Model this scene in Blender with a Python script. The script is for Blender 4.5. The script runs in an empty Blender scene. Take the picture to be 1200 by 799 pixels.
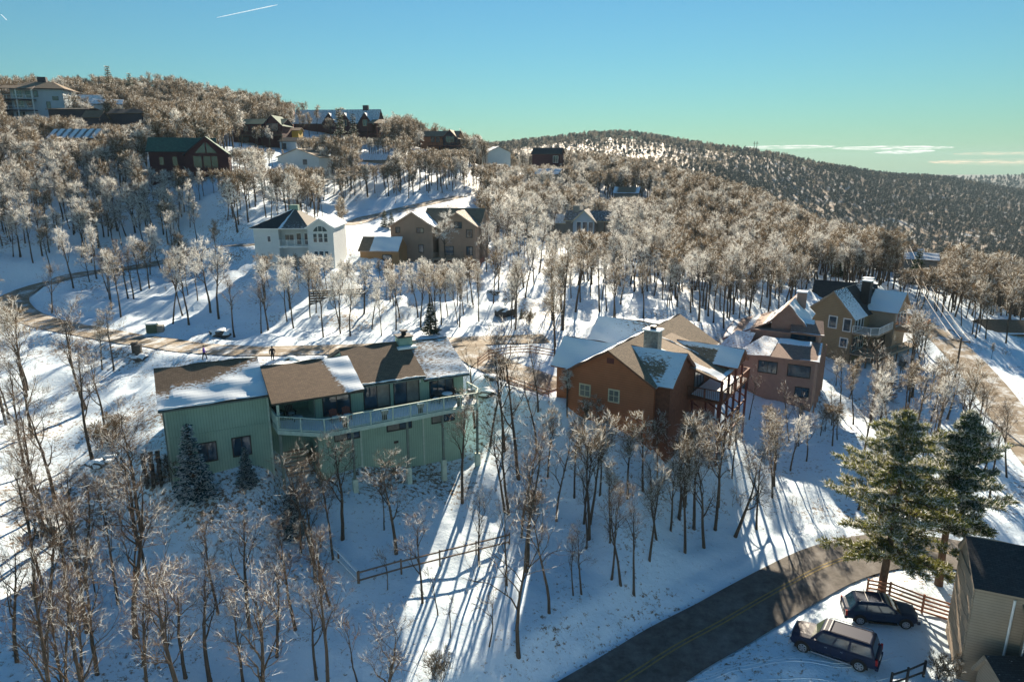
import bpy, bmesh, math, random
import numpy as np
from mathutils import Vector
C = bpy.context.scene.collection
SC = bpy.context.scene
rad = math.radians

# ------------------------------------------------------------------ camera
FPX = 800.0                       # focal length in pixels of a 1200 wide frame
PITCH = math.atan((399.5 - 195.0) / FPX)
SP, CP = math.sin(PITCH), math.cos(PITCH)
cam = bpy.data.cameras.new('camera'); cam_o = bpy.data.objects.new('camera', cam); C.objects.link(cam_o)
cam.sensor_width = 36.0; cam.lens = 36.0 * FPX / 1200.0
cam.clip_start = 0.5; cam.clip_end = 30000
cam_o.location = (0, 0, 0); cam_o.rotation_euler = (math.pi / 2 - PITCH, 0, 0)
SC.camera = cam_o

# ------------------------------------------------------------------ light
SUN_EL, SUN_AZ = rad(24.0), rad(9.0)       # azimuth to the right of the view direction
sun_dir = Vector((math.sin(SUN_AZ) * math.cos(SUN_EL), math.cos(SUN_AZ) * math.cos(SUN_EL), math.sin(SUN_EL)))
world = bpy.data.worlds.new("World"); SC.world = world; world.use_nodes = True
wn = world.node_tree; wn.nodes.clear()
sky = wn.nodes.new('ShaderNodeTexSky'); sky.sky_type = 'NISHITA'; sky.sun_disc = False
sky.sun_elevation = SUN_EL; sky.sun_rotation = SUN_AZ
sky.altitude = 0; sky.air_density = 1.5; sky.dust_density = 0.0; sky.ozone_density = 3.0
tint = wn.nodes.new('ShaderNodeMix'); tint.data_type = 'RGBA'; tint.blend_type = 'MULTIPLY'
tint.inputs[0].default_value = 1.0; tint.inputs[7].default_value = (0.37, 0.71, 0.90, 1)
hs = wn.nodes.new('ShaderNodeHueSaturation'); hs.inputs['Saturation'].default_value = 1.0
bg = wn.nodes.new('ShaderNodeBackground'); bg.inputs[1].default_value = 0.035
wo = wn.nodes.new('ShaderNodeOutputWorld')
wn.links.new(sky.outputs[0], hs.inputs['Color']); wn.links.new(hs.outputs[0], tint.inputs[6]); wn.links.new(tint.outputs[2], bg.inputs[0]); wn.links.new(bg.outputs[0], wo.inputs[0])
sl = bpy.data.lights.new('sun', 'SUN'); sl.energy = 5.0; sl.angle = rad(0.5); sl.color = (1.0, 0.84, 0.64)
so = bpy.data.objects.new('sun', sl); C.objects.link(so)
so.rotation_euler = (-sun_dir).to_track_quat('-Z', 'Y').to_euler()
SC.view_settings.view_transform = 'Standard'; SC.view_settings.look = 'None'
SC.view_settings.exposure = 1.5; SC.view_settings.gamma = 1.0
SC.cycles.max_bounces = 6; SC.cycles.diffuse_bounces = 3; SC.cycles.glossy_bounces = 2
SC.cycles.transmission_bounces = 3; SC.cycles.transparent_max_bounces = 8

# ------------------------------------------------------------------ where photographed points lie in the place
def ray(px, py):
    x = (px - 600) / FPX; y = -(py - 399.5) / FPX
    return np.array([x, CP + y * SP, -SP + y * CP])
def P(px, py, d): return ray(px, py) * d
def onz(px, py, z):
    r = ray(px, py); return r * (z / r[2])
def proj(X, Y, Z):
    d = Y * CP - Z * SP
    return 600 + FPX * X / d, 399.5 - FPX * (Y * SP + Z * CP) / d, d

# ------------------------------------------------------------------ object helpers
def put(name, me, parent=None, mats=None):
    o = bpy.data.objects.new(name, me); C.objects.link(o)
    if parent is not None: o.parent = parent
    if mats is not None:
        for m in (mats if isinstance(mats, (list, tuple)) else [mats]): me.materials.append(m)
    return o
def tag(o, label=None, cat=None, group=None, kind=None):
    if label: o['label'] = label
    if cat: o['category'] = cat
    if group: o['group'] = group
    if kind: o['kind'] = kind
    return o
def thing(name, label, cat, loc, yaw=0, group=None):
    o = bpy.data.objects.new(name, None); C.objects.link(o)
    o.empty_display_size = 0.5
    o.location = loc; o.rotation_euler = (0, 0, rad(yaw))
    return tag(o, label, cat, group)
def copy_tree(o, parent=None):
    c = o.copy(); C.objects.link(c); c.parent = parent
    for ch in list(o.children): copy_tree(ch, c)
    return c

class MB:
    """collects vertices and faces for one mesh"""
    def __init__(s): s.v = []; s.f = []; s.m = []; s.n = 0
    def add(s, vs, fs, m=0):
        s.v.extend([tuple(map(float, q)) for q in vs]); s.f.extend([tuple(i + s.n for i in f) for f in fs])
        s.m.extend([m] * len(fs)); s.n += len(vs)
    def box(s, x0, x1, y0, y1, z0, z1, m=0):
        s.add([(x0,y0,z0),(x1,y0,z0),(x1,y1,z0),(x0,y1,z0),(x0,y0,z1),(x1,y0,z1),(x1,y1,z1),(x0,y1,z1)],
              [(0,3,2,1),(4,5,6,7),(0,1,5,4),(1,2,6,5),(2,3,7,6),(3,0,4,7)], m)
    def bar(s, a, b, w, h=None, m=0, up=(0, 0, 1)):
        h = h or w; a = np.array(a, float); b = np.array(b, float); d = b - a; L = np.linalg.norm(d)
        if L < 1e-6: return
        d /= L; u = np.array(up, float)
        if abs(d @ u) > .98: u = np.array([1., 0, 0])
        r = np.cross(d, u); r /= np.linalg.norm(r); u = np.cross(r, d)
        q = [a - r*w/2 - u*h/2, a + r*w/2 - u*h/2, a + r*w/2 + u*h/2, a - r*w/2 + u*h/2]
        s.add(q + [p + d*L for p in q], [(0,3,2,1),(4,5,6,7),(0,1,5,4),(1,2,6,5),(2,3,7,6),(3,0,4,7)], m)
    def tube(s, pts, rs, n=5, m=0, cap=True):
        pts = [np.array(p, float) for p in pts]; k = len(pts); vs = []; prev = None
        for i, p in enumerate(pts):
            d = pts[min(i+1, k-1)] - pts[max(i-1, 0)]; d /= (np.linalg.norm(d) + 1e-9)
            if prev is None:
                a = np.array([0, 0, 1.]) if abs(d[2]) < .9 else np.array([1., 0, 0])
                r = np.cross(d, a)
            else: r = prev - d * (prev @ d)
            r /= (np.linalg.norm(r) + 1e-9); prev = r; q = np.cross(d, r)
            for j in range(n):
                t = 2*math.pi*j/n; vs.append(p + (r*math.cos(t) + q*math.sin(t))*rs[i])
        fs = [(i*n+j, i*n+(j+1) % n, (i+1)*n+(j+1) % n, (i+1)*n+j) for i in range(k-1) for j in range(n)]
        if cap: fs += [tuple(reversed(range(n))), tuple(range((k-1)*n, k*n))]
        s.add(vs, fs, m)
    def prism(s, poly, z0, z1, m=0):
        n = len(poly)
        s.add([(x, y, z0) for x, y in poly] + [(x, y, z1) for x, y in poly],
              [tuple(reversed(range(n))), tuple(range(n, 2*n))] + [(i, (i+1) % n, n+(i+1) % n, n+i) for i in range(n)], m)
    def mesh(s, name, smooth=False):
        me = bpy.data.meshes.new(name); me.from_pydata(s.v, [], s.f)
        me.polygons.foreach_set('material_index', s.m)
        if smooth: me.polygons.foreach_set('use_smooth', [True]*len(s.f))
        me.update(); return me
    def put(s, name, mats, parent=None, smooth=False, kind=None):
        o = put(name, s.mesh(name, smooth), parent, mats)
        if kind: o['kind'] = kind
        return o

# ------------------------------------------------------------------ materials
def mat(name, col, rough=0.8, var=0.25, scale=1.5, bump=0.0, bscale=20, metal=0.0, spec=0.3, coord='Object', stretch=None):
    m = bpy.data.materials.new(name); m.use_nodes = True; nt = m.node_tree; b = nt.nodes['Principled BSDF']
    b.inputs['Roughness'].default_value = rough; b.inputs['Metallic'].default_value = metal
    b.inputs['Specular IOR Level'].default_value = spec
    tc = nt.nodes.new('ShaderNodeTexCoord'); src = tc.outputs[coord]
    if stretch:
        mp = nt.nodes.new('ShaderNodeMapping'); mp.inputs['Scale'].default_value = stretch
        nt.links.new(src, mp.inputs[0]); src = mp.outputs[0]
    nz = nt.nodes.new('ShaderNodeTexNoise'); nz.inputs['Scale'].default_value = scale; nz.inputs['Detail'].default_value = 5
    nz.inputs['Roughness'].default_value = .65
    nt.links.new(src, nz.inputs['Vector'])
    cr = nt.nodes.new('ShaderNodeValToRGB'); cr.color_ramp.elements[0].position = .3; cr.color_ramp.elements[1].position = .7
    c = np.array(col[:3])
    cr.color_ramp.elements[0].color = tuple(c*(1-var)) + (1,); cr.color_ramp.elements[1].color = tuple(np.minimum(c*(1+var), .95)) + (1,)
    nt.links.new(nz.outputs[0], cr.inputs[0]); nt.links.new(cr.outputs[0], b.inputs['Base Color'])
    if bump:
        n2 = nt.nodes.new('ShaderNodeTexNoise'); n2.inputs['Scale'].default_value = bscale; n2.inputs['Detail'].default_value = 4
        nt.links.new(src, n2.inputs['Vector'])
        bp = nt.nodes.new('ShaderNodeBump'); bp.inputs['Strength'].default_value = bump; bp.inputs['Distance'].default_value = .05
        nt.links.new(n2.outputs[0], bp.inputs['Height']); nt.links.new(bp.outputs[0], b.inputs['Normal'])
    m['ramp'] = cr.name
    return m
def siding(name, col, pitch, vertical=False, var=.12, depth=.02):
    """painted boards: base colour with weathering, grooves as fine relief"""
    m = mat(name, col, .75, var, .6); nt = m.node_tree; b = nt.nodes['Principled BSDF']
    tc = nt.nodes.new('ShaderNodeTexCoord'); sx = nt.nodes.new('ShaderNodeSeparateXYZ'); nt.links.new(tc.outputs['Object'], sx.inputs[0])
    if vertical:
        a = nt.nodes.new('ShaderNodeMath'); a.operation = 'ADD'; nt.links.new(sx.outputs[0], a.inputs[0]); nt.links.new(sx.outputs[1], a.inputs[1]); s = a.outputs[0]
    else: s = sx.outputs[2]
    d = nt.nodes.new('ShaderNodeMath'); d.operation = 'DIVIDE'; d.inputs[1].default_value = pitch; nt.links.new(s, d.inputs[0])
    fr = nt.nodes.new('ShaderNodeMath'); fr.operation = 'FRACT'; nt.links.new(d.outputs[0], fr.inputs[0])
    lt = nt.nodes.new('ShaderNodeMath'); lt.operation = 'GREATER_THAN'; lt.inputs[1].default_value = .14; nt.links.new(fr.outputs[0], lt.inputs[0])
    bp = nt.nodes.new('ShaderNodeBump'); bp.inputs['Strength'].default_value = .8; bp.inputs['Distance'].default_value = depth
    nt.links.new(lt.outputs[0], bp.inputs['Height']); nt.links.new(bp.outputs[0], b.inputs['Normal'])
    # grooves coloured darker than the boards
    mx = nt.nodes.new('ShaderNodeMix'); mx.data_type = 'RGBA'; mx.blend_type = 'MULTIPLY'
    mx.inputs[7].default_value = (.55, .55, .55, 1)
    iv = nt.nodes.new('ShaderNodeMath'); iv.operation = 'SUBTRACT'; iv.inputs[0].default_value = 1; nt.links.new(lt.outputs[0], iv.inputs[1])
    fm = nt.nodes.new('ShaderNodeMath'); fm.operation = 'MULTIPLY'; fm.inputs[1].default_value = .7; nt.links.new(iv.outputs[0], fm.inputs[0])
    nt.links.new(fm.outputs[0], mx.inputs[0]); nt.links.new(nt.nodes[m['ramp']].outputs[0], mx.inputs[6])
    nt.links.new(mx.outputs[2], b.inputs['Base Color'])
    return m
def roof_mat(name, col, row=.14, seam=None):
    """shingles with lying snow where the mesh attribute 'snow' says so"""
    m = mat(name, col, .85, .28, 9, bump=.3, bscale=30); nt = m.node_tree; b = nt.nodes['Principled BSDF']
    at = nt.nodes.new('ShaderNodeAttribute'); at.attribute_name = 'snow'
    tc = nt.nodes.new('ShaderNodeTexCoord')
    uv = nt.nodes.new('ShaderNodeAttribute'); uv.attribute_name = 'ruv'
    br = nt.nodes.new('ShaderNodeTexBrick'); br.inputs['Scale'].default_value = 1; br.inputs['Brick Width'].default_value = .33; br.inputs['Row Height'].default_value = row
    br.inputs['Mortar Size'].default_value = .012; br.inputs['Color1'].default_value = (.75, .75, .75, 1); br.inputs['Color2'].default_value = (1.15, 1.15, 1.15, 1)
    br.inputs['Mortar'].default_value = (.4, .4, .4, 1)
    nt.links.new(uv.outputs['Vector'], br.inputs['Vector'])
    mu = nt.nodes.new('ShaderNodeMix'); mu.data_type = 'RGBA'; mu.blend_type = 'MULTIPLY'; mu.inputs[0].default_value = .8
    nt.links.new(nt.nodes[m['ramp']].outputs[0], mu.inputs[6]); nt.links.new(br.outputs['Color'], mu.inputs[7])
    mp = nt.nodes.new('ShaderNodeMapping'); mp.inputs['Scale'].default_value = (2.2, 5.5, 1); nt.links.new(uv.outputs['Vector'], mp.inputs[0])
    nz = nt.nodes.new('ShaderNodeTexNoise'); nz.inputs['Scale'].default_value = 1.0; nz.inputs['Detail'].default_value = 6; nz.inputs['Roughness'].default_value = .75
    nt.links.new(mp.outputs[0], nz.inputs['Vector'])
    s1 = nt.nodes.new('ShaderNodeMath'); s1.operation = 'MULTIPLY_ADD'; s1.inputs[1].default_value = 1.9; s1.inputs[2].default_value = -.95
    nt.links.new(nz.outputs[0], s1.inputs[0])
    s2 = nt.nodes.new('ShaderNodeMath'); s2.operation = 'ADD'; nt.links.new(s1.outputs[0], s2.inputs[0]); nt.links.new(at.outputs['Fac'], s2.inputs[1])
    mr = nt.nodes.new('ShaderNodeMapRange'); mr.inputs[1].default_value = .44; mr.inputs[2].default_value = .56; nt.links.new(s2.outputs[0], mr.inputs[0])
    mx = nt.nodes.new('ShaderNodeMix'); mx.data_type = 'RGBA'; nt.links.new(mr.outputs[0], mx.inputs[0])
    nt.links.new(mu.outputs[2], mx.inputs[6]); mx.inputs[7].default_value = (.78, .87, .93, 1)
    nt.links.new(mx.outputs[2], b.inputs['Base Color'])
    return m
def glass(name, col=(.02, .05, .08), rough=.06):
    m = mat(name, col, rough, .5, .7, spec=.9); return m
def twig_mat(name, col, var=.25, trans=.35):
    """thin twigs and needles: some light passes through them; each tree differs a little"""
    m = bpy.data.materials.new(name); m.use_nodes = True; nt = m.node_tree; nt.nodes.remove(nt.nodes['Principled BSDF'])
    out = nt.nodes['Material Output']
    oi = nt.nodes.new('ShaderNodeObjectInfo'); geo = nt.nodes.new('ShaderNodeNewGeometry')
    nz = nt.nodes.new('ShaderNodeTexNoise'); nz.inputs['Scale'].default_value = .9; nz.inputs['Detail'].default_value = 3
    nt.links.new(geo.outputs['Position'], nz.inputs['Vector'])
    ad = nt.nodes.new('ShaderNodeMath'); ad.operation = 'ADD'; nt.links.new(oi.outputs['Random'], ad.inputs[0]); nt.links.new(nz.outputs[0], ad.inputs[1])
    mr = nt.nodes.new('ShaderNodeMapRange'); mr.inputs[1].default_value = .4; mr.inputs[2].default_value = 1.6; nt.links.new(ad.outputs[0], mr.inputs[0])
    cr = nt.nodes.new('ShaderNodeValToRGB'); c = np.array(col)
    cr.color_ramp.elements[0].color = tuple(c*(1-var)) + (1,); cr.color_ramp.elements[1].color = tuple(np.minimum(c*(1+var), .92)) + (1,)
    nt.links.new(mr.outputs[0], cr.inputs[0])
    df = nt.nodes.new('ShaderNodeBsdfDiffuse'); tr = nt.nodes.new('ShaderNodeBsdfTranslucent'); mx = nt.nodes.new('ShaderNodeMixShader'); mx.inputs[0].default_value = trans
    for q in (df, tr): nt.links.new(cr.outputs[0], q.inputs[0])
    nt.links.new(df.outputs[0], mx.inputs[1]); nt.links.new(tr.outputs[0], mx.inputs[2]); nt.links.new(mx.outputs[0], out.inputs[0])
    return m

M = {}
M['bark'] = mat('bark', (.075, .058, .045), .95, .4, 3, bump=.5, bscale=8, coord='Object', stretch=(4, 4, 1))
M['bark_pine'] = mat('pine_bark', (.10, .065, .045), .95, .35, 4, bump=.6, bscale=10)
M['twig'] = twig_mat('twig', (.13, .095, .07), .35, .3)
M['twig_warm'] = twig_mat('warm_twig', (.175, .135, .09), .3, .35)
M['frost'] = twig_mat('frosted_twig', (.78, .79, .76), .15, .34)
M['twig_far'] = twig_mat('far_twig', (.10, .11, .11), .35, .08)  # the far hill's blue shade is put into this twig colour
M['needle'] = twig_mat('needle', (.05, .085, .035), .35, .25)
M['needle_gold'] = twig_mat('yellow_green_needle', (.24, .25, .08), .3, .35)  # paler yellow-green needles, mixed at random through the pine crowns
M['needle_blue'] = twig_mat('spruce_needle', (.05, .10, .11), .25, .2)
M['snow'] = mat('snow', (.78, .86, .91), .7, .05, 2, bump=.2, bscale=6)
M['green_siding'] = siding('green_board_siding', (.28, .42, .34), .2, True)
M['green_trim'] = mat('pale_green_trim', (.42, .53, .46), .6, .15, 3)
M['grey_green'] = mat('grey_green_post', (.14, .18, .16), .8, .2, 3)
M['brown_roof'] = roof_mat('brown_shingle', (.215, .15, .10))
M['tan_roof'] = roof_mat('tan_shingle', (.27, .205, .14))
M['dark_roof'] = roof_mat('dark_shingle', (.045, .05, .055))
M['grey_roof'] = roof_mat('grey_shingle', (.13, .125, .115))
M['green_roof'] = roof_mat('green_metal_roof', (.05, .13, .10), row=.4)
M['pink_roof'] = roof_mat('faded_shingle', (.30, .20, .16))
M['wood_wall'] = siding('brown_lap_siding', (.40, .145, .07), .22)
M['wood_dark'] = mat('dark_stained_wood', (.16, .06, .035), .8, .3, 3)
M['taupe'] = mat('taupe_stucco', (.30, .20, .165), .85, .1, 2, bump=.2, bscale=20)
M['yellow_wall'] = siding('ochre_shake_siding', (.34, .25, .15), .25)
M['tan_wall'] = siding('tan_lap_siding', (.34, .235, .175), .2)
M['sun_warmed_wall'] = siding('sun_tinted_tan_siding', (.42, .235, .11), .2)  # side wing of the tan house, warm sunlight put into its siding colour
M['brick_wall'] = mat('brick_red_base', (.23, .10, .07), .9, .25, 6, bump=.4)
M['white_wall'] = siding('white_lap_siding', (.62, .66, .66), .2, var=.05)
M['white_trim'] = mat('white_trim', (.75, .77, .76), .6, .06, 2)
M['maroon_wall'] = siding('dark_maroon_siding', (.075, .022, .03), .25)
M['maroon_trim'] = mat('maroon_trim', (.13, .04, .035), .7, .2, 3)
M['blue_wall'] = siding('pale_blue_siding', (.42, .52, .60), .3, var=.06)  # pale blue; on the white hilltop house this blue stands for shade
M['navy_wall'] = mat('dark_navy_finish', (.035, .035, .055), .8, .2, 2)  # one even dark navy for walls, trims and chimneys
M['cream_wall'] = siding('cream_siding', (.62, .55, .38), .25)
M['grey_wall'] = siding('grey_siding', (.26, .25, .22), .25)
M['beige_wall'] = siding('beige_board_siding', (.36, .29, .22), .18)
M['yellow_deck'] = mat('raw_yellow_wood', (.5, .32, .06), .8, .2, 3)
M['fresh_wood'] = mat('fresh_deck_wood', (.5, .27, .14), .8, .2, 3)
M['rail_brown'] = mat('red_brown_rail', (.27, .12, .07), .8, .25, 4)
M['old_wood'] = mat('weathered_wood', (.13, .095, .07), .9, .3, 4)
M['dark_metal'] = mat('dark_metal', (.03, .03, .032), .5, .2, 3, metal=.3)
M['chim_green'] = mat('green_chimney_boards', (.24, .36, .30), .8, .12, 2)
M['chim_stone'] = mat('grey_stone', (.16, .18, .18), .9, .45, 5, bump=.7, bscale=8)
M['glass'] = glass('window_glass')
M['glass_pale'] = glass('pale_window_glass', (.16, .16, .14), .2)  # paler and rougher pane than the dark window glass
M['frame_dark'] = mat('dark_window_frame', (.03, .03, .03), .5, .2, 3)
M['asphalt'] = mat('asphalt', (.10, .092, .082), .85, .25, 2.5, bump=.3, bscale=40)
M['gravel'] = mat('salted_gravel_road', (.27, .225, .165), .9, .25, .5, bump=.3, bscale=30)
def winter_road(m, amount, scale=.35, snowcol=(.75, .85, .92, 1), soft=.10):
    """packed snow and salt lying in patches on a road"""
    nt = m.node_tree; b = nt.nodes['Principled BSDF']; tc = nt.nodes.new('ShaderNodeTexCoord')
    n1 = nt.nodes.new('ShaderNodeTexNoise'); n1.inputs['Scale'].default_value = scale; n1.inputs['Detail'].default_value = 8; n1.inputs['Roughness'].default_value = .72; nt.links.new(tc.outputs['Object'], n1.inputs['Vector'])
    mr = nt.nodes.new('ShaderNodeMapRange'); mr.inputs[1].default_value = 1-amount-soft; mr.inputs[2].default_value = 1-amount+soft; nt.links.new(n1.outputs[0], mr.inputs[0])
    mx = nt.nodes.new('ShaderNodeMix'); mx.data_type = 'RGBA'; nt.links.new(mr.outputs[0], mx.inputs[0]); nt.links.new(nt.nodes[m['ramp']].outputs[0], mx.inputs[6]); mx.inputs[7].default_value = snowcol
    nt.links.new(mx.outputs[2], b.inputs['Base Color'])
winter_road(M['gravel'], .405, .5); winter_road(M['asphalt'], .42, .8, (.22, .21, .20, 1), .16)
M['yellow_line'] = mat('yellow_road_paint', (.26, .20, .08), .8, .25, 4)
M['purple'] = mat('purple_jacket', (.09, .03, .30), .8, .15, 8)
M['black_cloth'] = mat('black_cloth', (.02, .02, .025), .9, .2, 8)
M['skin'] = mat('skin', (.45, .27, .2), .6, .05, 8)
M['rock'] = mat('dark_rock', (.08, .075, .07), .95, .4, 4, bump=.8, bscale=5)
M['blue_fabric'] = mat('pale_blue_cushion', (.30, .42, .48), .9, .1, 5)
M['chair_red'] = mat('red_brown_chair_wood', (.20, .07, .05), .7, .2, 6)
M['planter'] = mat('grey_planter', (.18, .20, .20), .8, .2, 5)
M['util_green'] = mat('green_utility_paint', (.06, .10, .07), .6, .1, 4)
M['line'] = mat('pale_wire', (.20, .17, .13), .6, .05, 1)

# ------------------------------------------------------------------ terrain: heights read off the photograph, smoothly joined
G_FR = (-12.6, 53.46, 27.5)            # green house frame: x, y, yaw
W_FR = (8.94, 59.86, -33.2)            # wooden house frame
def fr(F, x, y):
    a = rad(F[2]); return (F[0] + x*math.cos(a) - y*math.sin(a), F[1] + x*math.sin(a) + y*math.cos(a))
CPTS = []
for px, py, d in [
 (0,799,37),(150,799,38.5),(300,799,40),(500,799,41),(640,799,41.7),(750,780,44),(860,799,42),(980,775,43),(1100,799,41),(1030,725,46),
 (1180,640,54.7),(1100,640,55.5),(960,650,55),(900,690,51),(800,750,46.3),(420,682,48),(335,590,56),(600,625,55),(0,600,52),(0,700,43.5),(0,500,65),(100,480,70),
 (100,560,57),(150,450,75),(100,430,80),(0,430,80),(60,350,105),(10,370,100),(110,395,88),(20,345,108),(150,325,118),(220,305,128),
 (150,370,98),(250,370,98),(200,340,108),(350,390,88),(350,330,108),(450,390,88),(450,340,105),(490,312,120),(558,315,122),(620,330,118),
 (560,370,97),(620,400,85),(600,430,76),(570,480,67),(600,520,63),(640,560,60),(700,600,57),(640,680,50),(560,720,46.5),(300,700,46),
 (150,700,45),(200,620,50),(800,640,55),(800,580,60),(850,500,73),(900,560,66),(900,600,60.5),(1000,560,66),(1000,600,61),(945,488,78),
 (872,462,82),(985,430,100),(1060,375,115),(1080,385,112),(1150,450,92),(1190,490,82),(1200,560,68),(1080,480,85),(1020,520,73),
 (1100,560,67),(1180,400,110),(1200,380,125),(700,370,98),(760,340,115),(850,340,125),(850,390,95),(900,370,110),(950,340,135),
 (1020,330,150),(1060,320,190),(1120,352,190),(1200,386,180),(700,300,150),(800,300,165),(650,280,175),(560,270,170),(600,240,220),
 (700,230,250),(800,240,250),(900,265,250),(1000,312,225),(850,270,200),(1000,330,175),(560,195,290),(640,205,300),(720,215,300),
 (780,225,290),(500,175,270),(450,190,230),(450,230,190),(400,245,180),(350,235,170),(300,240,140),(250,250,135),(230,204,150),
 (100,240,140),(0,250,130),(0,300,112),(100,300,120),(0,190,170),(100,180,185),(100,150,225),(30,143,215),(200,150,240),(300,175,205),
 (345,197,190),(400,175,240),(400,155,275),(340,150,290),(250,130,300),(120,120,290),(200,122,310),(0,130,260),
 (240,414,79),(400,412,79.8),(320,411,79.5),(480,405,81),(300,319,112),(375,319,110),
 (900,260,620),(900,225,800),(900,186,1000),(1000,204,1100),(1100,212,1300),(1100,240,950),(1100,300,600),(1000,250,750),(1200,250,950),
 (1200,229,1250),(800,200,650),(800,190,800),(800,172,1000),(720,161,1050),(640,169,1000),(560,178,950),(480,182,900),(700,200,600),(700,187,800),
 (850,215,650),(640,203,560),(1200,310,500),(1160,212,2300),(1200,206,2400),(1120,212,2400),(1050,209,2400),(1200,238,1600)]:
    CPTS.append(P(px, py, d))
for px, d, z in [(100,420,15),(400,360,2),(560,380,-18),(700,380,-30),(800,360,-35),(900,330,-42),(1000,300,-53),(1100,270,-60),(1200,250,-66),
 (900,500,-52),(1000,480,-66),(1100,450,-76),(1200,400,-75),(600,1600,-40),(900,1500,-60),(300,1500,-40),(300,800,-10),(100,800,-10),
 (0,3500,-60),(600,3500,-50),(1200,3500,-60),(-300,60,-20),(-300,150,2),(-300,300,28),(-300,1000,0),(1500,50,-31),(1500,100,-34),(1500,200,-52),(1500,600,-80),
 (1500,1500,-60),(600,20,-33),(200,22,-31),(1000,22,-33),(1300,22,-32),(-200,30,-27),(600,30,-32),(900,31,-32.3),(300,31,-30),(-900,100,-10),(2500,100,-36),
 (600,6500,-90),(0,6500,-90),(1200,6500,-90),(1200,3200,-95),(-900,3000,-40),(2400,3000,-60)]:
    x = (px-600)/FPX*d; CPTS.append(np.array([x, d, z]))
for F, x, y, z in [(G_FR,9.5,.5,-26.0),(G_FR,4,.5,-25.7),(G_FR,-1,.5,-25.0),(G_FR,-7,1,-23.4),(G_FR,-14.4,1,-23.5),(G_FR,-10,10,-20.9),(G_FR,0,10.5,-20.9),(G_FR,10,10,-22.0),(G_FR,-16,6,-22.6),
                   (G_FR,9.7,-3,-26.0),(G_FR,3.3,-3,-26.2),(G_FR,-3,-3,-25.8),
                   (W_FR,0,-.5,-23.8),(W_FR,-5,0,-22.8),(W_FR,-7,8,-21.6),(W_FR,5,-1,-25.4),(W_FR,9,5,-27.2),(W_FR,9,13,-27.2),(W_FR,0,19,-22),(W_FR,5,-8,-26.6)]:
    q = fr(F, x, y); CPTS.append(np.array([q[0], q[1], z]))
CPTS = np.array(CPTS)
KU = 3.2
def uv_(X, Y): return np.stack([np.arctan2(X, Y)*KU, np.log(np.hypot(X, Y))*1.6], -1)
_A = uv_(CPTS[:, 0], CPTS[:, 1]); _R = np.hypot(CPTS[:, 0], CPTS[:, 1])
def _K(a, b):
    r2 = ((a[:, None, :] - b[None, :, :])**2).sum(-1); return .5*r2*np.log(r2 + 1e-12)
_n = len(CPTS); _L = np.zeros((_n+3, _n+3)); _L[:_n, :_n] = _K(_A, _A) + np.eye(_n)*.004
_L[:_n, _n] = 1; _L[:_n, _n+1:] = _A; _L[_n:, :_n] = _L[:_n, _n:].T
_W = np.linalg.solve(_L, np.concatenate([CPTS[:, 2]/_R, np.zeros(3)]))
def smooth_h(X, Y):
    X = np.atleast_1d(np.asarray(X, float)); Y = np.atleast_1d(np.asarray(Y, float)); out = np.empty(len(X))
    for i in range(0, len(X), 20000):
        a = uv_(X[i:i+20000], Y[i:i+20000])
        out[i:i+20000] = (_K(a, _A) @ _W[:_n] + _W[_n] + a @ _W[_n+1:]) * np.hypot(X[i:i+20000], Y[i:i+20000])
    return out
def h1(x, y): return float(smooth_h([x], [y])[0])
def ground_at(px, py, d0=20, d1=2500):
    """where the line of sight through a photographed point meets the ground"""
    r = ray(px, py); ds = np.exp(np.linspace(math.log(d0), math.log(d1), 400))
    zz = ds*r[2] - smooth_h(ds*r[0], ds*r[1])
    k = np.where(zz < 0)[0]
    if len(k) == 0: return None
    k = k[0]
    if k == 0: return r*ds[0]
    t = zz[k-1]/(zz[k-1]-zz[k]); d = ds[k-1]*(1-t) + ds[k]*t
    return r*d

# roads: centre lines through photographed points
def road_line(pts, step=1.2, zf=None):
    q = [ground_at(*p) if zf is None else onz(p[0], p[1], zf) for p in pts]
    q = np.array([a for a in q if a is not None])[:, :2]
    # Catmull-Rom
    out = []
    for i in range(len(q)-1):
        p0, p1, p2, p3 = q[max(i-1, 0)], q[i], q[i+1], q[min(i+2, len(q)-1)]
        n = max(2, int(np.linalg.norm(p2-p1)/step))
        for k in range(n):
            t = k/n; out.append(.5*((2*p1) + (-p0+p2)*t + (2*p0-5*p1+4*p2-p3)*t*t + (-p0+3*p1-3*p2+p3)*t**3))
    out.append(q[-1]); out = np.array(out)
    z = smooth_h(out[:, 0], out[:, 1])
    for _ in range(12): z[1:-1] = (z[:-2] + z[1:-1]*2 + z[2:])/4
    return out, z
ROADS = {
 'main': (road_line([(560,900),(655,842),(733,797),(790,761),(848,727),(915,690),(965,664),(1010,649),(1060,643),(1110,648),(1170,655),(1260,668),(1400,690)]), 4.9),
 'bend': (road_line([(640,396),(560,399),(480,404),(400,410),(300,411),(238,408),(188,402),(140,395),(85,385),(40,374),(18,362),(16,349),(40,335),(62,329),(125,317),(215,302),(298,287)]), 4.4),
 'upper': (road_line([(370,266),(393,264),(430,256),(461,248),(503,238),(540,230)]), 5.5),
 'right': (road_line([(1030,362),(1055,368),(1080,380),(1105,396),(1130,420),(1155,448),(1180,482),(1215,530),(1270,590)]), 4.7),
 'drive': (road_line([(545,406),(575,425),(600,436),(628,445),(655,455)]), 5.0)}
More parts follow.
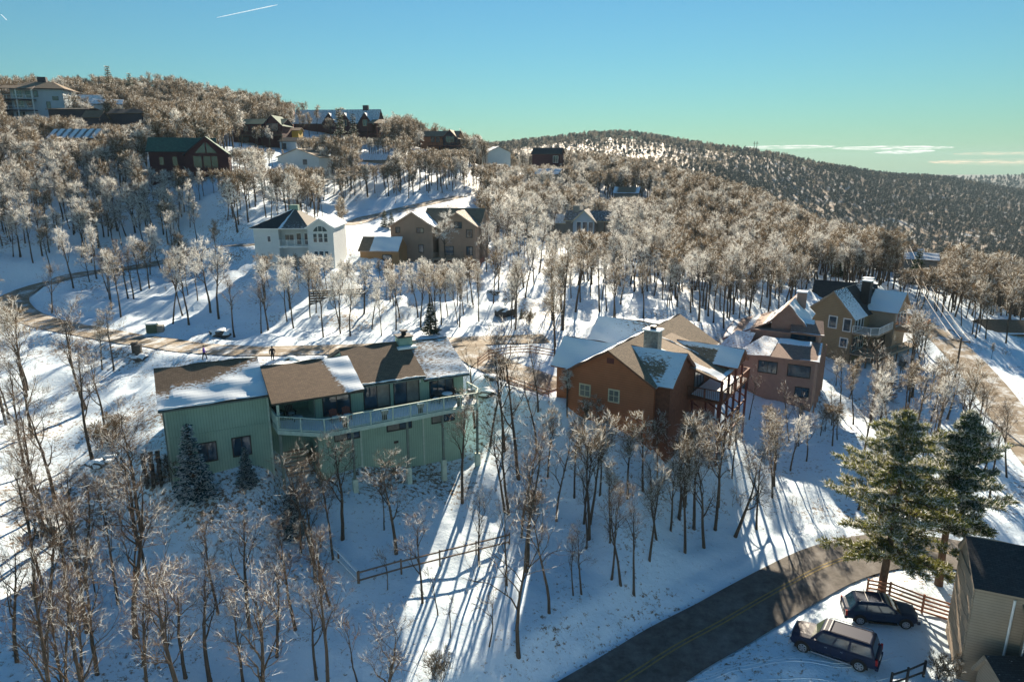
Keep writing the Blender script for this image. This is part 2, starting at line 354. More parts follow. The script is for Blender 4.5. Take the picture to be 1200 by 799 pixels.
def near_road(X, Y):
    """signed: distance beyond the nearest road's edge, and that road's height"""
    dist = np.full(len(X), 1e9); zr = np.zeros(len(X))
    for (ln, z), w in ROADS.values():
        for i in range(0, len(X), 4000):
            d = np.hypot(X[i:i+4000, None]-ln[None, :, 0], Y[i:i+4000, None]-ln[None, :, 1])
            k = d.argmin(1); dd = d[np.arange(len(k)), k] - w/2
            b = dd < dist[i:i+4000]; s = slice(i, i+4000)
            dist[s] = np.where(b, dd, dist[s]); zr[s] = np.where(b, z[k], zr[s])
    return dist, zr
_rng = np.random.default_rng(3)
_ph = _rng.uniform(0, 6.28, (24, 2)); _th = _rng.uniform(0, 3.14, 24)
def relief(X, Y):
    s = np.zeros(len(X))
    for k in range(24):
        wl = [.9, 1.3, 1.9, 2.7, 3.8, 5.5, 8, 13][k % 8]*1.1
        s += wl*.0075*np.sin((X*math.cos(_th[k]) + Y*math.sin(_th[k]))*6.28/wl + _ph[k, 0] + 1.3*np.sin((X*math.sin(_th[k]) - Y*math.cos(_th[k]))*6.28/(wl*2.3) + _ph[k, 1]))
    return s
def full_h(X, Y, detail=True):
    h = smooth_h(X, Y); R = np.hypot(X, Y)
    m = R < 330; dist = np.full(len(X), 1e9); zr = np.zeros(len(X))
    dist[m], zr[m] = near_road(X[m], Y[m])
    if detail: h = h + relief(X, Y)*np.clip(dist/3, 0, 1)*np.clip(R/60, .6, 1.6)*np.clip((400-R)/200, .15, 1)
    t = np.clip((dist-.2)/3.0, 0, 1); t = t*t*(3-2*t)
    h = np.where(dist < 4, (zr-.10)*(1-t) + h*t, h)
    bank = np.exp(-((dist-1.3)/.7)**2)*.22*(1+.5*np.sin(X*1.7)*np.cos(Y*1.3))
    return h + np.where(dist < 6, bank, 0)
NT, NR = 460, 520
th = np.radians(np.linspace(-82, 82, NT)); th = np.sign(th)*(np.abs(th)/np.radians(82))**1.35*np.radians(82)
rr = np.exp(np.linspace(math.log(13), math.log(5200), NR))
TH, RR = np.meshgrid(th, rr, indexing='ij'); X = (RR*np.sin(TH)).ravel(); Y = (RR*np.cos(TH)).ravel()
Z = full_h(X, Y)
me = bpy.data.meshes.new('ground'); idx = np.arange(NT*NR).reshape(NT, NR)
fa = np.stack([idx[:-1, :-1], idx[1:, :-1], idx[1:, 1:], idx[:-1, 1:]], -1).reshape(-1, 4)
me.from_pydata(np.stack([X, Y, Z], -1).tolist(), [], fa.tolist()); me.polygons.foreach_set('use_smooth', [True]*len(fa)); me.update()

def snow_ground():
    m = bpy.data.materials.new('snow_ground'); m.use_nodes = True; nt = m.node_tree; b = nt.nodes['Principled BSDF']
    b.inputs['Roughness'].default_value = .75; b.inputs['Specular IOR Level'].default_value = .2
    tc = nt.nodes.new('ShaderNodeTexCoord')
    def noise(s, det=6, ro=.65):
        n = nt.nodes.new('ShaderNodeTexNoise'); n.inputs['Scale'].default_value = s; n.inputs['Detail'].default_value = det; n.inputs['Roughness'].default_value = ro
        nt.links.new(tc.outputs['Object'], n.inputs['Vector']); return n.outputs[0]
    def ramp(v, a, b_):
        r = nt.nodes.new('ShaderNodeMapRange'); r.inputs[1].default_value = a; r.inputs[2].default_value = b_; nt.links.new(v, r.inputs[0]); return r.outputs[0]
    def math_(op, a, b_=None, v=None):
        q = nt.nodes.new('ShaderNodeMath'); q.operation = op; nt.links.new(a, q.inputs[0])
        if b_ is not None: nt.links.new(b_, q.inputs[1])
        if v is not None: q.inputs[1].default_value = v
        return q.outputs[0]
    patch = ramp(noise(.07, 4), .42, .66)                  # where litter shows through
    fine = noise(2.6, 8, .8)
    lit = math_('ADD', fine, math_('MULTIPLY', patch, v=.14))
    lit = ramp(lit, .605, .68)
    # distance: woods floor far away shows more litter
    ln = nt.nodes.new('ShaderNodeVectorMath'); ln.operation = 'LENGTH'; nt.links.new(tc.outputs['Object'], ln.inputs[0])
    far = ramp(ln.outputs['Value'], 230, 420)
    farl = math_('MULTIPLY', far, ramp(noise(.03, 8, .7), .26, .50))
    lit = math_('MAXIMUM', lit, math_('MULTIPLY', farl, v=.95))
    faraway = ramp(ln.outputs['Value'], 1100, 1900)     # closed woods beyond
    mx = nt.nodes.new('ShaderNodeMix'); mx.data_type = 'RGBA'; nt.links.new(lit, mx.inputs[0])
    mx.inputs[6].default_value = (.73, .87, .97, 1)
    cr = nt.nodes.new('ShaderNodeValToRGB'); cr.color_ramp.elements[0].color = (.10, .065, .04, 1); cr.color_ramp.elements[1].color = (.30, .21, .13, 1)
    nt.links.new(noise(.9), cr.inputs[0]); nt.links.new(cr.outputs[0], mx.inputs[7])
    m3 = nt.nodes.new('ShaderNodeMix'); m3.data_type = 'RGBA'; nt.links.new(faraway, m3.inputs[0]); nt.links.new(mx.outputs[2], m3.inputs[6]); m3.inputs[7].default_value = (.055, .06, .06, 1)
    nt.links.new(m3.outputs[2], b.inputs['Base Color'])
    bp = nt.nodes.new('ShaderNodeBump'); bp.inputs['Strength'].default_value = .6; bp.inputs['Distance'].default_value = .12
    nt.links.new(noise(1.6, 7, .7), bp.inputs['Height']); nt.links.new(bp.outputs[0], b.inputs['Normal'])
    return m
M['snow_ground'] = snow_ground(); print('ground z', Z.min(), Z.max(), X.min(), X.max(), Y.min(), Y.max())
tag(put('ground', me, None, M['snow_ground']), kind='structure')

def strip(name, ln, z, offs, m, dz=0, crown=0.0, kind='structure'):
    t = np.gradient(ln, axis=0); t /= np.linalg.norm(t, axis=1)[:, None]; nrm = np.stack([t[:, 1], -t[:, 0]], -1)
    vs = []; k = len(offs)
    for i in range(len(ln)):
        for o_ in offs:
            p = ln[i] + nrm[i]*o_; vs.append((p[0], p[1], z[i] + dz + crown*(1-(o_/max(abs(offs[0]), 1e-3))**2)))
    fs = [(i*k+j, i*k+j+1, (i+1)*k+j+1, (i+1)*k+j) for i in range(len(ln)-1) for j in range(k-1)]
    mb = MB(); mb.add(vs, fs); o = mb.put(name, m, None, True)
    if kind: o['kind'] = kind
    return o
for key, nm, m in [('main', 'road', 'asphalt'), ('bend', 'gravel_road', 'gravel'), ('upper', 'hillside_road', 'gravel'), ('right', 'side_road', 'gravel'), ('drive', 'driveway', 'gravel')]:
    (ln, z), w = ROADS[key]
    strip(nm, ln, z, [-w/2, -w/4, 0, w/4, w/2], M[m], .02 + (.006 if key == 'drive' else 0), .05)
(ln, z), w = ROADS['main']
for s in (-.14, .14): strip('centre_line', ln, z, [s-.06, s+.06], M['yellow_line'], .078)

# ------------------------------------------------------------------ building kit (local frame of a house: x along its front, y to the back)
HOUSES = []
def V(*a): return np.array(a, float)
def roof_plane(parent, p0, p1, p2, p3, m, snow=None, th=.18, name='roof', res=None, edge='edge_trim', seed=0):
    """one roof slope: p0-p1 along the eave, p3-p2 along the ridge; 'snow' gives how much snow lies at (u, v)"""
    p0, p1, p2, p3 = map(lambda p: np.array(p, float), (p0, p1, p2, p3))
    W = max(np.linalg.norm(p1-p0), np.linalg.norm(p2-p3)); Hh = max(np.linalg.norm(p3-p0), np.linalg.norm(p2-p1))
    nx, ny = res or (int(min(60, max(4, W/.28))), int(min(40, max(4, Hh/.28))))
    nrm = np.cross(p1-p0, p3-p0)
    if np.linalg.norm(nrm) < 1e-6: nrm = np.cross(p1-p0, p2-p0)
    nrm /= np.linalg.norm(nrm); nrm *= np.sign(nrm[2]) or 1
    rng = np.random.default_rng(seed+7); ph = rng.uniform(0, 6, 8)
    vs, sn, ru = [], [], []
    for j in range(ny+1):
        v = j/ny
        for i in range(nx+1):
            u = i/nx; q = (p0*(1-u)+p1*u)*(1-v) + (p3*(1-u)+p2*u)*v
            s = float(np.clip(snow(u, v), -1, 1.5)) if snow else -1.
            lump = .5+.25*math.sin(u*W*2.1+ph[0])+.25*math.sin(v*Hh*3+u*W*.9+ph[1])
            vs.append(q + nrm*(max(0, min(1, (s-.3)*1.8))*.15*lump)); sn.append(s); ru.append((u*W, v*Hh, 0))
    nt = len(vs)
    for j in range(ny+1):
        for i in range(nx+1):
            u, v = i/nx, j/ny
            vs.append((p0*(1-u)+p1*u)*(1-v) + (p3*(1-u)+p2*u)*v - nrm*th); sn.append(-1.); ru.append((0, 0, 0))
    f = lambda i, j, b=0: b + j*(nx+1)+i
    fs, ms = [], []
    for j in range(ny):
        for i in range(nx): fs.append((f(i, j), f(i+1, j), f(i+1, j+1), f(i, j+1))); ms.append(0)
    fs.append((f(0, 0, nt), f(0, ny, nt), f(nx, ny, nt), f(nx, 0, nt))); ms.append(1)
    for i in range(nx):
        fs.append((f(i, 0), f(i, 0, nt), f(i+1, 0, nt), f(i+1, 0))); fs.append((f(i, ny), f(i+1, ny), f(i+1, ny, nt), f(i, ny, nt))); ms += [1, 1]
    for j in range(ny):
        fs.append((f(0, j), f(0, j+1), f(0, j+1, nt), f(0, j, nt))); fs.append((f(nx, j), f(nx, j, nt), f(nx, j+1, nt), f(nx, j+1))); ms += [1, 1]
    me = bpy.data.meshes.new(name); me.from_pydata([tuple(q) for q in vs], [], fs); me.polygons.foreach_set('material_index', ms)
    a = me.attributes.new('snow', 'FLOAT', 'POINT'); a.data.foreach_set('value', sn)
    a = me.attributes.new('ruv', 'FLOAT_VECTOR', 'POINT'); a.data.foreach_set('vector', np.array(ru, dtype=np.float32).ravel())
    me.update()
    return put(name, me, parent, [m, edge_mat[0]])
edge_mat = [M['old_wood']]
SN = {  # how snow lies
 'none': None, 'full': lambda u, v: 1.2, 'dust': lambda u, v: .38, 'thin': lambda u, v: .15,
 'low': lambda u, v: 1.1-1.6*v, 'eave': lambda u, v: .9-2.2*v, 'half': lambda u, v: .6, 'left': lambda u, v: .9-1.4*u, 'right': lambda u, v: -.3+1.4*u,
 'edges': lambda u, v: .9-3.0*min(u, 1-u, v*1.2)}
def gable(parent, x0, x1, y0, y1, z0, ze, zr, axis, wall, roof, over=.45, snow=('none', 'none'), wallname='wall', ends=(1, 1), eave_over=None, center=None):
    """walls with gable ends and two roof slopes. axis 'x': the ridge runs along x. snow: (front or left slope, back or right slope)"""
    eo = over if eave_over is None else eave_over
    mb = MB()
    if axis == 'x':
        c = (y0+y1)/2 if center is None else center
        prof = [(y0, z0), (y1, z0), (y1, ze), (c, zr-.1), (y0, ze)]
        for i in range(1): mb.add([(x0, a, b) for a, b in prof] + [(x1, a, b) for a, b in prof], [(0, 4, 3, 2, 1), (5, 6, 7, 8, 9), (0, 1, 6, 5), (1, 2, 7, 6), (2, 3, 8, 7), (3, 4, 9, 8), (4, 0, 5, 9)])
        k0 = (zr-ze)/(c-y0); k1 = (zr-ze)/(y1-c)
        a, b = x0-over*ends[0], x1+over*ends[1]
        r1 = roof_plane(parent, (a, y0-eo, ze-eo*k0+.1), (b, y0-eo, ze-eo*k0+.1), (b, c, zr+.1), (a, c, zr+.1), roof, SN[snow[0]] if isinstance(snow[0], str) else snow[0], seed=int(abs(x0*7)))
        r2 = roof_plane(parent, (b, y1+eo, ze-eo*k1+.1), (a, y1+eo, ze-eo*k1+.1), (a, c+.003, zr+.1), (b, c+.003, zr+.1), roof, SN[snow[1]] if isinstance(snow[1], str) else snow[1], seed=int(abs(x1*5)))
    else:
        c = (x0+x1)/2 if center is None else center
        prof = [(x0, z0), (x1, z0), (x1, ze), (c, zr-.1), (x0, ze)]
        mb.add([(a, y0, b) for a, b in prof] + [(a, y1, b) for a, b in prof], [(0, 1, 2, 3, 4), (5, 9, 8, 7, 6), (0, 5, 6, 1), (1, 6, 7, 2), (2, 7, 8, 3), (3, 8, 9, 4), (4, 9, 5, 0)])
        k0 = (zr-ze)/(c-x0); k1 = (zr-ze)/(x1-c); a, b = y0-over*ends[0], y1+over*ends[1]
        r1 = roof_plane(parent, (x0-eo, b, ze-eo*k0+.1), (x0-eo, a, ze-eo*k0+.1), (c, a, zr+.1), (c, b, zr+.1), roof, SN[snow[0]] if isinstance(snow[0], str) else snow[0], seed=int(abs(x0*7)))
        r2 = roof_plane(parent, (x1+eo, a, ze-eo*k1+.1), (x1+eo, b, ze-eo*k1+.1), (c+.003, b, zr+.1), (c+.003, a, zr+.1), roof, SN[snow[1]] if isinstance(snow[1], str) else snow[1], seed=int(abs(x1*5)))
    w = mb.put(wallname, wall, parent)
    return w, r1, r2
def window(parent, A, B, s0, s1, z0, z1, nx=2, ny=1, fm='frame_dark', gm='glass', fw=.09, name='window', out=.03, arch=False):
    """on the wall line A to B (local xy), outside to the right of A->B; s0, s1 along it"""
    A, B = np.array(A, float), np.array(B, float); t = (B-A)/np.linalg.norm(B-A); n = np.array([t[1], -t[0]])
    def pt(s, z, o): q = A + t*s + n*o; return (q[0], q[1], z)
    mb = MB()
    def bx(a, b, c, d, o0, o1):
        mb.add([pt(a, c, o0), pt(b, c, o0), pt(b, c, o1), pt(a, c, o1), pt(a, d, o0), pt(b, d, o0), pt(b, d, o1), pt(a, d, o1)], [(0,1,2,3),(4,7,6,5),(0,4,5,1),(1,5,6,2),(2,6,7,3),(3,7,4,0)])
    bx(s0-fw, s0, z0-fw, z1+fw, -.02, out+.04); bx(s1, s1+fw, z0-fw, z1+fw, -.02, out+.04)
    bx(s0, s1, z1, z1+fw, -.02, out+.04); bx(s0, s1, z0-fw, z0, -.02, out+.06)
    for i in range(1, nx): s = s0 + (s1-s0)*i/nx; bx(s-.03, s+.03, z0, z1, -.02, out+.03)
    for j in range(1, ny): z = z0 + (z1-z0)*j/ny; bx(s0, s1, z-.025, z+.025, -.02, out+.026)
    o = mb.put(name, M[fm], parent)
    for i in range(nx):
        for j in range(ny):
            a, b = s0 + (s1-s0)*i/nx, s0 + (s1-s0)*(i+1)/nx; c, d = z0 + (z1-z0)*j/ny, z0 + (z1-z0)*(j+1)/ny
            p = MB(); p.add([pt(a, c, out), pt(b, c, out), pt(b, d, out), pt(a, d, out)], [(0, 1, 2, 3)]); g = gm if not isinstance(gm, (list, tuple)) else gm[(i+j) % len(gm)]
            p.put('pane', M[g], o)
    return o
def railing(parent, pts, z, h=1.0, m='green_trim', post=1.5, infill=.13, posts=True, w=.09, mid=False):
    """each run: posts, top rail and bottom rail are parts; the thin balusters joined"""
    bal = MB()
    for (x0, y0), (x1, y1) in zip(pts[:-1], pts[1:]):
        a, b = V(x0, y0, z), V(x1, y1, z); L = np.linalg.norm(b-a); n = max(1, round(L/post))
        for i in range(n + 1):
            if i == n and (x1, y1) != tuple(pts[-1]): continue
            q = a + (b-a)*i/n; mb = MB(); mb.box(q[0]-w/2, q[0]+w/2, q[1]-w/2, q[1]+w/2, z, z+h); mb.put('rail_post', M[m], parent)
        for zz, nm in ((h+.03, 'top_rail'), (.12, 'bottom_rail')) + (((h*.55, 'middle_rail'),) if mid else ()):
            mb = MB(); mb.bar(a+V(0, 0, zz), b+V(0, 0, zz), .12 if nm == 'top_rail' else .06, .06); mb.put(nm, M[m], parent)
        if infill:
            k = int(L/infill)
            for i in range(k): q = a + (b-a)*(i+.5)/k; bal.bar(q+V(0, 0, .12), q+V(0, 0, h), .025)
    if infill: bal.put('balusters', M[m], parent, kind='stuff')
def post(parent, x, y, z0, z1, m, w=.16, name='post'):
    mb = MB(); mb.box(x-w/2, x+w/2, y-w/2, y+w/2, z0, z1); return mb.put(name, M[m], parent)
def house(name, label, F, zb, r=9):
    HOUSES.append((F[0], F[1], r)) if r else None
    return thing(name, label, 'house', (F[0], F[1], zb), F[2])

# ================================================================== the green house
ZB = -27.0
g = house('green_house', 'long green board house with wraparound deck and patchy snow on its brown roofs', G_FR, ZB, 0)
for x, y in [(-12, 5), (-7, 5), (-2, 5), (3, 5), (8, 5), (-14, 8), (9, 1), (0, 0)]: q = fr(G_FR, x, y); HOUSES.append((q[0], q[1], 7))
Z = lambda z: z - ZB
gs, gt, br = M['green_siding'], M['green_trim'], M['brown_roof']
edge_mat[0] = mat('dark_eave_trim', (.06, .06, .05), .7, .2, 3)
def gar_snow(u, v): return 1.35 - 1.75*v + 1.0*max(0, u-.45)*1.4 - .25*(u < .12)
gable(g, -14.4, -7.02, 1.0, 9.4, Z(-25.2), Z(-17.35), Z(-15.5), 'x', gs, br, .35, (gar_snow, 'full'), wallname='garage_wall', ends=(1, 0))
def cen_snow(u, v): return -.5 + 2.4*max(0, u-.55-.12*(1-v))*3 if u > .5 else (-.35 + .5*(abs(u-.38) < .02))
# centre wing: closed room right of the covered porch
mb = MB(); mb.prism([(-3.6, .5), (0, .5), (0, 8.2), (-3.6, 8.2)], Z(-27), Z(-17.6)); mb.put('wall', gs, g)
mb = MB(); mb.prism([(-7, 3.6), (-3.6, 3.6), (-3.6, 8.2), (-7, 8.2)], Z(-27), Z(-17.6)); mb.put('wall', gs, g)
mb = MB(); mb.add([(-7.0, .9, Z(-17.4)), (-7.0, 3.7, Z(-16.4)), (-7.0, 6.5, Z(-17.4)), (-6.8, .9, Z(-17.4)), (-6.8, 3.7, Z(-16.4)), (-6.8, 6.5, Z(-17.4))], [(0, 2, 1), (3, 4, 5), (0, 1, 4, 3), (1, 2, 5, 4)]); mb.put('gable_board', gt, g)
roof_plane(g, (-7.05, -1.25, Z(-17.5)), (.12, -1.25, Z(-17.5)), (.12, 3.7, Z(-15.87)), (-7.05, 3.7, Z(-15.87)), br, cen_snow, seed=3)
roof_plane(g, (.1, 8.7, Z(-17.5)), (-7.05, 8.7, Z(-17.5)), (-7.05, 3.703, Z(-15.87)), (.1, 3.703, Z(-15.87)), br, SN['full'], seed=4)
gable(g, 0, 5.62, .5, 9.6, Z(-27.6), Z(-17.4), Z(-15.6), 'x', gs, br, .28, (lambda u, v: -.5 + .9*(v < .03) + .6*(v > .96) + 1.3*max(0, u-.93)*6, 'full'), ends=(1, 1), eave_over=.5)
gable(g, 5.63, 9.55, .5, 9.4, Z(-27.8), Z(-17.55), Z(-15.75), 'x', gs, br, .3, (lambda u, v: .55 - .12*v + .1*u, 'full'), ends=(0, 1), eave_over=.75)
# patches of blue-shaded snow in the step between the roofs are lying snow on the middle roof (see cen_snow)
window(g, (0, .5), (5.6, .5), .55, 2.68, Z(-19.72), Z(-17.72), 2, 1, 'frame_dark', ['glass', 'glass_pale'], name='sliding_door')
window(g, (0, .5), (5.6, .5), 3.15, 5.3, Z(-19.72), Z(-17.72), 2, 1, 'frame_dark', ['glass', 'glass_pale'], name='sliding_door')
window(g, (-3.6, .5), (0, .5), .75, 2.9, Z(-19.72), Z(-17.86), 2, 1, name='sliding_door')
window(g, (5.6, .5), (9.5, .5), .8, 2.9, Z(-19.55), Z(-17.82), 3, 1)
for a, b in ((2.4, 4.5), (6.5, 8.55)): window(g, (0, .5), (9.5, .5), a, b, Z(-22.05), Z(-21.15), 2, 1, gm=['glass_pale', 'glass'])
window(g, (-3.6, .5), (0, .5), 1.5, 3.5, Z(-22.1), Z(-21.1), 2, 1, gm=['glass_pale', 'glass'])
for a, b in ((-12.35, -11.15), (-9.9, -8.65)): window(g, (-14.4, 1.0), (-7, 1.0), a+14.4, b+14.4, Z(-22.05), Z(-20.62), 2, 1)
mb = MB(); mb.tube([(-3.6, .42, Z(-17.7)), (-3.6, .42, Z(-26))], [.06, .06], 6); mb.put('downspout', M['grey_green'], g)
mb = MB(); mb.tube([(-14.45, .92, Z(-17.6)), (-14.45, .92, Z(-24.2))], [.06, .06], 6); mb.put('downspout', M['grey_green'], g)
for x in (5.0, -.35):
    mb = MB(); mb.box(x+.4, x+.52, .40, .5, Z(-18.1), Z(-17.85)); mb.put('wall_lamp', M['white_trim'], g)
for x0, x1, y, z in ((-14.7, -7.1, .62, -17.5), (0, 5.8, -.03, -17.62), (5.9, 9.9, -.28, -17.84)):
    mb = MB(); mb.bar((x0, y, Z(z)), (x1, y, Z(z)), .12, .10); mb.put('gutter', M['grey_green'], g)
    mb = MB(); n_g = 14; mb.tube([(x0+(x1-x0)*i/n_g, y+.12+.03*math.sin(i*2.1), Z(z)+.17+.03*math.sin(i*1.3)) for i in range(n_g+1)], [.03]+[.075+.03*math.sin(i*2.7) for i in range(1, n_g)]+[.03], 6); mb.put('eave_snow', M['snow'], g, True)
for x in (-14.4, -7.1): mb = MB(); mb.box(x-.02, x+.12, .955, 1.0, Z(-24.4), Z(-17.4)); mb.put('corner_board', gt, g)
for x in (-.02, 5.56, 9.42): mb = MB(); mb.box(x, x+.14, .455, .5, Z(-26.6), Z(-20.2)); mb.put('corner_board', gt, g)
mb = MB(); mb.box(2.9, 3.3, .44, .5, Z(-23.3), Z(-23.1)); mb.put('wall_vent', M['frame_dark'], g); mb = MB(); mb.box(-14.38, -7.1, .96, 1.0, Z(-19.85), Z(-19.72)); mb.put('band_board', gs, g)
# chimney
ch = MB(); ch.box(4.95, 6.2, 4.2, 5.4, Z(-16.4), Z(-14.95)); cho = ch.put('chimney', M['chim_green'], g)
c2 = MB(); c2.box(4.85, 6.3, 4.1, 5.5, Z(-14.95), Z(-14.85)); c2.put('chimney_cap', M['dark_metal'], cho)
c2 = MB(); c2.tube([(5.6, 4.8, Z(-14.85)), (5.6, 4.8, Z(-14.45))], [.22, .22], 10); c2.tube([(5.6, 4.8, Z(-14.5)), (5.6, 4.8, Z(-14.38))], [.36, .36], 10); c2.put('flue', M['dark_metal'], cho)
c2 = MB(); c2.box(4.7, 6.45, 3.72, 4.19, Z(-15.93), Z(-15.72)); c2.put('flashing_snow', M['snow'], cho)
# deck
DK = [(-6.85, 2.4), (-6.7, -.75), (-3.6, -3.05), (1.9, -2.85), (6.4, -2.6), (9.4, -2.75), (10.0, -1.6), (9.9, .45)]
poly = DK + [(9.55, .45), (0, .45), (-3.55, .45), (-3.55, 3.55), (-6.8, 3.55)]
mb = MB(); mb.prism(poly, Z(-20.12), Z(-19.85)); mb.put('deck_floor', M['green_trim'], g)
mb = MB(); mb.prism([(x*.995, y*.96+.03) for x, y in DK] + [(9.5, .42), (6.2, .42), (6, -.2), (3.4, -.4), (1.2, -.3), (-.5, -.2), (-1.5, -.6), (-3.4, -.3), (-4.2, .6), (-6.4, 1.2)], Z(-19.846), Z(-19.79)); mb.put('deck_snow', M['snow'], g)
railing(g, DK, Z(-19.85), 1.1, 'green_trim', 1.65, .14)
for i in range(len(DK)-1):
    mb = MB(); mb.bar((DK[i][0], DK[i][1]-.03, Z(-20.02)), (DK[i+1][0], DK[i+1][1]-.03, Z(-20.02)), .06, .34); mb.put('fascia', gt, g)
for x, y in ((-1.3, -2.2), (3.3, -2.1), (6.5, -2.0), (9.67, -2.1)):
    post(g, x, y, Z(-24.6), Z(-20.1), 'grey_green', .17, 'deck_post'); q = fr(G_FR, x, y); zg = h1(*q)
    mb = MB(); mb.box(x-.2, x+.2, y-.2, y+.2, Z(zg)-.4, Z(-24.55)); mb.put('pier', M['green_trim'], g)
post(g, -6.55, -.55, Z(-19.85), Z(-17.45), 'green_trim', .2, 'porch_post'); post(g, -6.55, -.55, Z(-25), Z(-20.1), 'grey_green', .2, 'deck_post')
for k in range(7):      # steps under the porch
    mb = MB(); mb.box(-6.3, -4.6, -.2-k*.32+1.0, .12-k*.32+1.0, Z(-22.6-k*.2), Z(-22.48-k*.2)); mb.put('step', M['beige_wall'], g)
# things on the deck
def adirondack(name, label, x, y, yaw, cm='chair_red', sm='snow'):
    q = fr(G_FR, x, y); t = thing(name, label, 'chair', (q[0], q[1], -19.84), G_FR[2]+yaw, 'chairs on the green house deck')
    a = MB(); a.add([(-.28, -.3, .36), (.28, -.3, .36), (.26, .25, .24), (-.26, .25, .24), (-.28, -.3, .40), (.28, -.3, .40), (.26, .25, .28), (-.26, .25, .28)], [(0,3,2,1),(4,5,6,7),(0,1,5,4),(1,2,6,5),(2,3,7,6),(3,0,4,7)]); a.put('seat', M[cm], t)
    for k in range(5): a = MB(); xx = (k-2)*.115; a.bar((xx, .22, .25), (xx*1.15, .50, 1.0-.04*abs(k-2)), .10, .03, up=(0, 1, 0)); a.put('back_slat', M[cm], t)
    for s in (-1, 1):
        a = MB(); a.bar((s*.34, -.34, .56), (s*.34, .35, .56), .12, .03); a.put('armrest', M[cm], t)
        a = MB(); a.bar((s*.32, -.30, 0), (s*.32, -.30, .55), .08, .05); a.put('leg', M[cm], t); a = MB(); a.bar((s*.30, .45, 0), (s*.30, -.05, .35), .07, .05); a.put('leg', M[cm], t)
    a = MB(); a.prism([(-.24, -.28), (.24, -.28), (.24, .18), (-.24, .18)], .33, .47); a.put('seat_snow' if sm == 'snow' else 'cushion', M[sm], t)
    return t
adirondack('deck_chair', 'red brown slatted chair with snow, left of the pair by the middle sliding door', -2.35, -1.1, 5)
adirondack('deck_chair', 'red brown slatted chair with snow, right of the pair by the middle sliding door', -1.35, -1.0, -5)
adirondack('deck_chair', 'dark chair with pale blue cushion in the covered porch', -5.3, 1.6, 10, 'dark_metal', 'blue_fabric')
adirondack('deck_chair', 'dark chair at the back left of the covered porch', -6.2, 1.9, 35, 'dark_metal', 'blue_fabric')
adirondack('deck_chair', 'dark snowy chair by the right deck window', 8.4, -.5, 20, 'dark_metal'); adirondack('deck_chair', 'dark snowy chair at the left end of the right deck window', 6.5, -.6, -30, 'dark_metal')
q = fr(G_FR, 7.5, -.7); t = thing('patio_table', 'round snow topped table between the dark chairs on the right deck', 'table', (q[0], q[1], -19.84), 0)
a = MB(); a.tube([(0, 0, .70), (0, 0, .74)], [.5, .5], 16); a.put('table_top', M['dark_metal'], t); a = MB(); a.tube([(0, 0, .742), (0, 0, .80), (0, 0, .84)], [.48, .44, .2], 16); a.put('snow_cap', M['snow'], t)
a = MB(); a.tube([(0, 0, 0), (0, 0, .04), (0, 0, .05), (0, 0, .7)], [.28, .28, .04, .04], 10); a.put('pedestal', M['dark_metal'], t)
q = fr(G_FR, -5.0, .6); t = thing('patio_footstool', 'pale blue cushioned footstool at the front of the covered porch', 'stool', (q[0], q[1], -19.84), 40)
a = MB(); a.box(-.35, .35, -.3, .3, .28, .42); a.put('cushion', M['blue_fabric'], t)
for sx in (-.3, .3):
    for sy in (-.25, .25): a = MB(); a.box(sx-.03, sx+.03, sy-.03, sy+.03, 0, .28); a.put('leg', M['dark_metal'], t)
for x, y, lb in [(-1.9, -2.62, 'grey planter hung on the deck rail below the pair of chairs'), (1.3, -2.55, 'grey planter on the deck rail below the left main sliding door'),
                 (4.4, -2.42, 'grey planter on the deck rail below the right main sliding door'), (7.9, -2.4, 'grey planter on the deck rail near the right window'), (9.65, -1.0, 'grey planter in the outer right corner of the deck')]:
    q = fr(G_FR, x, y); t = thing('rail_planter', lb, 'planter', (q[0], q[1], -19.84), G_FR[2], 'grey planters along the deck rail')
    a = MB(); v0 = [(-.22, -.11, .5), (.22, -.11, .5), (.22, .11, .5), (-.22, .11, .5), (-.30, -.16, .86), (.30, -.16, .86), (.30, .16, .86), (-.30, .16, .86)]
    a.add(v0, [(0,3,2,1),(4,5,6,7),(0,1,5,4),(1,2,6,5),(2,3,7,6),(3,0,4,7)]); a.put('planter_box', M['planter'], t); a = MB(); a.box(-.27, .27, -.13, .13, .86, .92); a.put('snow_cap', M['snow'], t)
    a = MB(); a.box(-.2, .2, -.08, .08, 0, .5); a.put('bracket', M['dark_metal'], t)
# log stack left of the garage
rng = np.random.default_rng(5); q = fr(G_FR, -15.6, 2.2); t = thing('log_pile', 'stacked dark logs capped with snow against the left garage corner', 'log pile', (q[0], q[1], h1(*q)-.1), G_FR[2])
for k in range(10):
    for j in range(3):
        a = MB(); x = -.6 + j*.5 + rng.uniform(-.05, .05); zz = .18 + k*.29; y = rng.uniform(-.1, .1)
        a.tube([(x, y-.7, zz), (x, y+.9, zz)], [.14+rng.uniform(-.03, .02)]*2, 7); a.put('log', M['rock'], t)
a = MB(); a.box(-.9, .7, -.6, .8, 3.0, 3.12); a.put('snow_cap', M['snow'], t)

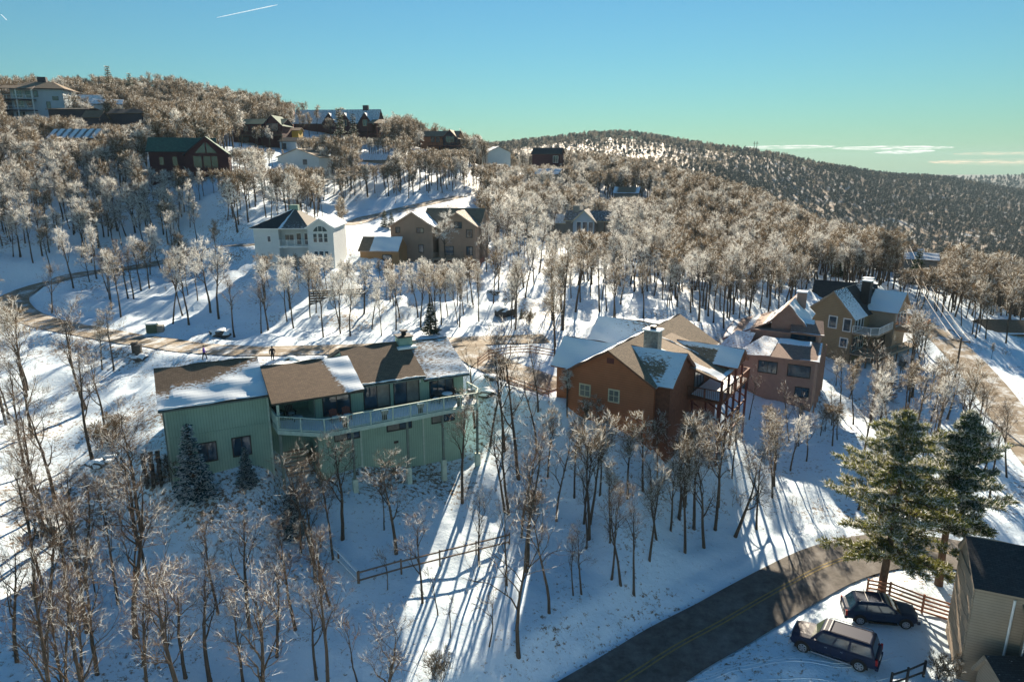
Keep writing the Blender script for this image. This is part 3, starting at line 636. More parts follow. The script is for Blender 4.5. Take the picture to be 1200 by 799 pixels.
# ================================================================== wooden house with many gables
ZB = -24.5; wz = -16.17
edge_mat[0] = mat('red_brown_fascia', (.16, .07, .045), .7, .2, 3)
w = house('wooden_gable_house', 'red brown wooden house with many snowy gables and stone chimney', W_FR, ZB, 0)
for x, y in [(0, 4), (0, 10), (0, 16), (5, 6), (6, 11), (-4, 4), (-4, 13), (8, 8)]: q = fr(W_FR, x, y); HOUSES.append((q[0], q[1], 5.5))
ww, tr = M['wood_wall'], M['tan_roof']
gable(w, -4.35, 4.35, 0, 18.2, Z(-26.5), Z(-18.75), Z(wz), 'y', ww, tr, .5, (lambda u, v: 1.0, lambda u, v: .05 + 1.4*max(0, .05-v)*8 + .35*math.exp(-((u-.45)**2+(v-.55)**2)*60)), ends=(1, 0), eave_over=.35)
gable(w, -6.1, .2, 1.0, 5.1, Z(-24.5), Z(-18.3), Z(-16.5), 'x', ww, tr, .35, ('full', 'full'), ends=(1, 0), eave_over=.62)
gable(w, -7.2, .2, 10.9, 15.3, Z(-24.0), Z(-18.2), Z(-16.4), 'x', ww, tr, .35, (lambda u, v: .85-.55*(u*v), 'full'), ends=(1, 0), eave_over=.7)
gable(w, .2, 5.7, .38, 6.5, Z(-27.5), Z(-18.7), Z(-16.55), 'x', M['wood_dark'], tr, .35, (lambda u, v: .75-.5*(1-abs(v-.45)*2)*(u > .1)*(u < .8), 'full'), ends=(0, 1), eave_over=.3)
wall_c = MB(); wall_c.prism([(4.2, 6.4), (5.6, 6.4), (5.6, 15), (4.2, 15)], Z(-28), Z(-18.8)); wall_c.put('wall', M['wood_dark'], w)
roof_plane(w, (8.7, 5.2, Z(-19.0)), (8.7, 12.2, Z(-19.0)), (1.2, 12.2, Z(-16.8)), (1.2, 5.2, Z(-16.8)), tr, lambda u, v: -.1 + 1.2*(abs(u-.08-.1*(1-v)) < .09) + .9*(abs(u-.62) < .03) + .9*(v < .04), seed=9)
gable(w, 2.4, 8.9, 8.9, 12.4, Z(-18.75), Z(-18.45), Z(-17.25), 'x', M['wood_dark'], tr, .35, (lambda u, v: .85-.6*(u < .65)*(v < .8), 'full'), ends=(0, 1), eave_over=.3)
roof_plane(w, (4.7, 18.6, Z(-18.9)), (-4.7, 18.6, Z(-18.9)), (0, 16.5, Z(wz)+.1), (0, 16.5, Z(wz)+.1), tr, SN['dust'], seed=10)
for a, b in ((1.41, 2.38), (4.42, 5.32)): window(w, (-4.35, 0), (4.35, 0), a, b, Z(-20.95), Z(-19.92), 2, 2, 'cream_wall', 'glass_pale', .12)
mb = MB(); mb.box(-.3, .4, -.05, 0.0, Z(-17.4), Z(-16.9)); mb.put('gable_vent', M['maroon_trim'], w)
mb = MB(); mb.tube([(-4.3, -.1, Z(-18.9)), (-4.3, -.1, Z(-23.5))], [.07, .07], 6); mb.put('downspout', M['dark_metal'], w)
mb = MB(); mb.box(1.35, 2.75, 4.45, 5.5, Z(-18.0), Z(-15.0)); co = mb.put('chimney', M['chim_stone'], w)
mb = MB(); mb.box(1.2, 2.9, 4.3, 5.65, Z(-15.0), Z(-14.88)); mb.put('chimney_cap', M['snow'], co); mb = MB(); mb.box(1.8, 2.3, 4.75, 5.2, Z(-14.88), Z(-14.6)); mb.put('flue', M['dark_metal'], co)
DW = [(5.7, 5.0), (9.0, 5.0), (9.0, 14.2), (5.7, 14.2)]
mb = MB(); mb.prism(DW, Z(-21.2), Z(-21.0)); mb.put('deck_floor', M['wood_dark'], w); mb = MB(); mb.prism([(5.8, 6), (8.9, 5.2), (8.9, 14), (5.8, 14)], Z(-20.996), Z(-20.93)); mb.put('deck_snow', M['snow'], w)
railing(w, DW, Z(-21), 1.05, 'wood_dark', 1.6, .18)
for y in (5.1, 7.3, 9.5, 11.8, 14.1):
    q = fr(W_FR, 8.85, y); post(w, 8.85, y, Z(h1(*q))-.3, Z(-18.9) if y < 12 else Z(-19.9), 'maroon_trim', .2, 'deck_post')
    mb = MB(); mb.bar((8.85, y, Z(-23)), (6.0, y, Z(-21.3)), .12); mb.put('brace', M['maroon_trim'], w)
for y in (5.2, 9.5, 14.0): q = fr(W_FR, 6.2, y); post(w, 6.2, y, Z(h1(*q))-.3, Z(-21.2), 'maroon_trim', .2, 'deck_post')
for z in (-23.3, -25.0): mb = MB(); mb.bar((8.85, 5.1, Z(z)), (8.85, 14.1, Z(z)), .12, .2); mb.put('cross_beam', M['maroon_trim'], w)
for k, (a, b) in enumerate(((5.1, 7.3), (7.3, 9.5), (9.5, 11.8))): mb = MB(); mb.bar((8.85, a, Z(-25)), (8.85, b, Z(-23.3)), .1); mb.put('brace', M['maroon_trim'], w)
window(w, (5.6, 6.6), (5.6, 14.8), .6, 3.4, Z(-20.9), Z(-19.2), 3, 1, name='window')

# ================================================================== taupe house
tp = onz(956, 422, -21.4); T_FR = (tp[0], tp[1], -29.0); ZB = -28.0
edge_mat[0] = M['taupe']
t_ = house('taupe_house', 'taupe stucco house with faded brown roofs edged in snow', T_FR, ZB, 0)
for x, y in [(-2, 3), (-6, 3), (-10, 4), (-3, 8), (-8, 9), (-12, 8)]: q = fr(T_FR, x, y); HOUSES.append((q[0], q[1], 5.5))
tw, pr = M['taupe'], M['pink_roof']
mb = MB(); mb.prism([(-8.4, 0), (0, 0), (0, 9), (-8.4, 9)], Z(-31), Z(-21.5)); mb.put('wall', tw, t_)
mb = MB(); mb.prism([(-8.4, 6.2), (-.4, 6.2), (-.4, 11), (-8.4, 11)], Z(-21.5), Z(-19.95)); mb.put('upper_wall', tw, t_)
mb = MB(); mb.prism([(-11.2, .8), (-8.4, .8), (-8.4, 9), (-11.2, 9)], Z(-30), Z(-21.8)); mb.put('side_wall', tw, t_)
roof_plane(t_, (-4.9, -.5, Z(-21.5)), (.45, -.5, Z(-21.5)), (.2, 4.4, Z(-20.4)), (-4.6, 4.4, Z(-20.4)), pr, lambda u, v: .05 + 1.1*max(0, .1-v)*8*(u > .6) + 1.4*max(0, u-.92)*8 + .95*(v > .75)*(u < .75), seed=21)
roof_plane(t_, (-8.9, -.4, Z(-21.7)), (-4.9, -.4, Z(-21.5)), (-4.6, 4.4, Z(-20.4)), (-6.5, 4.4, Z(-20.3)), pr, SN['half'], seed=22)
roof_plane(t_, (-11.8, .2, Z(-22.1)), (-8.0, .2, Z(-22.1)), (-7.6, 5.2, Z(-20.2)), (-10.0, 5.2, Z(-20.2)), pr, SN['half'], seed=23)
roof_plane(t_, (-3.6, 6.0, Z(-19.85)), (.2, 6.0, Z(-19.85)), (-.3, 9.2, Z(-18.7)), (-4.2, 9.2, Z(-18.7)), pr, lambda u, v: .0 + 1.2*(v > .72)*(u < .7) + 1.2*(v < .06), seed=24)
window(t_, (-4, 6.2), (0, 6.2), .5, 3.2, Z(-20.6), Z(-20.05), 3, 1, name='clerestory_window')
# tall shed gable
gable(t_, -6.2, -2.5, 7.8, 16.5, Z(-24), Z(-18.9), Z(-16.8), 'y', tw, pr, .3, (lambda u, v: .25 + .5*(v < .3) + .55*(abs(v-.55) < .08), 'full'), ends=(1, 1), eave_over=.5)
roof_plane(t_, (-12.6, 16.5, Z(-21.4)), (-11.8, 6.0, Z(-21.6)), (-6.7, 7.2, Z(-19.2)), (-6.7, 16.5, Z(-19.2)), pr, lambda u, v: .35 + .35*math.sin(v*14), seed=25)
mb = MB(); mb.box(-4.0, -2.9, 12.5, 13.5, Z(-18), Z(-15.9)); co = mb.put('chimney', tw, t_); mb = MB(); mb.box(-4.1, -2.8, 12.4, 13.6, Z(-15.9), Z(-15.75)); mb.put('chimney_cap', M['snow'], co)
window(t_, (-11, 0), (0, 0), 8.2, 10.5, Z(-23.6), Z(-22.3), 1, 1, 'frame_dark'); window(t_, (-11, 0), (0, 0), 4.9, 6.9, Z(-23.6), Z(-22.3), 2, 1)
window(t_, (-11, 0), (0, 0), 2.65, 3.8, Z(-25.9), Z(-24.5), 1, 1); window(t_, (-11, .8), (-8.4, .8), .3, 1.8, Z(-25.4), Z(-24.0), 2, 1); window(t_, (-11, 0), (0, 0), 9.2, 10.6, Z(-26.0), Z(-24.9), 2, 1)
for k in range(5): post(t_, .35, .3+k*2.2, Z(-29.5), Z(-21.6), 'taupe', .16, 'side_post')

# ================================================================== ochre house
a0 = P(980.3, 341, 99.5); Y_FR = (a0[0], a0[1], -46.0); ZB = -28.5
edge_mat[0] = M['beige_wall']
y_ = house('ochre_house', 'tall ochre shake house with blue shadowed snowy roof and deck on stilts', Y_FR, ZB, 0)
for x, y in [(0, 3), (0, 8), (4, 4), (4, 9), (8, 8)]: q = fr(Y_FR, x, y); HOUSES.append((q[0], q[1], 5.5))
gable(y_, -4.1, 2.9, 0, 12.5, Z(-30.5), Z(-21.1), Z(-17.7), 'y', M['yellow_wall'], M['dark_roof'], .4, ('full', lambda u, v: .75-.25*v - .9*(u > .35)*(u < .6)), ends=(1, 1), center=-.2)
gable(y_, .5, 6.4, 6.4, 11.6, Z(-30.5), Z(-20.6), Z(-18.2), 'x', M['beige_wall'], M['dark_roof'], .4, (lambda u, v: .95-.8*(u < .3), 'full'), ends=(0, 1))
window(y_, (-4.1, 0), (2.9, 0), 3.6, 4.6, Z(-23.0), Z(-21.4), 1, 1, 'white_trim', 'glass', .14); window(y_, (-4.1, 0), (2.9, 0), 5.7, 6.6, Z(-23.2), Z(-21.5), 1, 1, 'white_trim', 'glass', .14)
window(y_, (-4.1, 0), (2.9, 0), 5.5, 6.4, Z(-25.6), Z(-24.4), 1, 1, 'white_trim', 'glass', .14)
for a, b in ((.6, 1.4), (1.8, 2.6), (3.0, 3.8)): window(y_, (2.9, 0), (2.9, 12), a, b, Z(-23.2), Z(-21.7), 1, 1, 'white_trim', 'glass', .1)
for a, b in ((.6, 2.2), (3.0, 4.6)): window(y_, (2.9, 0), (2.9, 12), a, b, Z(-26.2), Z(-24.3), 2, 1, 'white_trim', 'glass', .1)
for a, b in ((.5, 1.8), (2.1, 3.2), (3.5, 4.7)): window(y_, (6.4, 6.4), (6.4, 11.6), a, b, Z(-22.9), Z(-21.1), 1, 1, 'white_trim', 'glass', .1)
for x, y in ((.6, 8.2), (1.4, 5.8)):
    mb = MB(); mb.box(x, x+1.2, y, y+1.1, Z(-20), Z(-16.6)); co = mb.put('chimney', M['dark_metal'], y_); mb = MB(); mb.box(x-.1, x+1.3, y-.1, y+1.2, Z(-16.6), Z(-16.45)); mb.put('chimney_cap', M['snow'], co)
for zf in (-26.3, -23.3):
    pl = [(2.95, -.2), (5.4, -.2), (6.2, .8), (6.2 if zf > -25 else 8.2, 6.3), (2.95, 6.3)] if zf > -25 else [(2.95, -.2), (5.4, -.6), (6.8, .4), (8.4, 12.5), (6.5, 12.5), (6.5, 6.3), (2.95, 6.3)]
    mb = MB(); mb.prism(pl, Z(zf)-.22, Z(zf)); mb.put('deck_floor', M['beige_wall'], y_); railing(y_, pl[:4] if zf < -25 else pl[:4], Z(zf), 1.05, 'white_trim' if zf > -25 else 'grey_green', 1.7, .16)
for x, y in ((3.1, -.1), (5.3, -.3), (6.7, .6), (7.0, 3), (7.4, 6), (7.9, 9.4), (8.3, 12.3), (5.0, 3.2), (5.4, 6)):
    q = fr(Y_FR, x, y); post(y_, x, y, Z(h1(*q))-.3, Z(-23.5) if x < 7 else Z(-26.4), 'old_wood', .18, 'deck_post')
pl = [(6.5, 6.4), (9.5, 6.4), (9.5, 12.4), (6.5, 12.4)]; mb = MB(); mb.prism(pl, Z(-23.5), Z(-23.3)); mb.put('side_deck', M['fresh_wood'], y_); railing(y_, pl, Z(-23.3), 1.0, 'fresh_wood', 1.5, .2)
for x, y in ((9.3, 6.6), (9.3, 12.2)): q = fr(Y_FR, x, y); post(y_, x, y, Z(h1(*q))-.3, Z(-23.5), 'old_wood', .18, 'deck_post')
a0 = P(990, 352, 128); d_ = house('dark_roofed_house', 'low dark maroon roofed house just behind the ochre house', (a0[0], a0[1], -30), a0[2]-5, 9); ZB = a0[2]-5
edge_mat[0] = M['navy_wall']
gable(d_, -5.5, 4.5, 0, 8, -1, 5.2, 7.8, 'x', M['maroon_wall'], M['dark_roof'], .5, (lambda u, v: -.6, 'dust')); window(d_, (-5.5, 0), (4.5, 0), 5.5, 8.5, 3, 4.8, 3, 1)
mb = MB(); mb.prism([(-2.4, -2.5), (3.5, -2.5), (3.5, 0), (-2.4, 0)], 0, 4.6); mb.put('wing', M['maroon_wall'], d_)

# ================================================================== white house
w0 = onz(359.5, 266.3, -9.5); WH = (w0[0], w0[1], 2.0); ZB = -16.8
edge_mat[0] = M['white_trim']
h_ = house('white_house', 'white lap sided house with arched tower windows and grey hip roof', WH, ZB, 0)
for x, y in [(2, 4), (-3, 5), (-8, 5)]: q = fr(WH, x, y); HOUSES.append((q[0], q[1], 6.5))
gable(h_, 0, 4.15, 0, 10, Z(-18.5), Z(-9.5), Z(-8.15), 'y', M['white_wall'], M['grey_roof'], .35, ('dust', 'full'), ends=(1, 0), wallname='tower_wall')
mb = MB(); mb.prism([(-9.3, 2.2), (-5.1, 1.6), (-5.1, 3.2), (0, 3.2), (0, 10.5), (-9.3, 10.5)], Z(-18.5), Z(-9.9)); mb.put('wall', M['white_wall'], h_)
rg = (-3.4, 6.6, Z(-6.9)); c1, c2, c3, c4, c5 = (-9.9, 1.7, Z(-9.8)), (-4.9, 1.0, Z(-9.8)), (0, 1.4, Z(-9.8)), (.5, 11, Z(-9.8)), (-9.9, 11, Z(-9.8))
roof_plane(h_, c1, c2, rg, rg, M['dark_roof'], lambda u, v: -.2, seed=31); roof_plane(h_, c2, c3, rg, rg, M['grey_roof'], lambda u, v: .38 - .3*v + .7*(u < .1), seed=32)
roof_plane(h_, c5, c1, rg, rg, M['grey_roof'], SN['full'], seed=33); roof_plane(h_, c3, c4, rg, rg, M['grey_roof'], SN['thin'], seed=34); roof_plane(h_, c4, c5, rg, rg, M['grey_roof'], SN['full'], seed=35)
mb = MB(); mb.box(-4.3, -2.9, 6.3, 7.4, Z(-8), Z(-6.3)); mb.put('chimney', M['chim_green'], h_)
for a, b in ((.95, 1.5), (1.75, 2.4), (2.65, 3.2)):
    window(h_, (0, 0), (4.15, 0), a, b, Z(-11.9), Z(-10.55), 1, 2, 'white_trim', 'glass', .07); window(h_, (0, 0), (4.15, 0), a, b, Z(-14.1), Z(-13.4), 1, 1, 'white_trim', ['glass', 'glass_pale'], .07)
window(h_, (0, 0), (4.15, 0), 1.78, 2.38, Z(-10.2), Z(-9.35), 1, 1, 'white_trim', 'glass', .07)
for s in (-1, 1):       # arched side lights
    mb = MB(); c = 2.08; pts = [(c+s*(.40), -.03, Z(-10.2)), (c+s*1.15, -.03, Z(-10.2)), (c+s*.95, -.03, Z(-9.85)), (c+s*.65, -.03, Z(-9.55)), (c+s*.40, -.03, Z(-9.42))]
    mb.add(pts, [(0, 1, 2, 3, 4) if s > 0 else (4, 3, 2, 1, 0)]); mb.put('arched_pane', M['glass'], h_)
window(h_, (-9.3, 2.2), (-5.1, 1.6), 2.35, 2.85, Z(-12.0), Z(-11.1), 1, 1, 'white_trim')
for a, b, z0, z1, n in ((.6, 2.0, -12.0, -11.0, 2), (2.5, 3.2, -12.6, -10.8, 1), (3.8, 4.6, -12.6, -10.8, 1), (3.6, 4.4, -15.6, -14.0, 1)): window(h_, (-5.1, 3.2), (0, 3.2), a, b, Z(z0), Z(z1), n, 1, 'white_trim')
mb = MB(); mb.prism([(-5.1, 1.3), (0, 1.3), (0, 3.2), (-5.1, 3.2)], Z(-12.95), Z(-12.75)); mb.put('balcony_floor', M['white_trim'], h_); railing(h_, [(-5.0, 1.4), (-.05, 1.4)], Z(-12.75), 1.0, 'white_trim', 1.2, .2)

# ================================================================== tan house
t0 = P(482.7, 249.3, 121); TN = (t0[0], t0[1], -10.0); ZB = -18.3
n_ = house('tan_house', 'tall tan sided house with brick base and frosted tree before it', TN, ZB, 0)
for x, y in [(0, 4), (-5, 1), (5, 6), (10, 5)]: q = fr(TN, x, y); HOUSES.append((q[0], q[1], 6))
edge_mat[0] = mat('peach_fascia', (.5, .36, .28), .7, .1, 3)
zr = float(t0[2]); gable(n_, -4.1, 3.7, 0, 7, Z(-19.5), Z(zr-2.35), Z(zr), 'y', M['tan_wall'], M['tan_roof'], .4, ('dust', lambda u, v: .85-.2*v), ends=(1, 0), center=0)
mb = MB(); mb.box(-4.12, 3.72, -.03, 6.9, Z(-19.6), Z(-17.0)); mb.put('brick_base', M['brick_wall'], n_)
for a, b, c, d, nx in ((1.0, 1.7, -11.5, -10.6, 1), (4.9, 6.1, -11.4, -10.7, 2), (5.2, 6.0, -14.9, -13.6, 1)): window(n_, (-4.1, 0), (3.7, 0), a, b, Z(c), Z(d), nx, 1, gm=['glass', 'glass_pale'])
gable(n_, -8.3, -1.2, -4.4, .6, Z(-19.5), Z(-14.2), Z(-12.2), 'x', M['sun_warmed_wall'], M['tan_roof'], .3, (lambda u, v: .9-1.1*(u < .3), 'dust'), ends=(1, 0), wallname='side_wing_wall')
window(n_, (-8.3, -4.4), (-1.2, -4.4), 4.2, 5.7, Z(-16.2), Z(-15.0), 2, 1)
gable(n_, 1.0, 11.4, 3.2, 11.5, Z(-20.5), Z(zr-2.4), Z(zr+.35), 'x', M['tan_wall'], M['tan_roof'], .4, (lambda u, v: .1+.9*(v < .06), 'dust'), ends=(1, 1), wallname='main_wing_wall')
gable(n_, 4.6, 11.4, .8, 7.5, Z(-20.5), Z(zr-2.2), Z(zr+.1), 'y', M['tan_wall'], M['tan_roof'], .4, (lambda u, v: .8, 'dust'), ends=(1, 0), wallname='front_wing_wall', center=7.9)
mb = MB(); mb.box(4.58, 11.43, .77, 7.4, Z(-20.6), Z(-16.4)); mb.put('brick_base', M['brick_wall'], n_)
for z0, z1 in ((-12.2, -10.9), (-15.3, -13.9), (-18.7, -17.5)): window(n_, (4.6, .8), (11.4, .8), 5.1, 6.1, Z(z0), Z(z1), 2, 1)
window(n_, (4.6, .8), (11.4, .8), 3.0, 4.2, Z(-10.6), Z(-9.6), 2, 1); window(n_, (4.6, .8), (11.4, .8), 1.0, 2.6, Z(-15.4), Z(-13.9), 2, 1); window(n_, (4.6, .8), (11.4, .8), 3.4, 4.2, Z(-18.7), Z(-17.5), 1, 1)
mb = MB(); mb.prism([(3.8, -1.2), (9.0, -1.2), (9.0, .75), (3.8, .75)], Z(-16.1), Z(-15.9)); mb.put('deck_floor', M['beige_wall'], n_); railing(n_, [(3.8, .7), (3.8, -1.2), (9.0, -1.2), (9.0, .7)], Z(-15.9), 1.0, 'beige_wall', 1.6, .2)
for x in (4, 6.4, 8.8): q = fr(TN, x, -1.1); post(n_, x, -1.1, Z(h1(*q))-.3, Z(-16.1), 'beige_wall', .18, 'deck_post')

# ================================================================== houses up the hill
def far_house(name, label, px, py, d, yaw, W, D, zw, zr, wall, roof, axis='x', snow=('none', 'none'), r=None, trim='old_wood', zdown=4.0, wins=(), over=.5, center=None):
    """px, py, d: where the middle of the front wall's foot stands"""
    q = P(px, py, d); edge_mat[0] = M[trim]
    o = house(name, label, (q[0], q[1], yaw), q[2], r if r is not None else W*.62)
    gable(o, -W/2, W/2, 0, D, -zdown, zw, zr, axis, M[wall], M[roof], over, snow, center=center)
    for (a, b, c, e, nx, ny, fm) in wins: window(o, (-W/2, 0), (W/2, 0), a, b, c, e, nx, ny, fm)
    return o
# maroon house with green metal roof
o = far_house('maroon_house', 'dark maroon house with green metal roof and big gable windows', 215, 200, 150, 18, 13, 9, 4.2, 7.0, 'maroon_wall', 'green_roof', 'x', (lambda u, v: -1, 'none'), trim='green_roof' if False else 'navy_wall', r=9,
              wins=[(2.0, 2.8, 1.2, 2.8, 1, 1, 'maroon_trim'), (4.6, 5.5, 1.0, 2.9, 1, 1, 'maroon_trim')])
gable(o, 1.0, 9.6, -3.0, 6.5, -4, 3.6, 7.1, 'y', M['maroon_wall'], M['green_roof'], .5, (lambda u, v: -1, lambda u, v: -1), wallname='gable_wing', center=5.3)
for a, b in ((1.6, 3.2), (3.6, 5.0), (5.2, 6.4)): window(o, (1.0, -3.0), (9.6, -3.0), a, b, .6, 3.0, 1, 1, 'maroon_trim')
mb = MB(); mb.add([(3.0, -3.04, 3.7), (5.1, -3.04, 3.7), (5.1, -3.04, 5.9)], [(0, 1, 2)]); mb.add([(5.4, -3.04, 3.7), (7.4, -3.04, 3.7), (5.4, -3.04, 5.9)], [(0, 1, 2)]); mb.put('gable_pane', M['glass'], o)
mb = MB(); mb.prism([(0, -5.2), (13, -5.2), (13, -3), (0, -3)], -.4, -.15); mb.put('deck_floor', M['maroon_trim'], o); railing(o, [(9.8, -5.1), (17.0, -4.6)], -.2, 1.1, 'fresh_wood', 1.1, .25); railing(o, [(0, -5.1), (9.6, -5.1)], -.2, 1.1, 'maroon_trim', 1.5, .25)
mb = MB(); mb.prism([(9.8, -5.2), (17, -4.8), (17, -2), (9.8, -2)], -.6, -.3); mb.put('side_deck', M['fresh_wood'], o)
for x in (10, 13.3, 16.8): mb = MB(); mb.box(x-.1, x+.1, -4.8, -4.6, -4, -.6); mb.put('deck_post', M['maroon_trim'], o)
# big white hilltop house, its blue shade put into the wall colour
o = far_house('white_hilltop_house', 'large three storey pale house with balconies on the left hilltop', 48, 141, 212, 12, 14.5, 11, 9.2, 9.45, 'blue_wall', 'tan_roof', 'x', ('thin', 'none'), trim='navy_wall', r=9,
              wins=[(.8, 3.2, .6, 2.4, 3, 1, 'white_trim'), (.8, 3.2, 3.7, 5.6, 3, 1, 'white_trim'), (.8, 3.2, 6.6, 8.6, 3, 1, 'white_trim'), (6.5, 7.5, 6.9, 8.5, 1, 1, 'navy_wall'), (11.5, 13, 6.0, 7.0, 2, 1, 'navy_wall'), (9.6, 10.6, 3.4, 5.4, 1, 1, 'navy_wall'), (4.2, 5.6, 6.7, 8.4, 2, 1, 'navy_wall'), (4.2, 5.6, 3.9, 5.5, 2, 1, 'navy_wall')])
for e0, e1, r0_, r1_ in (((-8.3, -1, 9.3), (8.3, -1, 9.3), (3, 5.5, 11.8), (-3, 5.5, 11.8)), ((8.3, 12, 9.3), (-8.3, 12, 9.3), (-3, 5.5, 11.8), (3, 5.5, 11.8)), ((8.3, -1, 9.3), (8.3, 12, 9.3), (3, 5.5, 11.8), (3, 5.5, 11.8)), ((-8.3, 12, 9.3), (-8.3, -1, 9.3), (-3, 5.5, 11.8), (-3, 5.5, 11.8))):
    roof_plane(o, e0, e1, r0_, r1_, M['tan_roof'], SN['thin'], seed=40)
for z in (2.9, 6.0):
    mb = MB(); mb.prism([(-9.2, -2.4), (-.4, -2.4), (-.4, 0), (-9.2, 0)], z-.25, z); mb.put('balcony_floor', M['navy_wall'], o); railing(o, [(-9.2, -2.3), (-.4, -2.3)], z, 1.1, 'white_trim', 1.6, .3)
for x in (-9.0, -4.8, -.5): mb = MB(); mb.box(x-.13, x+.13, -2.4, -2.15, -3, 9); mb.put('balcony_post', M['white_trim'], o)
mb = MB(); mb.box(-1.2, 1.2, 5, 6.5, 10, 13.2); mb.put('chimney', M['navy_wall'], o)
roof_plane(o, (-9.6, -2.6, 9.0), (0, -2.6, 9.0), (-.5, 1, 10.2), (-9.2, 1, 10.2), M['tan_roof'], SN['thin'], seed=41)
for (nm, lb, *a), k in [(('tan_roof_lodge', 'long low building with tan roof right of the white hilltop house', 95, 139, 225, 5, 12, 8, 4.2, 7.6, 'grey_wall', 'tan_roof', 'x', ('half', 'none')), {}),
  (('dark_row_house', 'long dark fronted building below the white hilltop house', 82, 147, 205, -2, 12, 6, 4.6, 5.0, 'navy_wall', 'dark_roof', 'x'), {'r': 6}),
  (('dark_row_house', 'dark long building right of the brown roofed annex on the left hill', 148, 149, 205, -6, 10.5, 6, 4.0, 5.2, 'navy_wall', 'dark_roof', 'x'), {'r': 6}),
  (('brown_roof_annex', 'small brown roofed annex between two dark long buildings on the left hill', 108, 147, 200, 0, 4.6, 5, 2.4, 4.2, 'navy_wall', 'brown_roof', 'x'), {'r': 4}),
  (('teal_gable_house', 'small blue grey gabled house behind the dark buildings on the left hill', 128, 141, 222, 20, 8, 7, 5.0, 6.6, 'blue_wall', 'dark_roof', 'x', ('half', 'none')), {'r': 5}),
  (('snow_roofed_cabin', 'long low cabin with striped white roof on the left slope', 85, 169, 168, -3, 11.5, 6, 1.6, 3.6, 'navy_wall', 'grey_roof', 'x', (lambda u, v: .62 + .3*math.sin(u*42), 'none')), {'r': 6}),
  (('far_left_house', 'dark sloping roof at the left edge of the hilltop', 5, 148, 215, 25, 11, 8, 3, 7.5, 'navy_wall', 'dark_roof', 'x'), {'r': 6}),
  (('tan_roof_cottage', 'pale cottage with flat looking tan roof in the middle of the hill', 350, 198, 190, -8, 12, 9, 3.2, 5.4, 'white_wall', 'tan_roof', 'y'), {'r': 7, 'wins': [(7.5, 8.5, 1.2, 2.4, 1, 1, 'frame_dark')], 'trim': 'beige_wall'}),
  (('brown_low_house', 'low brown roofed house right of the tall frosted spruces', 434, 197, 226, 0, 10, 8, 2.6, 4.4, 'grey_wall', 'tan_roof', 'x', ('half', 'none')), {}),
  (('crest_house', 'dark house roof peeking over the crest behind the left hill', 294, 122, 300, 0, 11, 7, 1.8, 3.6, 'navy_wall', 'dark_roof', 'x'), {}),
  (('arched_roof_house', 'pale rounded roof house left of the dark one near the gap', 585, 190, 285, 20, 10, 8, 4, 6.2, 'white_wall', 'grey_roof', 'y', ('full', 'dust')), {}),
  (('dark_ridge_house', 'dark house with pale window on the middle ridge', 640, 193, 285, -15, 12, 8, 4.4, 6.8, 'maroon_wall', 'dark_roof', 'x'), {'wins': [(9, 11, .8, 3.4, 2, 1, 'white_trim')]}),
  (('pink_roof_house', 'low snowy pink roofed house in the woods of the middle slope', 640, 211, 232, -25, 8, 7, 2, 3.6, 'grey_wall', 'pink_roof', 'x', ('half', 'none')), {}),
  (('snowy_ridge_house', 'snow edged tan roofed house right on the middle ridge', 733, 238, 235, -18, 8, 7, 3.4, 5.2, 'grey_wall', 'tan_roof', 'x', ('edges', 'none')), {}),
  (('right_slope_house', 'low snowy roofed house in the trees of the right ridge', 1078, 314, 190, -25, 8, 7, 2.4, 3.8, 'grey_wall', 'pink_roof', 'x', ('half', 'none')), {}),
  (('small_right_house', 'tiny roof under the trees above the low snowy roofed house', 1070, 306, 205, -20, 5, 5, 2, 3.4, 'grey_wall', 'tan_roof', 'x', ('half', 'none')), {}),
  (('brown_roof_house', 'long brown roofed house with white lower roof at the right edge', 1200, 404, 114, -8, 11, 7, 1.9, 3.4, 'grey_wall', 'brown_roof', 'x', (lambda u, v: .1 + .9*(v < .12), 'none')), {'wins': [(2, 4, .4, 1.8, 2, 1, 'white_trim')]})]:
    far_house(nm, lb, *a, **k)
# chalet with deck, left of the lodge
o = far_house('green_roof_chalet', 'dark chalet with long front deck and green roof below the lodge tower', 303, 167, 215, -3, 16, 8, 5.6, 7.2, 'maroon_wall', 'green_roof', 'x', trim='navy_wall', zdown=5,
              wins=[(1.2, 2.6, 3.3, 4.9, 1, 1, 'frame_dark'), (3.6, 5.0, 3.3, 4.9, 1, 1, 'frame_dark'), (6.0, 7.4, 3.3, 4.9, 1, 1, 'frame_dark'), (2, 5, -.2, 1.6, 2, 1, 'frame_dark')])
gable(o, 2.4, 8.2, -1.0, 7, -5, 5.2, 8.0, 'y', M['maroon_wall'], M['green_roof'], .5, (lambda u, v: -1, lambda u, v: -1), wallname='gable_wing'); window(o, (2.4, -1), (8.2, -1), 1.2, 4.6, 3.4, 5.6, 3, 1)
mb = MB(); mb.prism([(-8, -3.4), (9, -3.4), (9, -1), (-8, 0)], 1.9, 2.15); mb.put('deck_floor', M['old_wood'], o); railing(o, [(-8, -3.3), (9, -3.3)], 2.15, 1.1, 'old_wood', 1.8, .3)
for x in (-7.8, -3.6, 1, 5, 8.8): mb = MB(); mb.box(x-.12, x+.12, -3.4, -3.15, -4, 1.9); mb.put('deck_post', M['old_wood'], o)
# yellow deck box, small pale house under it
far_house('yellow_porch_house', 'small house with bright yellow wooden porch right of the chalet', 341, 167, 222, 0, 5.2, 5, 3.8, 4.6, 'yellow_deck', 'brown_roof', 'x', r=4)
far_house('pale_annex', 'small pale two storey annex below the yellow porch', 338, 177, 212, 0, 5.0, 5, 3.0, 4.0, 'blue_wall', 'grey_roof', 'x', r=4, wins=[(1, 1.9, .6, 2.2, 1, 1, 'frame_dark')])
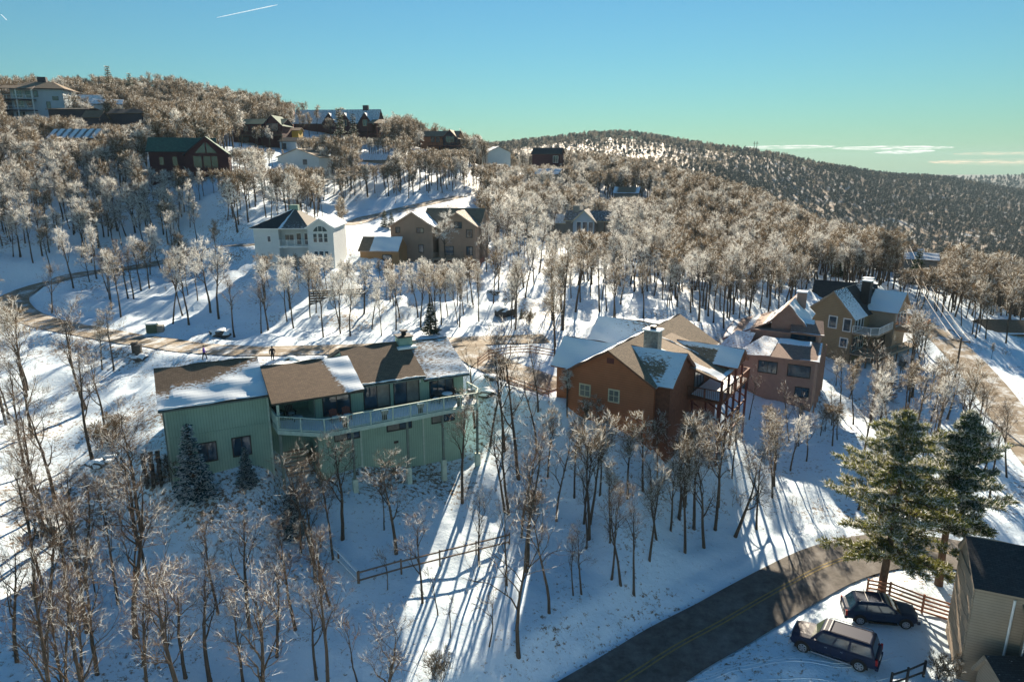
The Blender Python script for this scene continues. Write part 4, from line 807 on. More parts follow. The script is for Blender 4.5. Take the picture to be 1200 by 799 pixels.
# lodge on the crest
o = far_house('hilltop_lodge', 'long gabled hilltop lodge with dark blue snowy roofs and arched dormers', 393, 155, 262, -6, 33, 9, 3.5, 8.4, 'maroon_wall', 'dark_roof', 'x', (lambda u, v: .55, 'none'), trim='navy_wall', r=0)
for x in (-13, -4, 4, 12): q = (o.location.x + x, o.location.y + 4); HOUSES.append((q[0], q[1], 8))
for x, k in ((-1.5, 1), (4.5, 1), (12.5, 1)):
    gable(o, x-2.6, x+2.6, -1.8, 5, 0, 3.2, 6.8, 'y', M['maroon_wall'], M['dark_roof'], .5, ('half', 'half'), wallname='dormer_wall'); window(o, (x-2.6, -1.8), (x+2.6, -1.8), 1.8, 3.4, 2.2, 4.2, 2, 1, 'cream_wall')
mb = MB(); mb.box(10, 12, 4, 5.5, 6, 10); mb.put('chimney', M['navy_wall'], o)
roof_plane(o, (14, -5, 3.0), (21.5, -5, 2.8), (20.5, 1, 4.6), (15, 1, 4.6), M['tan_roof'], SN['thin'], seed=44)
for x in (14.3, 17.8, 21.2): mb = MB(); mb.box(x-.15, x+.15, -4.9, -4.6, -4, 2.9); mb.put('porch_post', M['maroon_trim'], o)
mb = MB(); mb.prism([(14, -5), (21.5, -5), (21.5, 0), (14, 0)], -1.2, -.9); mb.put('porch_floor', M['maroon_trim'], o)
# tower
q = P(335, 136, 285); o = thing('brick_tower', 'square brick tower block with dark parapet on the hill crest', 'tower', tuple(q), 5); HOUSES.append((q[0], q[1], 6))
mb = MB(); mb.box(-3.2, 3.2, -3, 3, -6, 3.2); mb.put('tower_wall', M['brick_wall'], o); mb = MB(); mb.box(-3.3, 3.3, -3.1, 3.1, 3.2, 5.0); mb.put('parapet', M['navy_wall'], o)
for x in (-2.2, .3, 2.4): mb = MB(); mb.tube([(x, 0, 5), (x, 0, 6.6)], [.07, .04], 5); mb.put('antenna', M['dark_metal'], o)
# house on the crest right of the middle
o = far_house('crest_deck_house', 'brown house with front gable and dark deck on the middle crest', 514, 176, 266, -10, 15, 8, 5.2, 7.2, 'wood_wall', 'tan_roof', 'x', trim='maroon_trim', zdown=5, wins=[(4.6, 6.0, 3, 4.8, 2, 1, 'frame_dark'), (6.6, 8.0, 3, 4.8, 2, 1, 'frame_dark')])
gable(o, 2.2, 7.8, -1.2, 6, -5, 4.6, 7.4, 'y', M['navy_wall'], M['tan_roof'], .5, ('none', 'none'), wallname='gable_wing'); window(o, (2.2, -1.2), (7.8, -1.2), 1.2, 4.4, 2.6, 5.0, 3, 1, 'maroon_trim')
mb = MB(); mb.prism([(-3, -4), (9.5, -4), (9.5, -1), (-3, 0)], 1.2, 1.5); mb.put('deck_floor', M['maroon_trim'], o); railing(o, [(-3, -3.9), (9.5, -3.9)], 1.5, 1.1, 'maroon_trim', 1.7, .3)
for x in (-2.8, 1.5, 5.5, 9.3): mb = MB(); mb.box(x-.14, x+.14, -3.95, -3.7, -4, 1.2); mb.put('deck_post', M['navy_wall'], o)
# house with teal gable at middle right
o = far_house('teal_gable_cottage', 'grey green cottage with pale gable windows and porch on the middle slope', 688, 274, 172, -14, 11, 8, 3.4, 5.4, 'grey_wall', 'grey_roof', 'x', ('dust', 'none'), trim='cream_wall', zdown=5)
gable(o, -3.4, 2.2, -1.6, 6, -5, 3.2, 5.8, 'y', M['blue_wall'], M['grey_roof'], .5, ('full', 'dust'), wallname='gable_wing')
for a in (1.0, 2.5, 4.0): window(o, (-3.4, -1.6), (2.2, -1.6), a, a+1.0, .4, 3.0, 1, 1, 'white_trim')
gable(o, -10.5, -5.6, .5, 7, -3, 2.6, 4.4, 'x', M['grey_wall'], M['grey_roof'], .4, ('half', 'none'), wallname='annex_wall')
mb = MB(); mb.prism([(2.2, -3), (7, -3), (7, 0), (2.2, 0)], -.6, -.3); mb.put('deck_floor', M['old_wood'], o); railing(o, [(2.2, -3), (7, -3), (7, 0)], -.3, 1.0, 'old_wood', 1.4, .3)
mb = MB(); mb.box(-4.2, -2.6, 3, 4.2, 3, 6.8); mb.put('chimney', M['chim_stone'], o)
for x in (2.3, 4.6, 6.9): mb = MB(); mb.box(x-.12, x+.12, -3, -2.76, -4, 3.2); mb.put('porch_post', M['old_wood'], o)

# ================================================================== building at the lower right
b0 = onz(1144.4, 685.7, -23.5); B_FR = (b0[0], b0[1], -23.0); ZB = -30.2
edge_mat[0] = M['beige_wall']
b_ = house('beige_apartment_house', 'tall beige townhouse with dark shadowed grey roof at the lower right', B_FR, ZB, 6); bw = M['beige_wall']
q = fr(B_FR, 5, 3); HOUSES.append((q[0], q[1], 7))
mb = MB(); c = 3.4
mb.add([(0, 0, Z(-31)), (9, 0, Z(-31)), (9, 4.4, Z(-31)), (0, 4.4, Z(-31)), (0, 0, Z(-23.6)), (9, 0, Z(-23.6)), (9, 4.4, Z(-23.6)), (0, 4.4, Z(-23.6)), (0, c, Z(-22.3)), (9, c, Z(-22.3))],
       [(0, 1, 5, 4), (0, 4, 8, 7, 3), (1, 2, 6, 9, 5), (2, 3, 7, 6), (4, 5, 9, 8), (8, 9, 6, 7)]); mb.put('wall', bw, b_)
roof_plane(b_, (-.15, -.3, Z(-23.55)), (9.3, -.3, Z(-23.55)), (9.3, c, Z(-22.15)), (-.15, c, Z(-22.15)), M['dark_roof'], lambda u, v: .0, seed=51)
roof_plane(b_, (9.3, 4.7, Z(-23.55)), (-.15, 4.7, Z(-23.55)), (-.15, c+.003, Z(-22.15)), (9.3, c+.003, Z(-22.15)), M['dark_roof'], SN['full'], seed=52)
for k in range(9): mb = MB(); zz = Z(-30.6) + k*.78; mb.box(-.08, 0, .1, 4.3, zz, zz+.74); mb.put('clapboard', M['beige_wall'], b_)
b2 = MB(); b2.prism([(2.6, -2.6), (9, -2.6), (9, 0), (2.6, 0)], Z(-31), Z(-25.2)); b2.put('lower_wing_wall', bw, b_)
roof_plane(b_, (2.3, -2.9, Z(-25.1)), (9.3, -2.9, Z(-25.1)), (9.3, -.03, Z(-24.1)), (2.3, -.03, Z(-24.1)), M['grey_roof'], SN['thin'], seed=53)
window(b_, (2.6, 0), (2.6, -2.6), .7, 1.5, Z(-27), Z(-25.9), 1, 1, 'white_trim')
mb = MB(); mb.tube([(1.9, -.1, Z(-23.9)), (1.9, -.1, Z(-30.4))], [.07, .07], 6); mb.put('downspout', M['white_trim'], b_)
mb = MB(); mb.box(-.3, 2.4, -.4, -.02, Z(-30.5), Z(-29.9)); mb.put('wall_footing', M['snow'], b_)
f0 = onz(1143, 755, -26.6); B2 = (f0[0], f0[1], -3); f_ = house('lower_townhouse', 'second dark roofed townhouse in the bottom right corner', (B2[0], B2[1]-4.2, B2[2]), -30.5, 5); ZB = -30.5
gable(f_, .2, 8, 0, 4.2, 0, Z(-28.0), Z(-26.9), 'x', bw, M['dark_roof'], .25, (lambda u, v: .2, lambda u, v: .1), center=3.6)
window(f_, (.2, 0), (8, 0), 1, 2.2, 1.2, 2.4, 2, 1, 'white_trim')

# ------------------------------------------------------------------ cars on the lot
M['navy_paint'] = mat('dark_navy_car_paint', (.008, .018, .05), .45, .08, 1, spec=.15)
M['slate_paint'] = mat('dark_slate_car_paint', (.012, .026, .06), .36, .08, 1, spec=.15)
M['tyre'] = mat('tyre_rubber', (.015, .015, .015), .9, .2, 10)
M['rim'] = mat('alloy_rim', (.45, .46, .48), .3, .1, 8, metal=.8)
M['chrome'] = mat('bright_trim', (.6, .6, .6), .2, .05, 5, metal=.9)
M['red_lamp'] = mat('red_lamp_plastic', (.25, .01, .01), .3, .1, 5); M['clear_lamp'] = mat('clear_lamp_plastic', (.5, .5, .5), .15, .1, 5)
M['tree_glass'] = glass('greenish_windscreen', (.05, .075, .05), .05)
def car(name, label, A, B, L, W, paint, spec):
    """A: rear axle middle on the ground, B: front axle middle; x runs forward"""
    A, B = np.array(A), np.array(B); mid = (A+B)/2; yaw = math.degrees(math.atan2(B[1]-A[1], B[0]-A[0]))
    t = thing(name, label, 'car', tuple(mid), yaw); t.rotation_euler[1] = -math.atan2(B[2]-A[2], np.linalg.norm((B-A)[:2]))
    wb, r = spec['wb'], spec['r']; hw = W/2; zt = spec['belt']; H = spec['H']
    # lower body: rings along the length
    st = spec['stations']; mb = MB(); vs = []; n = 12
    for x, wk, top, bot in st:
        w_ = hw*wk
        vs += [(x, y, z) for y, z in [(-w_*.9, bot), (-w_*.99, bot+.12), (-w_, (bot+top)/2), (-w_*.985, top-.16), (-w_*.93, top-.04), (-w_*.6, top+.015), (w_*.6, top+.015), (w_*.93, top-.04), (w_*.985, top-.16), (w_, (bot+top)/2), (w_*.99, bot+.12), (w_*.9, bot)]]
    k = len(st); fs = [(i*n+j, i*n+(j+1) % n, (i+1)*n+(j+1) % n, (i+1)*n+j) for i in range(k-1) for j in range(n)] + [tuple(reversed(range(n))), tuple(range((k-1)*n, k*n))]
    mb.add(vs, fs)
    # cabin
    c = spec['cabin']; (xr0, xr1, xf1, xf0) = c; wb0, wt = hw*.95, hw*.78
    ring = lambda a, b, w_, z: [(a, -w_, z), (b, -w_, z), (b, w_, z), (a, w_, z)]
    cv = ring(xr0, xf0, wb0, zt-.03) + ring(xr1-.02, xf1+.04, wt+.03, H-.10) + ring(xr1+.10, xf1-.10, wt-.09, H)
    mb.add(cv, [(0, 1, 5, 4), (1, 2, 6, 5), (2, 3, 7, 6), (3, 0, 4, 7), (4, 5, 9, 8), (5, 6, 10, 9), (6, 7, 11, 10), (7, 4, 8, 11), (8, 9, 10, 11)])
    body = mb.put('body', [M[paint]], t, False)
    bv = body.modifiers.new('soft', 'BEVEL'); bv.width = .045; bv.segments = 2; bv.limit_method = 'ANGLE'; bv.angle_limit = rad(22)
    # glass
    def side(s, f0, f1, g0=.10, g1=.9):
        def pt(f, g):
            x0 = xr0+(xf0-xr0)*f; x1 = (xr1-.02)+(xf1+.04-xr1+.02)*f; x = x0*(1-g)+x1*g; w_ = wb0*(1-g)+(wt+.03)*g + .012; return (x, s*w_, (zt-.03)*(1-g)+(H-.10)*g)
        m_ = MB(); v = [pt(f0, g0), pt(f1, g0), pt(f1, g1), pt(f0, g1)]; m_.add(v, [(0, 1, 2, 3) if s < 0 else (3, 2, 1, 0)]); return m_
    for s in (-1, 1):
        for f0, f1 in spec['wins']: side(s, f0, f1).put('side_window', M['glass'], t)
    for (a, b, nm, gm, sg) in ((xf0, xf1+.04, 'windscreen', 'tree_glass', 1), (xr0, xr1-.02, 'rear_window', 'glass', -1)):
        m_ = MB(); g0, g1 = .08, .92; P_ = lambda y, g: (a*(1-g)+b*g + .012*sg, y*((wb0-.1)*(1-g)+(wt-.06)*g), (zt-.03)*(1-g)+(H-.10)*g+.008)
        m_.add([P_(-1, g0), P_(1, g0), P_(1, g1), P_(-1, g1)], [(0, 1, 2, 3) if sg > 0 else (3, 2, 1, 0)]); m_.put(nm, M[gm], t)
    # wheels
    for x in (-wb/2, wb/2):
        for s in (-1, 1):
            a_ = MB(); pr = [(.0, r*.0), (.0, r*.6), (.0, r*.93), (.03, r), (.19, r), (.22, r*.93), (.22, 0)]; nn = 20; vs = []
            for o_, q in pr[1:-1]:
                for j in range(nn): th_ = 6.283*j/nn; vs.append((x+q*math.cos(th_), s*(hw+.01-o_), r+q*math.sin(th_)))
            kk = len(pr)-2; a_.add(vs, [(i*nn+j, i*nn+(j+1) % nn, (i+1)*nn+(j+1) % nn, (i+1)*nn+j) for i in range(kk-1) for j in range(nn)] + [tuple(range((kk-1)*nn, kk*nn)), tuple(range(nn))])
            wh = a_.put('wheel', M['tyre'], t, True)
            a_ = MB(); a_.tube([(x, s*(hw-.02), r), (x, s*(hw+.015), r)], [r*.60, r*.60], 16); a_.put('rim', M['tyre'], wh)
            a_ = MB()
            for j in range(6): th_ = 6.283*j/6; a_.bar((x, s*(hw+.022), r), (x+r*.58*math.cos(th_), s*(hw+.022), r+r*.58*math.sin(th_)), .09, .02, up=(0, 1, 0))
            a_.tube([(x+r*.6*math.cos(q_), s*(hw+.02), r+r*.6*math.sin(q_)) for q_ in np.linspace(0, 6.283, 17)], [.025]*17, 5); a_.put('spokes', M['rim'], wh)
            a_ = MB(); vs = [(x+(r+.09)*math.cos(q_), s*(hw*1.0+.004), r+.02+(r+.09)*math.sin(q_)) for q_ in np.linspace(-.25, math.pi+.25, 15)]
            a_.add(vs, [tuple(range(15)) if s > 0 else tuple(reversed(range(15)))]); a_.put('wheel_arch', M['tyre'], t)
            a_ = MB(); a_.tube([(x+(r+.10)*math.cos(q_), s*(hw*1.0+.008), r+.02+(r+.10)*math.sin(q_)) for q_ in np.linspace(-.2, math.pi+.2, 13)], [.022]*13, 5); a_.put('arch_trim', M[paint], t)
    x1, x0 = st[-1][0], st[0][0]; zf = st[-2][2]
    for s in (-1, 1):
        a_ = MB(); a_.box(x1-.10, x1+.02, s*hw*.55-.0, s*hw*.88, zf-.24, zf-.06) if s > 0 else a_.box(x1-.10, x1+.02, -hw*.88, -hw*.55, zf-.24, zf-.06); a_.put('headlight', M['clear_lamp'], t)
        a_ = MB(); y0, y1 = sorted((s*hw*.80, s*hw*.97)); a_.box(x0-.02, x0+.10, y0, y1, zt-.38, zt-.02); a_.put('tail_light', M['red_lamp'], t)
        a_ = MB(); y0, y1 = sorted((s*(hw*.97), s*(hw+.20))); a_.box(xf0-.42, xf0-.30, y0, y1, zt+.02, zt+.18); a_.put('wing_mirror', M[paint], t)
        for xx in (xr0+(xf0-xr0)*.52, xr0+(xf0-xr0)*.76): a_ = MB(); y0, y1 = sorted((s*(hw*.985), s*(hw+.03))); a_.box(xx-.16, xx-.02, y0, y1, zt-.22, zt-.18); a_.put('door_handle', M['chrome' if spec.get('chrome') else paint], t)
        a_ = MB(); y0, y1 = sorted((s*hw*.86, s*(hw+.06))); a_.box(-wb/2+r+.15, wb/2-r-.15, y0, y1, spec['stations'][3][3]-.06, spec['stations'][3][3]+.02); a_.put('running_board', M['rim'] if spec.get('chrome') else M['tyre'], t)
        a_ = MB(); a_.tube([(xr1+.15, s*(wt-.05), H+.0), (xr1+.25, s*(wt-.05), H+.07), (xf1-.35, s*(wt-.05), H+.07), (xf1-.2, s*(wt-.05), H)], [.02]*4, 5); a_.put('roof_rail', M['rim'] if not spec.get('chrome') else M['dark_metal'], t)
        for xx in [xr0+(xf0-xr0)*q_ for q_ in (.42, .66, .90)]: a_ = MB(); y = s*(hw*.999+.003); a_.box(xx-.008, xx+.008, min(y, y+.003*s), max(y, y+.003*s), .5, zt-.1); a_.put('door_seam', M['tyre'], t)
    a_ = MB(); a_.box(x1-.04, x1+.025, -hw*.5, hw*.5, zf-.28, zf-.08); a_.put('grille', M['chrome' if spec.get('chrome') else 'tyre'], t)
    a_ = MB(); a_.box(x1-.12, x1+.06, -hw*.92, hw*.92, .36, .58); a_.put('bumper', M['rim' if spec.get('chrome') else paint], t)
    a_ = MB(); a_.box(x0-.06, x0+.12, -hw*.92, hw*.92, .38, .60); a_.put('bumper', M[paint], t)
    a_ = MB(); a_.box(x0-.045, x0-.02, -.26, .26, .72, .84); a_.put('licence_plate', M['white_trim'], t)
    for sy in (-.45, .15): a_ = MB(); a_.bar((xf0-.02, sy*hw, zt+.03), (xf0-.28, sy*hw+.35, zt+.20), .02); a_.put('wiper', M['tyre'], t)
    for q_ in spec.get('bars', ()): a_ = MB(); a_.bar((q_, -wt+.02, H+.085), (q_, wt-.02, H+.085), .05, .03); a_.put('roof_bar', M['rim'], t)
    return t
A, B = ground_at(1004, 786), ground_at(942, 765)
u = (B-A); u /= np.linalg.norm(u); off = np.array([u[1], -u[0], 0])*1.0      # middle lies on the far side of the near wheels
if off[1] < 0: off = -off
m0 = (A+B)/2 + off; big = car('parked_suv', 'long dark navy SUV parked nose left in the blue shadow', m0-u*1.65, m0+u*1.65, 5.6, 2.02, 'navy_paint',
    dict(wb=3.3, r=.39, belt=1.16, H=1.93, chrome=True, bars=(0.2,), wins=[(.04, .38), (.42, .64), (.67, .93)], cabin=(-2.48, -2.25, .62, 1.25),
         hoodz=1, stations=[(-2.62, .90, 1.05, .50), (-2.54, .97, 1.16, .42), (-2.0, 1.0, 1.17, .38), (-1.0, 1.0, 1.17, .36), (1.2, 1.0, 1.16, .36), (1.6, 1.0, 1.14, .38), (2.15, .98, 1.08, .40), (2.36, .93, 1.03, .42), (2.48, .84, .92, .50)]))
A, B = ground_at(1012.7, 732.5), ground_at(1056, 736.5)
u = (B-A); u /= np.linalg.norm(u); off = np.array([u[1], -u[0], 0])*.9
if off[1] < 0: off = -off
m0 = (A+B)/2 + off; car('parked_wagon', 'dark slate wagon with roof rails parked beside the rail fence', m0-u*1.37, m0+u*1.37, 4.8, 1.84, 'slate_paint',
    dict(wb=2.74, r=.345, belt=1.02, H=1.62, wins=[(.06, .30), (.33, .62), (.65, .92)], cabin=(-2.02, -1.55, .35, 1.12), bars=(-.9, 0.0),
         stations=[(-2.25, .88, .95, .48), (-2.17, .96, 1.02, .40), (-1.6, 1.0, 1.04, .36), (-.8, 1.0, 1.03, .32), (.9, 1.0, 1.0, .32), (1.3, 1.0, .98, .34), (1.85, .96, .90, .38), (2.05, .90, .82, .42), (2.18, .78, .72, .48)]))

# tyre tracks pressed into the lot and road shoulder: two ruts each, with raised edges
def ruts(label, pts, gap=1.6):
    q = np.array([ground_at(*p_)[:2] for p_ in pts]); out = []
    for i in range(len(q)-1):
        for k_ in range(10): t_ = k_/10; out.append(q[i]*(1-t_)+q[i+1]*t_)
    out = np.array(out+[q[-1]]); 
    for _ in range(6): out[1:-1] = (out[:-2]+out[1:-1]*2+out[2:])/4
    tg = np.gradient(out, axis=0); tg /= np.linalg.norm(tg, axis=1)[:, None]; nr = np.stack([tg[:, 1], -tg[:, 0]], -1); mb_ = MB()
    for s_ in (-gap/2, gap/2):
        for e_ in (-.15, .15):
            c_ = out + nr*(s_+e_); z_ = full_h(c_[:, 0], c_[:, 1]); mb_.tube([(c_[i, 0], c_[i, 1], z_[i]+.005) for i in range(len(c_))], [.022+.01*math.sin(i*1.9) for i in range(len(c_))], 5)
    o_ = mb_.put('tyre_rut', M['snow'], None, True); o_['kind'] = 'structure'
ruts('', [(760, 799), (870, 770), (960, 745), (1010, 738)]); ruts('', [(830, 799), (930, 785), (1000, 792), (1060, 775)])

# ------------------------------------------------------------------ people on the road behind the house
def person(name, label, px, py, H, pose, top, legs, hairc='black_cloth'):
    q = ground_at(px, py); (ln, z), wd = ROADS['bend']; zg = float(full_h(np.array([q[0]]), np.array([q[1]]), False)[0])
    k = np.hypot(ln[:, 0]-q[0], ln[:, 1]-q[1]).argmin(); 
    if np.hypot(*(ln[k]-q[:2])) < wd/2: zg = z[k] + .05
    t = thing(name, label, 'person', (q[0], q[1], zg), pose.get('yaw', 0))
    s = H/1.75; sw = pose.get('stride', .12)
    J = {'pel': (0, 0, .95), 'wst': (0, 0, 1.10), 'chs': (0, -.01, 1.32), 'nck': (0, 0, 1.50), 'hd0': (0, -.02, 1.58), 'hd1': (0, -.03, 1.70)}
    Rr = {'pel': .155, 'wst': .14, 'chs': .165, 'nck': .06, 'hd0': .085, 'hd1': .085}; E_ = [('pel', 'wst'), ('wst', 'chs'), ('chs', 'nck'), ('nck', 'hd0'), ('hd0', 'hd1')]
    for sd, n_ in ((-1, 'l'), (1, 'r')):
        f_ = sw*sd; arm = pose.get('arms', (0, 0))[0 if sd < 0 else 1]
        pts = {'hp': (sd*.10, 0, .90, .105), 'kn': (sd*.11, -.03-f_*.7, .50, .07), 'an': (sd*.11, f_*-1.0+.03, .09, .05), 'to': (sd*.12, f_*-1.0-.15, .05, .045),
               'sh': (sd*.20, 0, 1.43, .075), 'el': (sd*(.27+.1*arm), .02+f_*.5-.12*arm, 1.16+.05*arm, .055), 'wr': (sd*(.25+.02*arm), -.08+f_*.8-.18*arm, .93+.25*arm, .042), 'ha': (sd*(.25), -.10+f_*.8-.22*arm, .84+.28*arm, .045)}
        for a_, (x, y, z_, r_) in pts.items(): J[n_+a_] = (x, y, z_); Rr[n_+a_] = r_
        E_ += [('pel', n_+'hp'), (n_+'hp', n_+'kn'), (n_+'kn', n_+'an'), (n_+'an', n_+'to'), ('chs', n_+'sh'), (n_+'sh', n_+'el'), (n_+'el', n_+'wr'), (n_+'wr', n_+'ha')]
    ks = list(J); me = bpy.data.meshes.new('body'); me.from_pydata([tuple(c_*s for c_ in J[k_]) for k_ in ks], [(ks.index(a_), ks.index(b_)) for a_, b_ in E_], [])
    o = bpy.data.objects.new('body', me); C.objects.link(o); sk = o.modifiers.new('skin', 'SKIN'); ss = o.modifiers.new('sub', 'SUBSURF'); ss.levels = ss.render_levels = 2
    for i, k_ in enumerate(ks): me.skin_vertices[0].data[i].radius = (Rr[k_]*s, Rr[k_]*s); me.skin_vertices[0].data[i].use_root = (i == 0)
    bpy.context.view_layer.update(); ev_ = o.evaluated_get(bpy.context.evaluated_depsgraph_get()); nm_ = bpy.data.meshes.new_from_object(ev_)
    bpy.data.objects.remove(o); nm_.materials.clear()
    for m_ in (top, legs, 'skin', 'black_cloth'): nm_.materials.append(M[m_])
    for p_ in nm_.polygons:
        z_ = p_.center[2]/s; p_.use_smooth = True; hand = abs(p_.center[0])/s > .2 and p_.center[2]/s < .90+.28*max(pose.get('arms', (0, 0)))
        p_.material_index = 2 if z_ > 1.51 else (0 if (z_ > .93 or (abs(p_.center[0])/s > .19 and z_ > .8)) and not hand else (2 if hand else (3 if z_ < .12 else 1)))
    put('body', nm_, t)
    hm = MB(); nn = 10; vs = []
    for i in range(5):
        ph_ = i/4*1.9
        for j in range(nn): a_ = 6.283*j/nn; vs.append(((.105*math.sin(ph_)*math.cos(a_))*s, (-.02+.105*math.sin(ph_)*math.sin(a_)+ (.02 if ph_ > 1 else 0))*s, (1.675+.115*math.cos(ph_))*s))
    hm.add(vs, [(i*nn+j, i*nn+(j+1) % nn, (i+1)*nn+(j+1) % nn, (i+1)*nn+j) for i in range(4) for j in range(nn)]); hm.put('hat', M[hairc], t, True)
    return t
person('person', 'person in a bright purple jacket and black trousers walking on the road', 240, 422, 1.66, dict(yaw=100, stride=.22, arms=(.5, .2)), 'purple', 'black_cloth')
person('person', 'person dressed all in black standing at the near edge of the road', 320, 424, 1.75, dict(yaw=10, stride=.04, arms=(.2, .2)), 'black_cloth', 'black_cloth')

# ------------------------------------------------------------------ fences
def rail_fence(name, label, pix, h=1.0, rails=2, m='old_wood', snow=False, step=2.6, w=.11, z=None):
    pts = [ground_at(*p) for p in pix]; o = thing(name, label, 'fence', tuple(pts[0]), 0); base = pts[0]
    loc = []
    for a, b in zip(pts[:-1], pts[1:]):
        L = np.linalg.norm((b-a)[:2]); n = max(1, round(L/step))
        for i in range(n): loc.append(a+(b-a)*i/n)
    loc.append(pts[-1]); loc = [np.array([p[0], p[1], h1(p[0], p[1])]) - base for p in loc]
    r_ = random.Random(len(loc))
    for p in loc: mb = MB(); mb.box(p[0]-w/2, p[0]+w/2, p[1]-w/2, p[1]+w/2, p[2]-.4, p[2]+h+.1); mb.put('fence_post', M[m], o)
    for a, b in zip(loc[:-1], loc[1:]):
        for k in range(rails):
            zz = h*(.35+.6*k/max(1, rails-1)) if rails < 4 else h*(.12+.86*k/(rails-1)); mb = MB(); mb.bar(a+V(0, 0, zz+r_.uniform(-.03, .03)), b+V(0, 0, zz+r_.uniform(-.03, .03)), .06, .10 if rails < 4 else .12); rl = mb.put('rail', M[m], o)
            if snow: mb = MB(); mb.bar(a+V(0, 0, zz+.10), b+V(0, 0, zz+.10), .17, .10); mb.put('snow_cap', M['snow'], rl)
    return o
rail_fence('split_rail_fence', 'snow capped two rail fence running down from the spruce to the corner', [(333, 598), (376, 641), (420, 685)], 1.0, 2, 'old_wood', True)
rail_fence('split_rail_fence', 'dark two rail fence from the low corner across the long shadows', [(421, 685), (470.4, 671), (515.5, 660), (558, 649), (597, 639)], 1.0, 2, 'old_wood')
rail_fence('rail_fence', 'reddish three rail fence curving along the far side of the driveway', [(560, 432), (573, 422), (598, 417), (621, 416), (650, 421)], 1.15, 3, 'rail_brown')
rail_fence('rail_fence', 'reddish rail fence on the near side of the driveway before the wooden house', [(594, 452), (615, 460), (643, 470)], 1.1, 3, 'rail_brown')
rail_fence('board_fence', 'brown multi rail fence behind the parked wagon', [(1015, 699), (1041, 703), (1080, 718), (1121, 731)], 1.35, 5, 'rail_brown', False, 1.9)
rail_fence('black_rail', 'short black railing at the bottom edge beside the lot', [(1043, 806), (1062, 800), (1082, 792)], 1.0, 2, 'dark_metal', False, 1.2)

# ------------------------------------------------------------------ street furniture
def at_ground(px, py): q = ground_at(px, py); return (q[0], q[1], float(full_h(q[:1], q[1:2], False)[0]))
q = at_ground(180, 389); t = thing('utility_box', 'green utility cabinet on the snow above the road bend', 'utility box', q, 12)
mb = MB(); mb.box(-.75, .55, -.5, .5, 0, 1.15); mb.put('cabinet', M['util_green'], t); mb = MB(); mb.box(-.8, .6, -.55, .55, 1.15, 1.32); mb.put('snow_cap', M['snow'], t); mb = MB(); mb.box(.55, 1.3, -.4, .4, 0, .9); mb.put('side_unit', M['grey_wall'], t)
for px, py, lb in ((159.5, 417, 'dark roadside bin post left of the snowy rock'), (163.5, 419, 'taller dark roadside bin beside the snowy rock')):
    q = at_ground(px, py); t = thing('roadside_bin', lb, 'bin', q, 15); mb = MB(); mb.box(-.32, .32, -.32, .32, 0, 1.15); mb.put('bin_body', M['rock'], t); mb = MB(); mb.box(-.35, .35, -.35, .35, 1.15, 1.25); mb.put('lid', M['dark_metal'], t)
def rock(name, label, px, py, r_, seed, m='rock', snow=True, cat='rock'):
    q = at_ground(px, py); rg_ = np.random.default_rng(seed); bm = bmesh.new(); bmesh.ops.create_icosphere(bm, subdivisions=3, radius=1)
    a = rg_.normal(size=(6, 3))
    for v in bm.verts: c_ = np.array(v.co); k = 1 + sum(.10*math.sin(3*(c_ @ a[i])+i) for i in range(6)); v.co = (c_[0]*r_*k*1.2, c_[1]*r_*k, c_[2]*r_*k*.6)
    me_ = bpy.data.meshes.new(name); bm.to_mesh(me_); bm.free(); me_.materials.append(M[m]); me_.materials.append(M['snow'])
    for p_ in me_.polygons: p_.material_index = 1 if (snow and p_.normal[2] > .55) else 0
    o = put(name, me_); o.location = (q[0], q[1], q[2]+.1); tag(o, label, cat); return o
for i, (px, py, r_, lb) in enumerate([(165, 422, .7, 'snow capped rock beside the dark roadside bin'), (338, 424, .9, 'low snow covered boulder at the road right of the black clad person'), (590, 366, 1.3, 'dark flat rock in the lit snow right of the tan house'),
      (578, 344, .9, 'small dark rock in the snow below the tan house'), (598, 350, .8, 'dark rock among the trunks right of the tan house'), (257, 392, 1.1, 'dark brushy stone under the white frosted trees by the road'),
      (118, 545, .9, 'grey boulder on the lit snow left of the garage'), (132, 540, .7, 'snow covered boulder nearer the garage'), (52, 620, .8, 'grey stone at the shadow edge at far left'), (568, 462, .8, 'dark stone below the end of the green deck'), (575, 448, .6, 'small dark stone above the end of the green deck')]):
    rock('boulder', lb, px, py, r_, i)
# timber terrace between the white house and the road
a_ = at_ground(362, 352); b_t = at_ground(420, 346); t = thing('timber_terrace', 'low stepped timber terrace in the trees below the white house', 'terrace', a_, math.degrees(math.atan2(b_t[1]-a_[1], b_t[0]-a_[0])))
for k in range(6):
    for j in range(2): mb = MB(); mb.bar((j*4.0, -k*.55+.6, 1.2-k*.27), (j*4.0+3.9, -k*.55+.6, 1.2-k*.27), .30, .2); bb = mb.put('timber', M['old_wood'], t); mb = MB(); mb.box(j*4.0, j*4.0+3.9, -k*.55+.66, -k*.55+1.0, 1.27-k*.27, 1.33-k*.27); mb.put('snow_cap', M['snow'], bb)
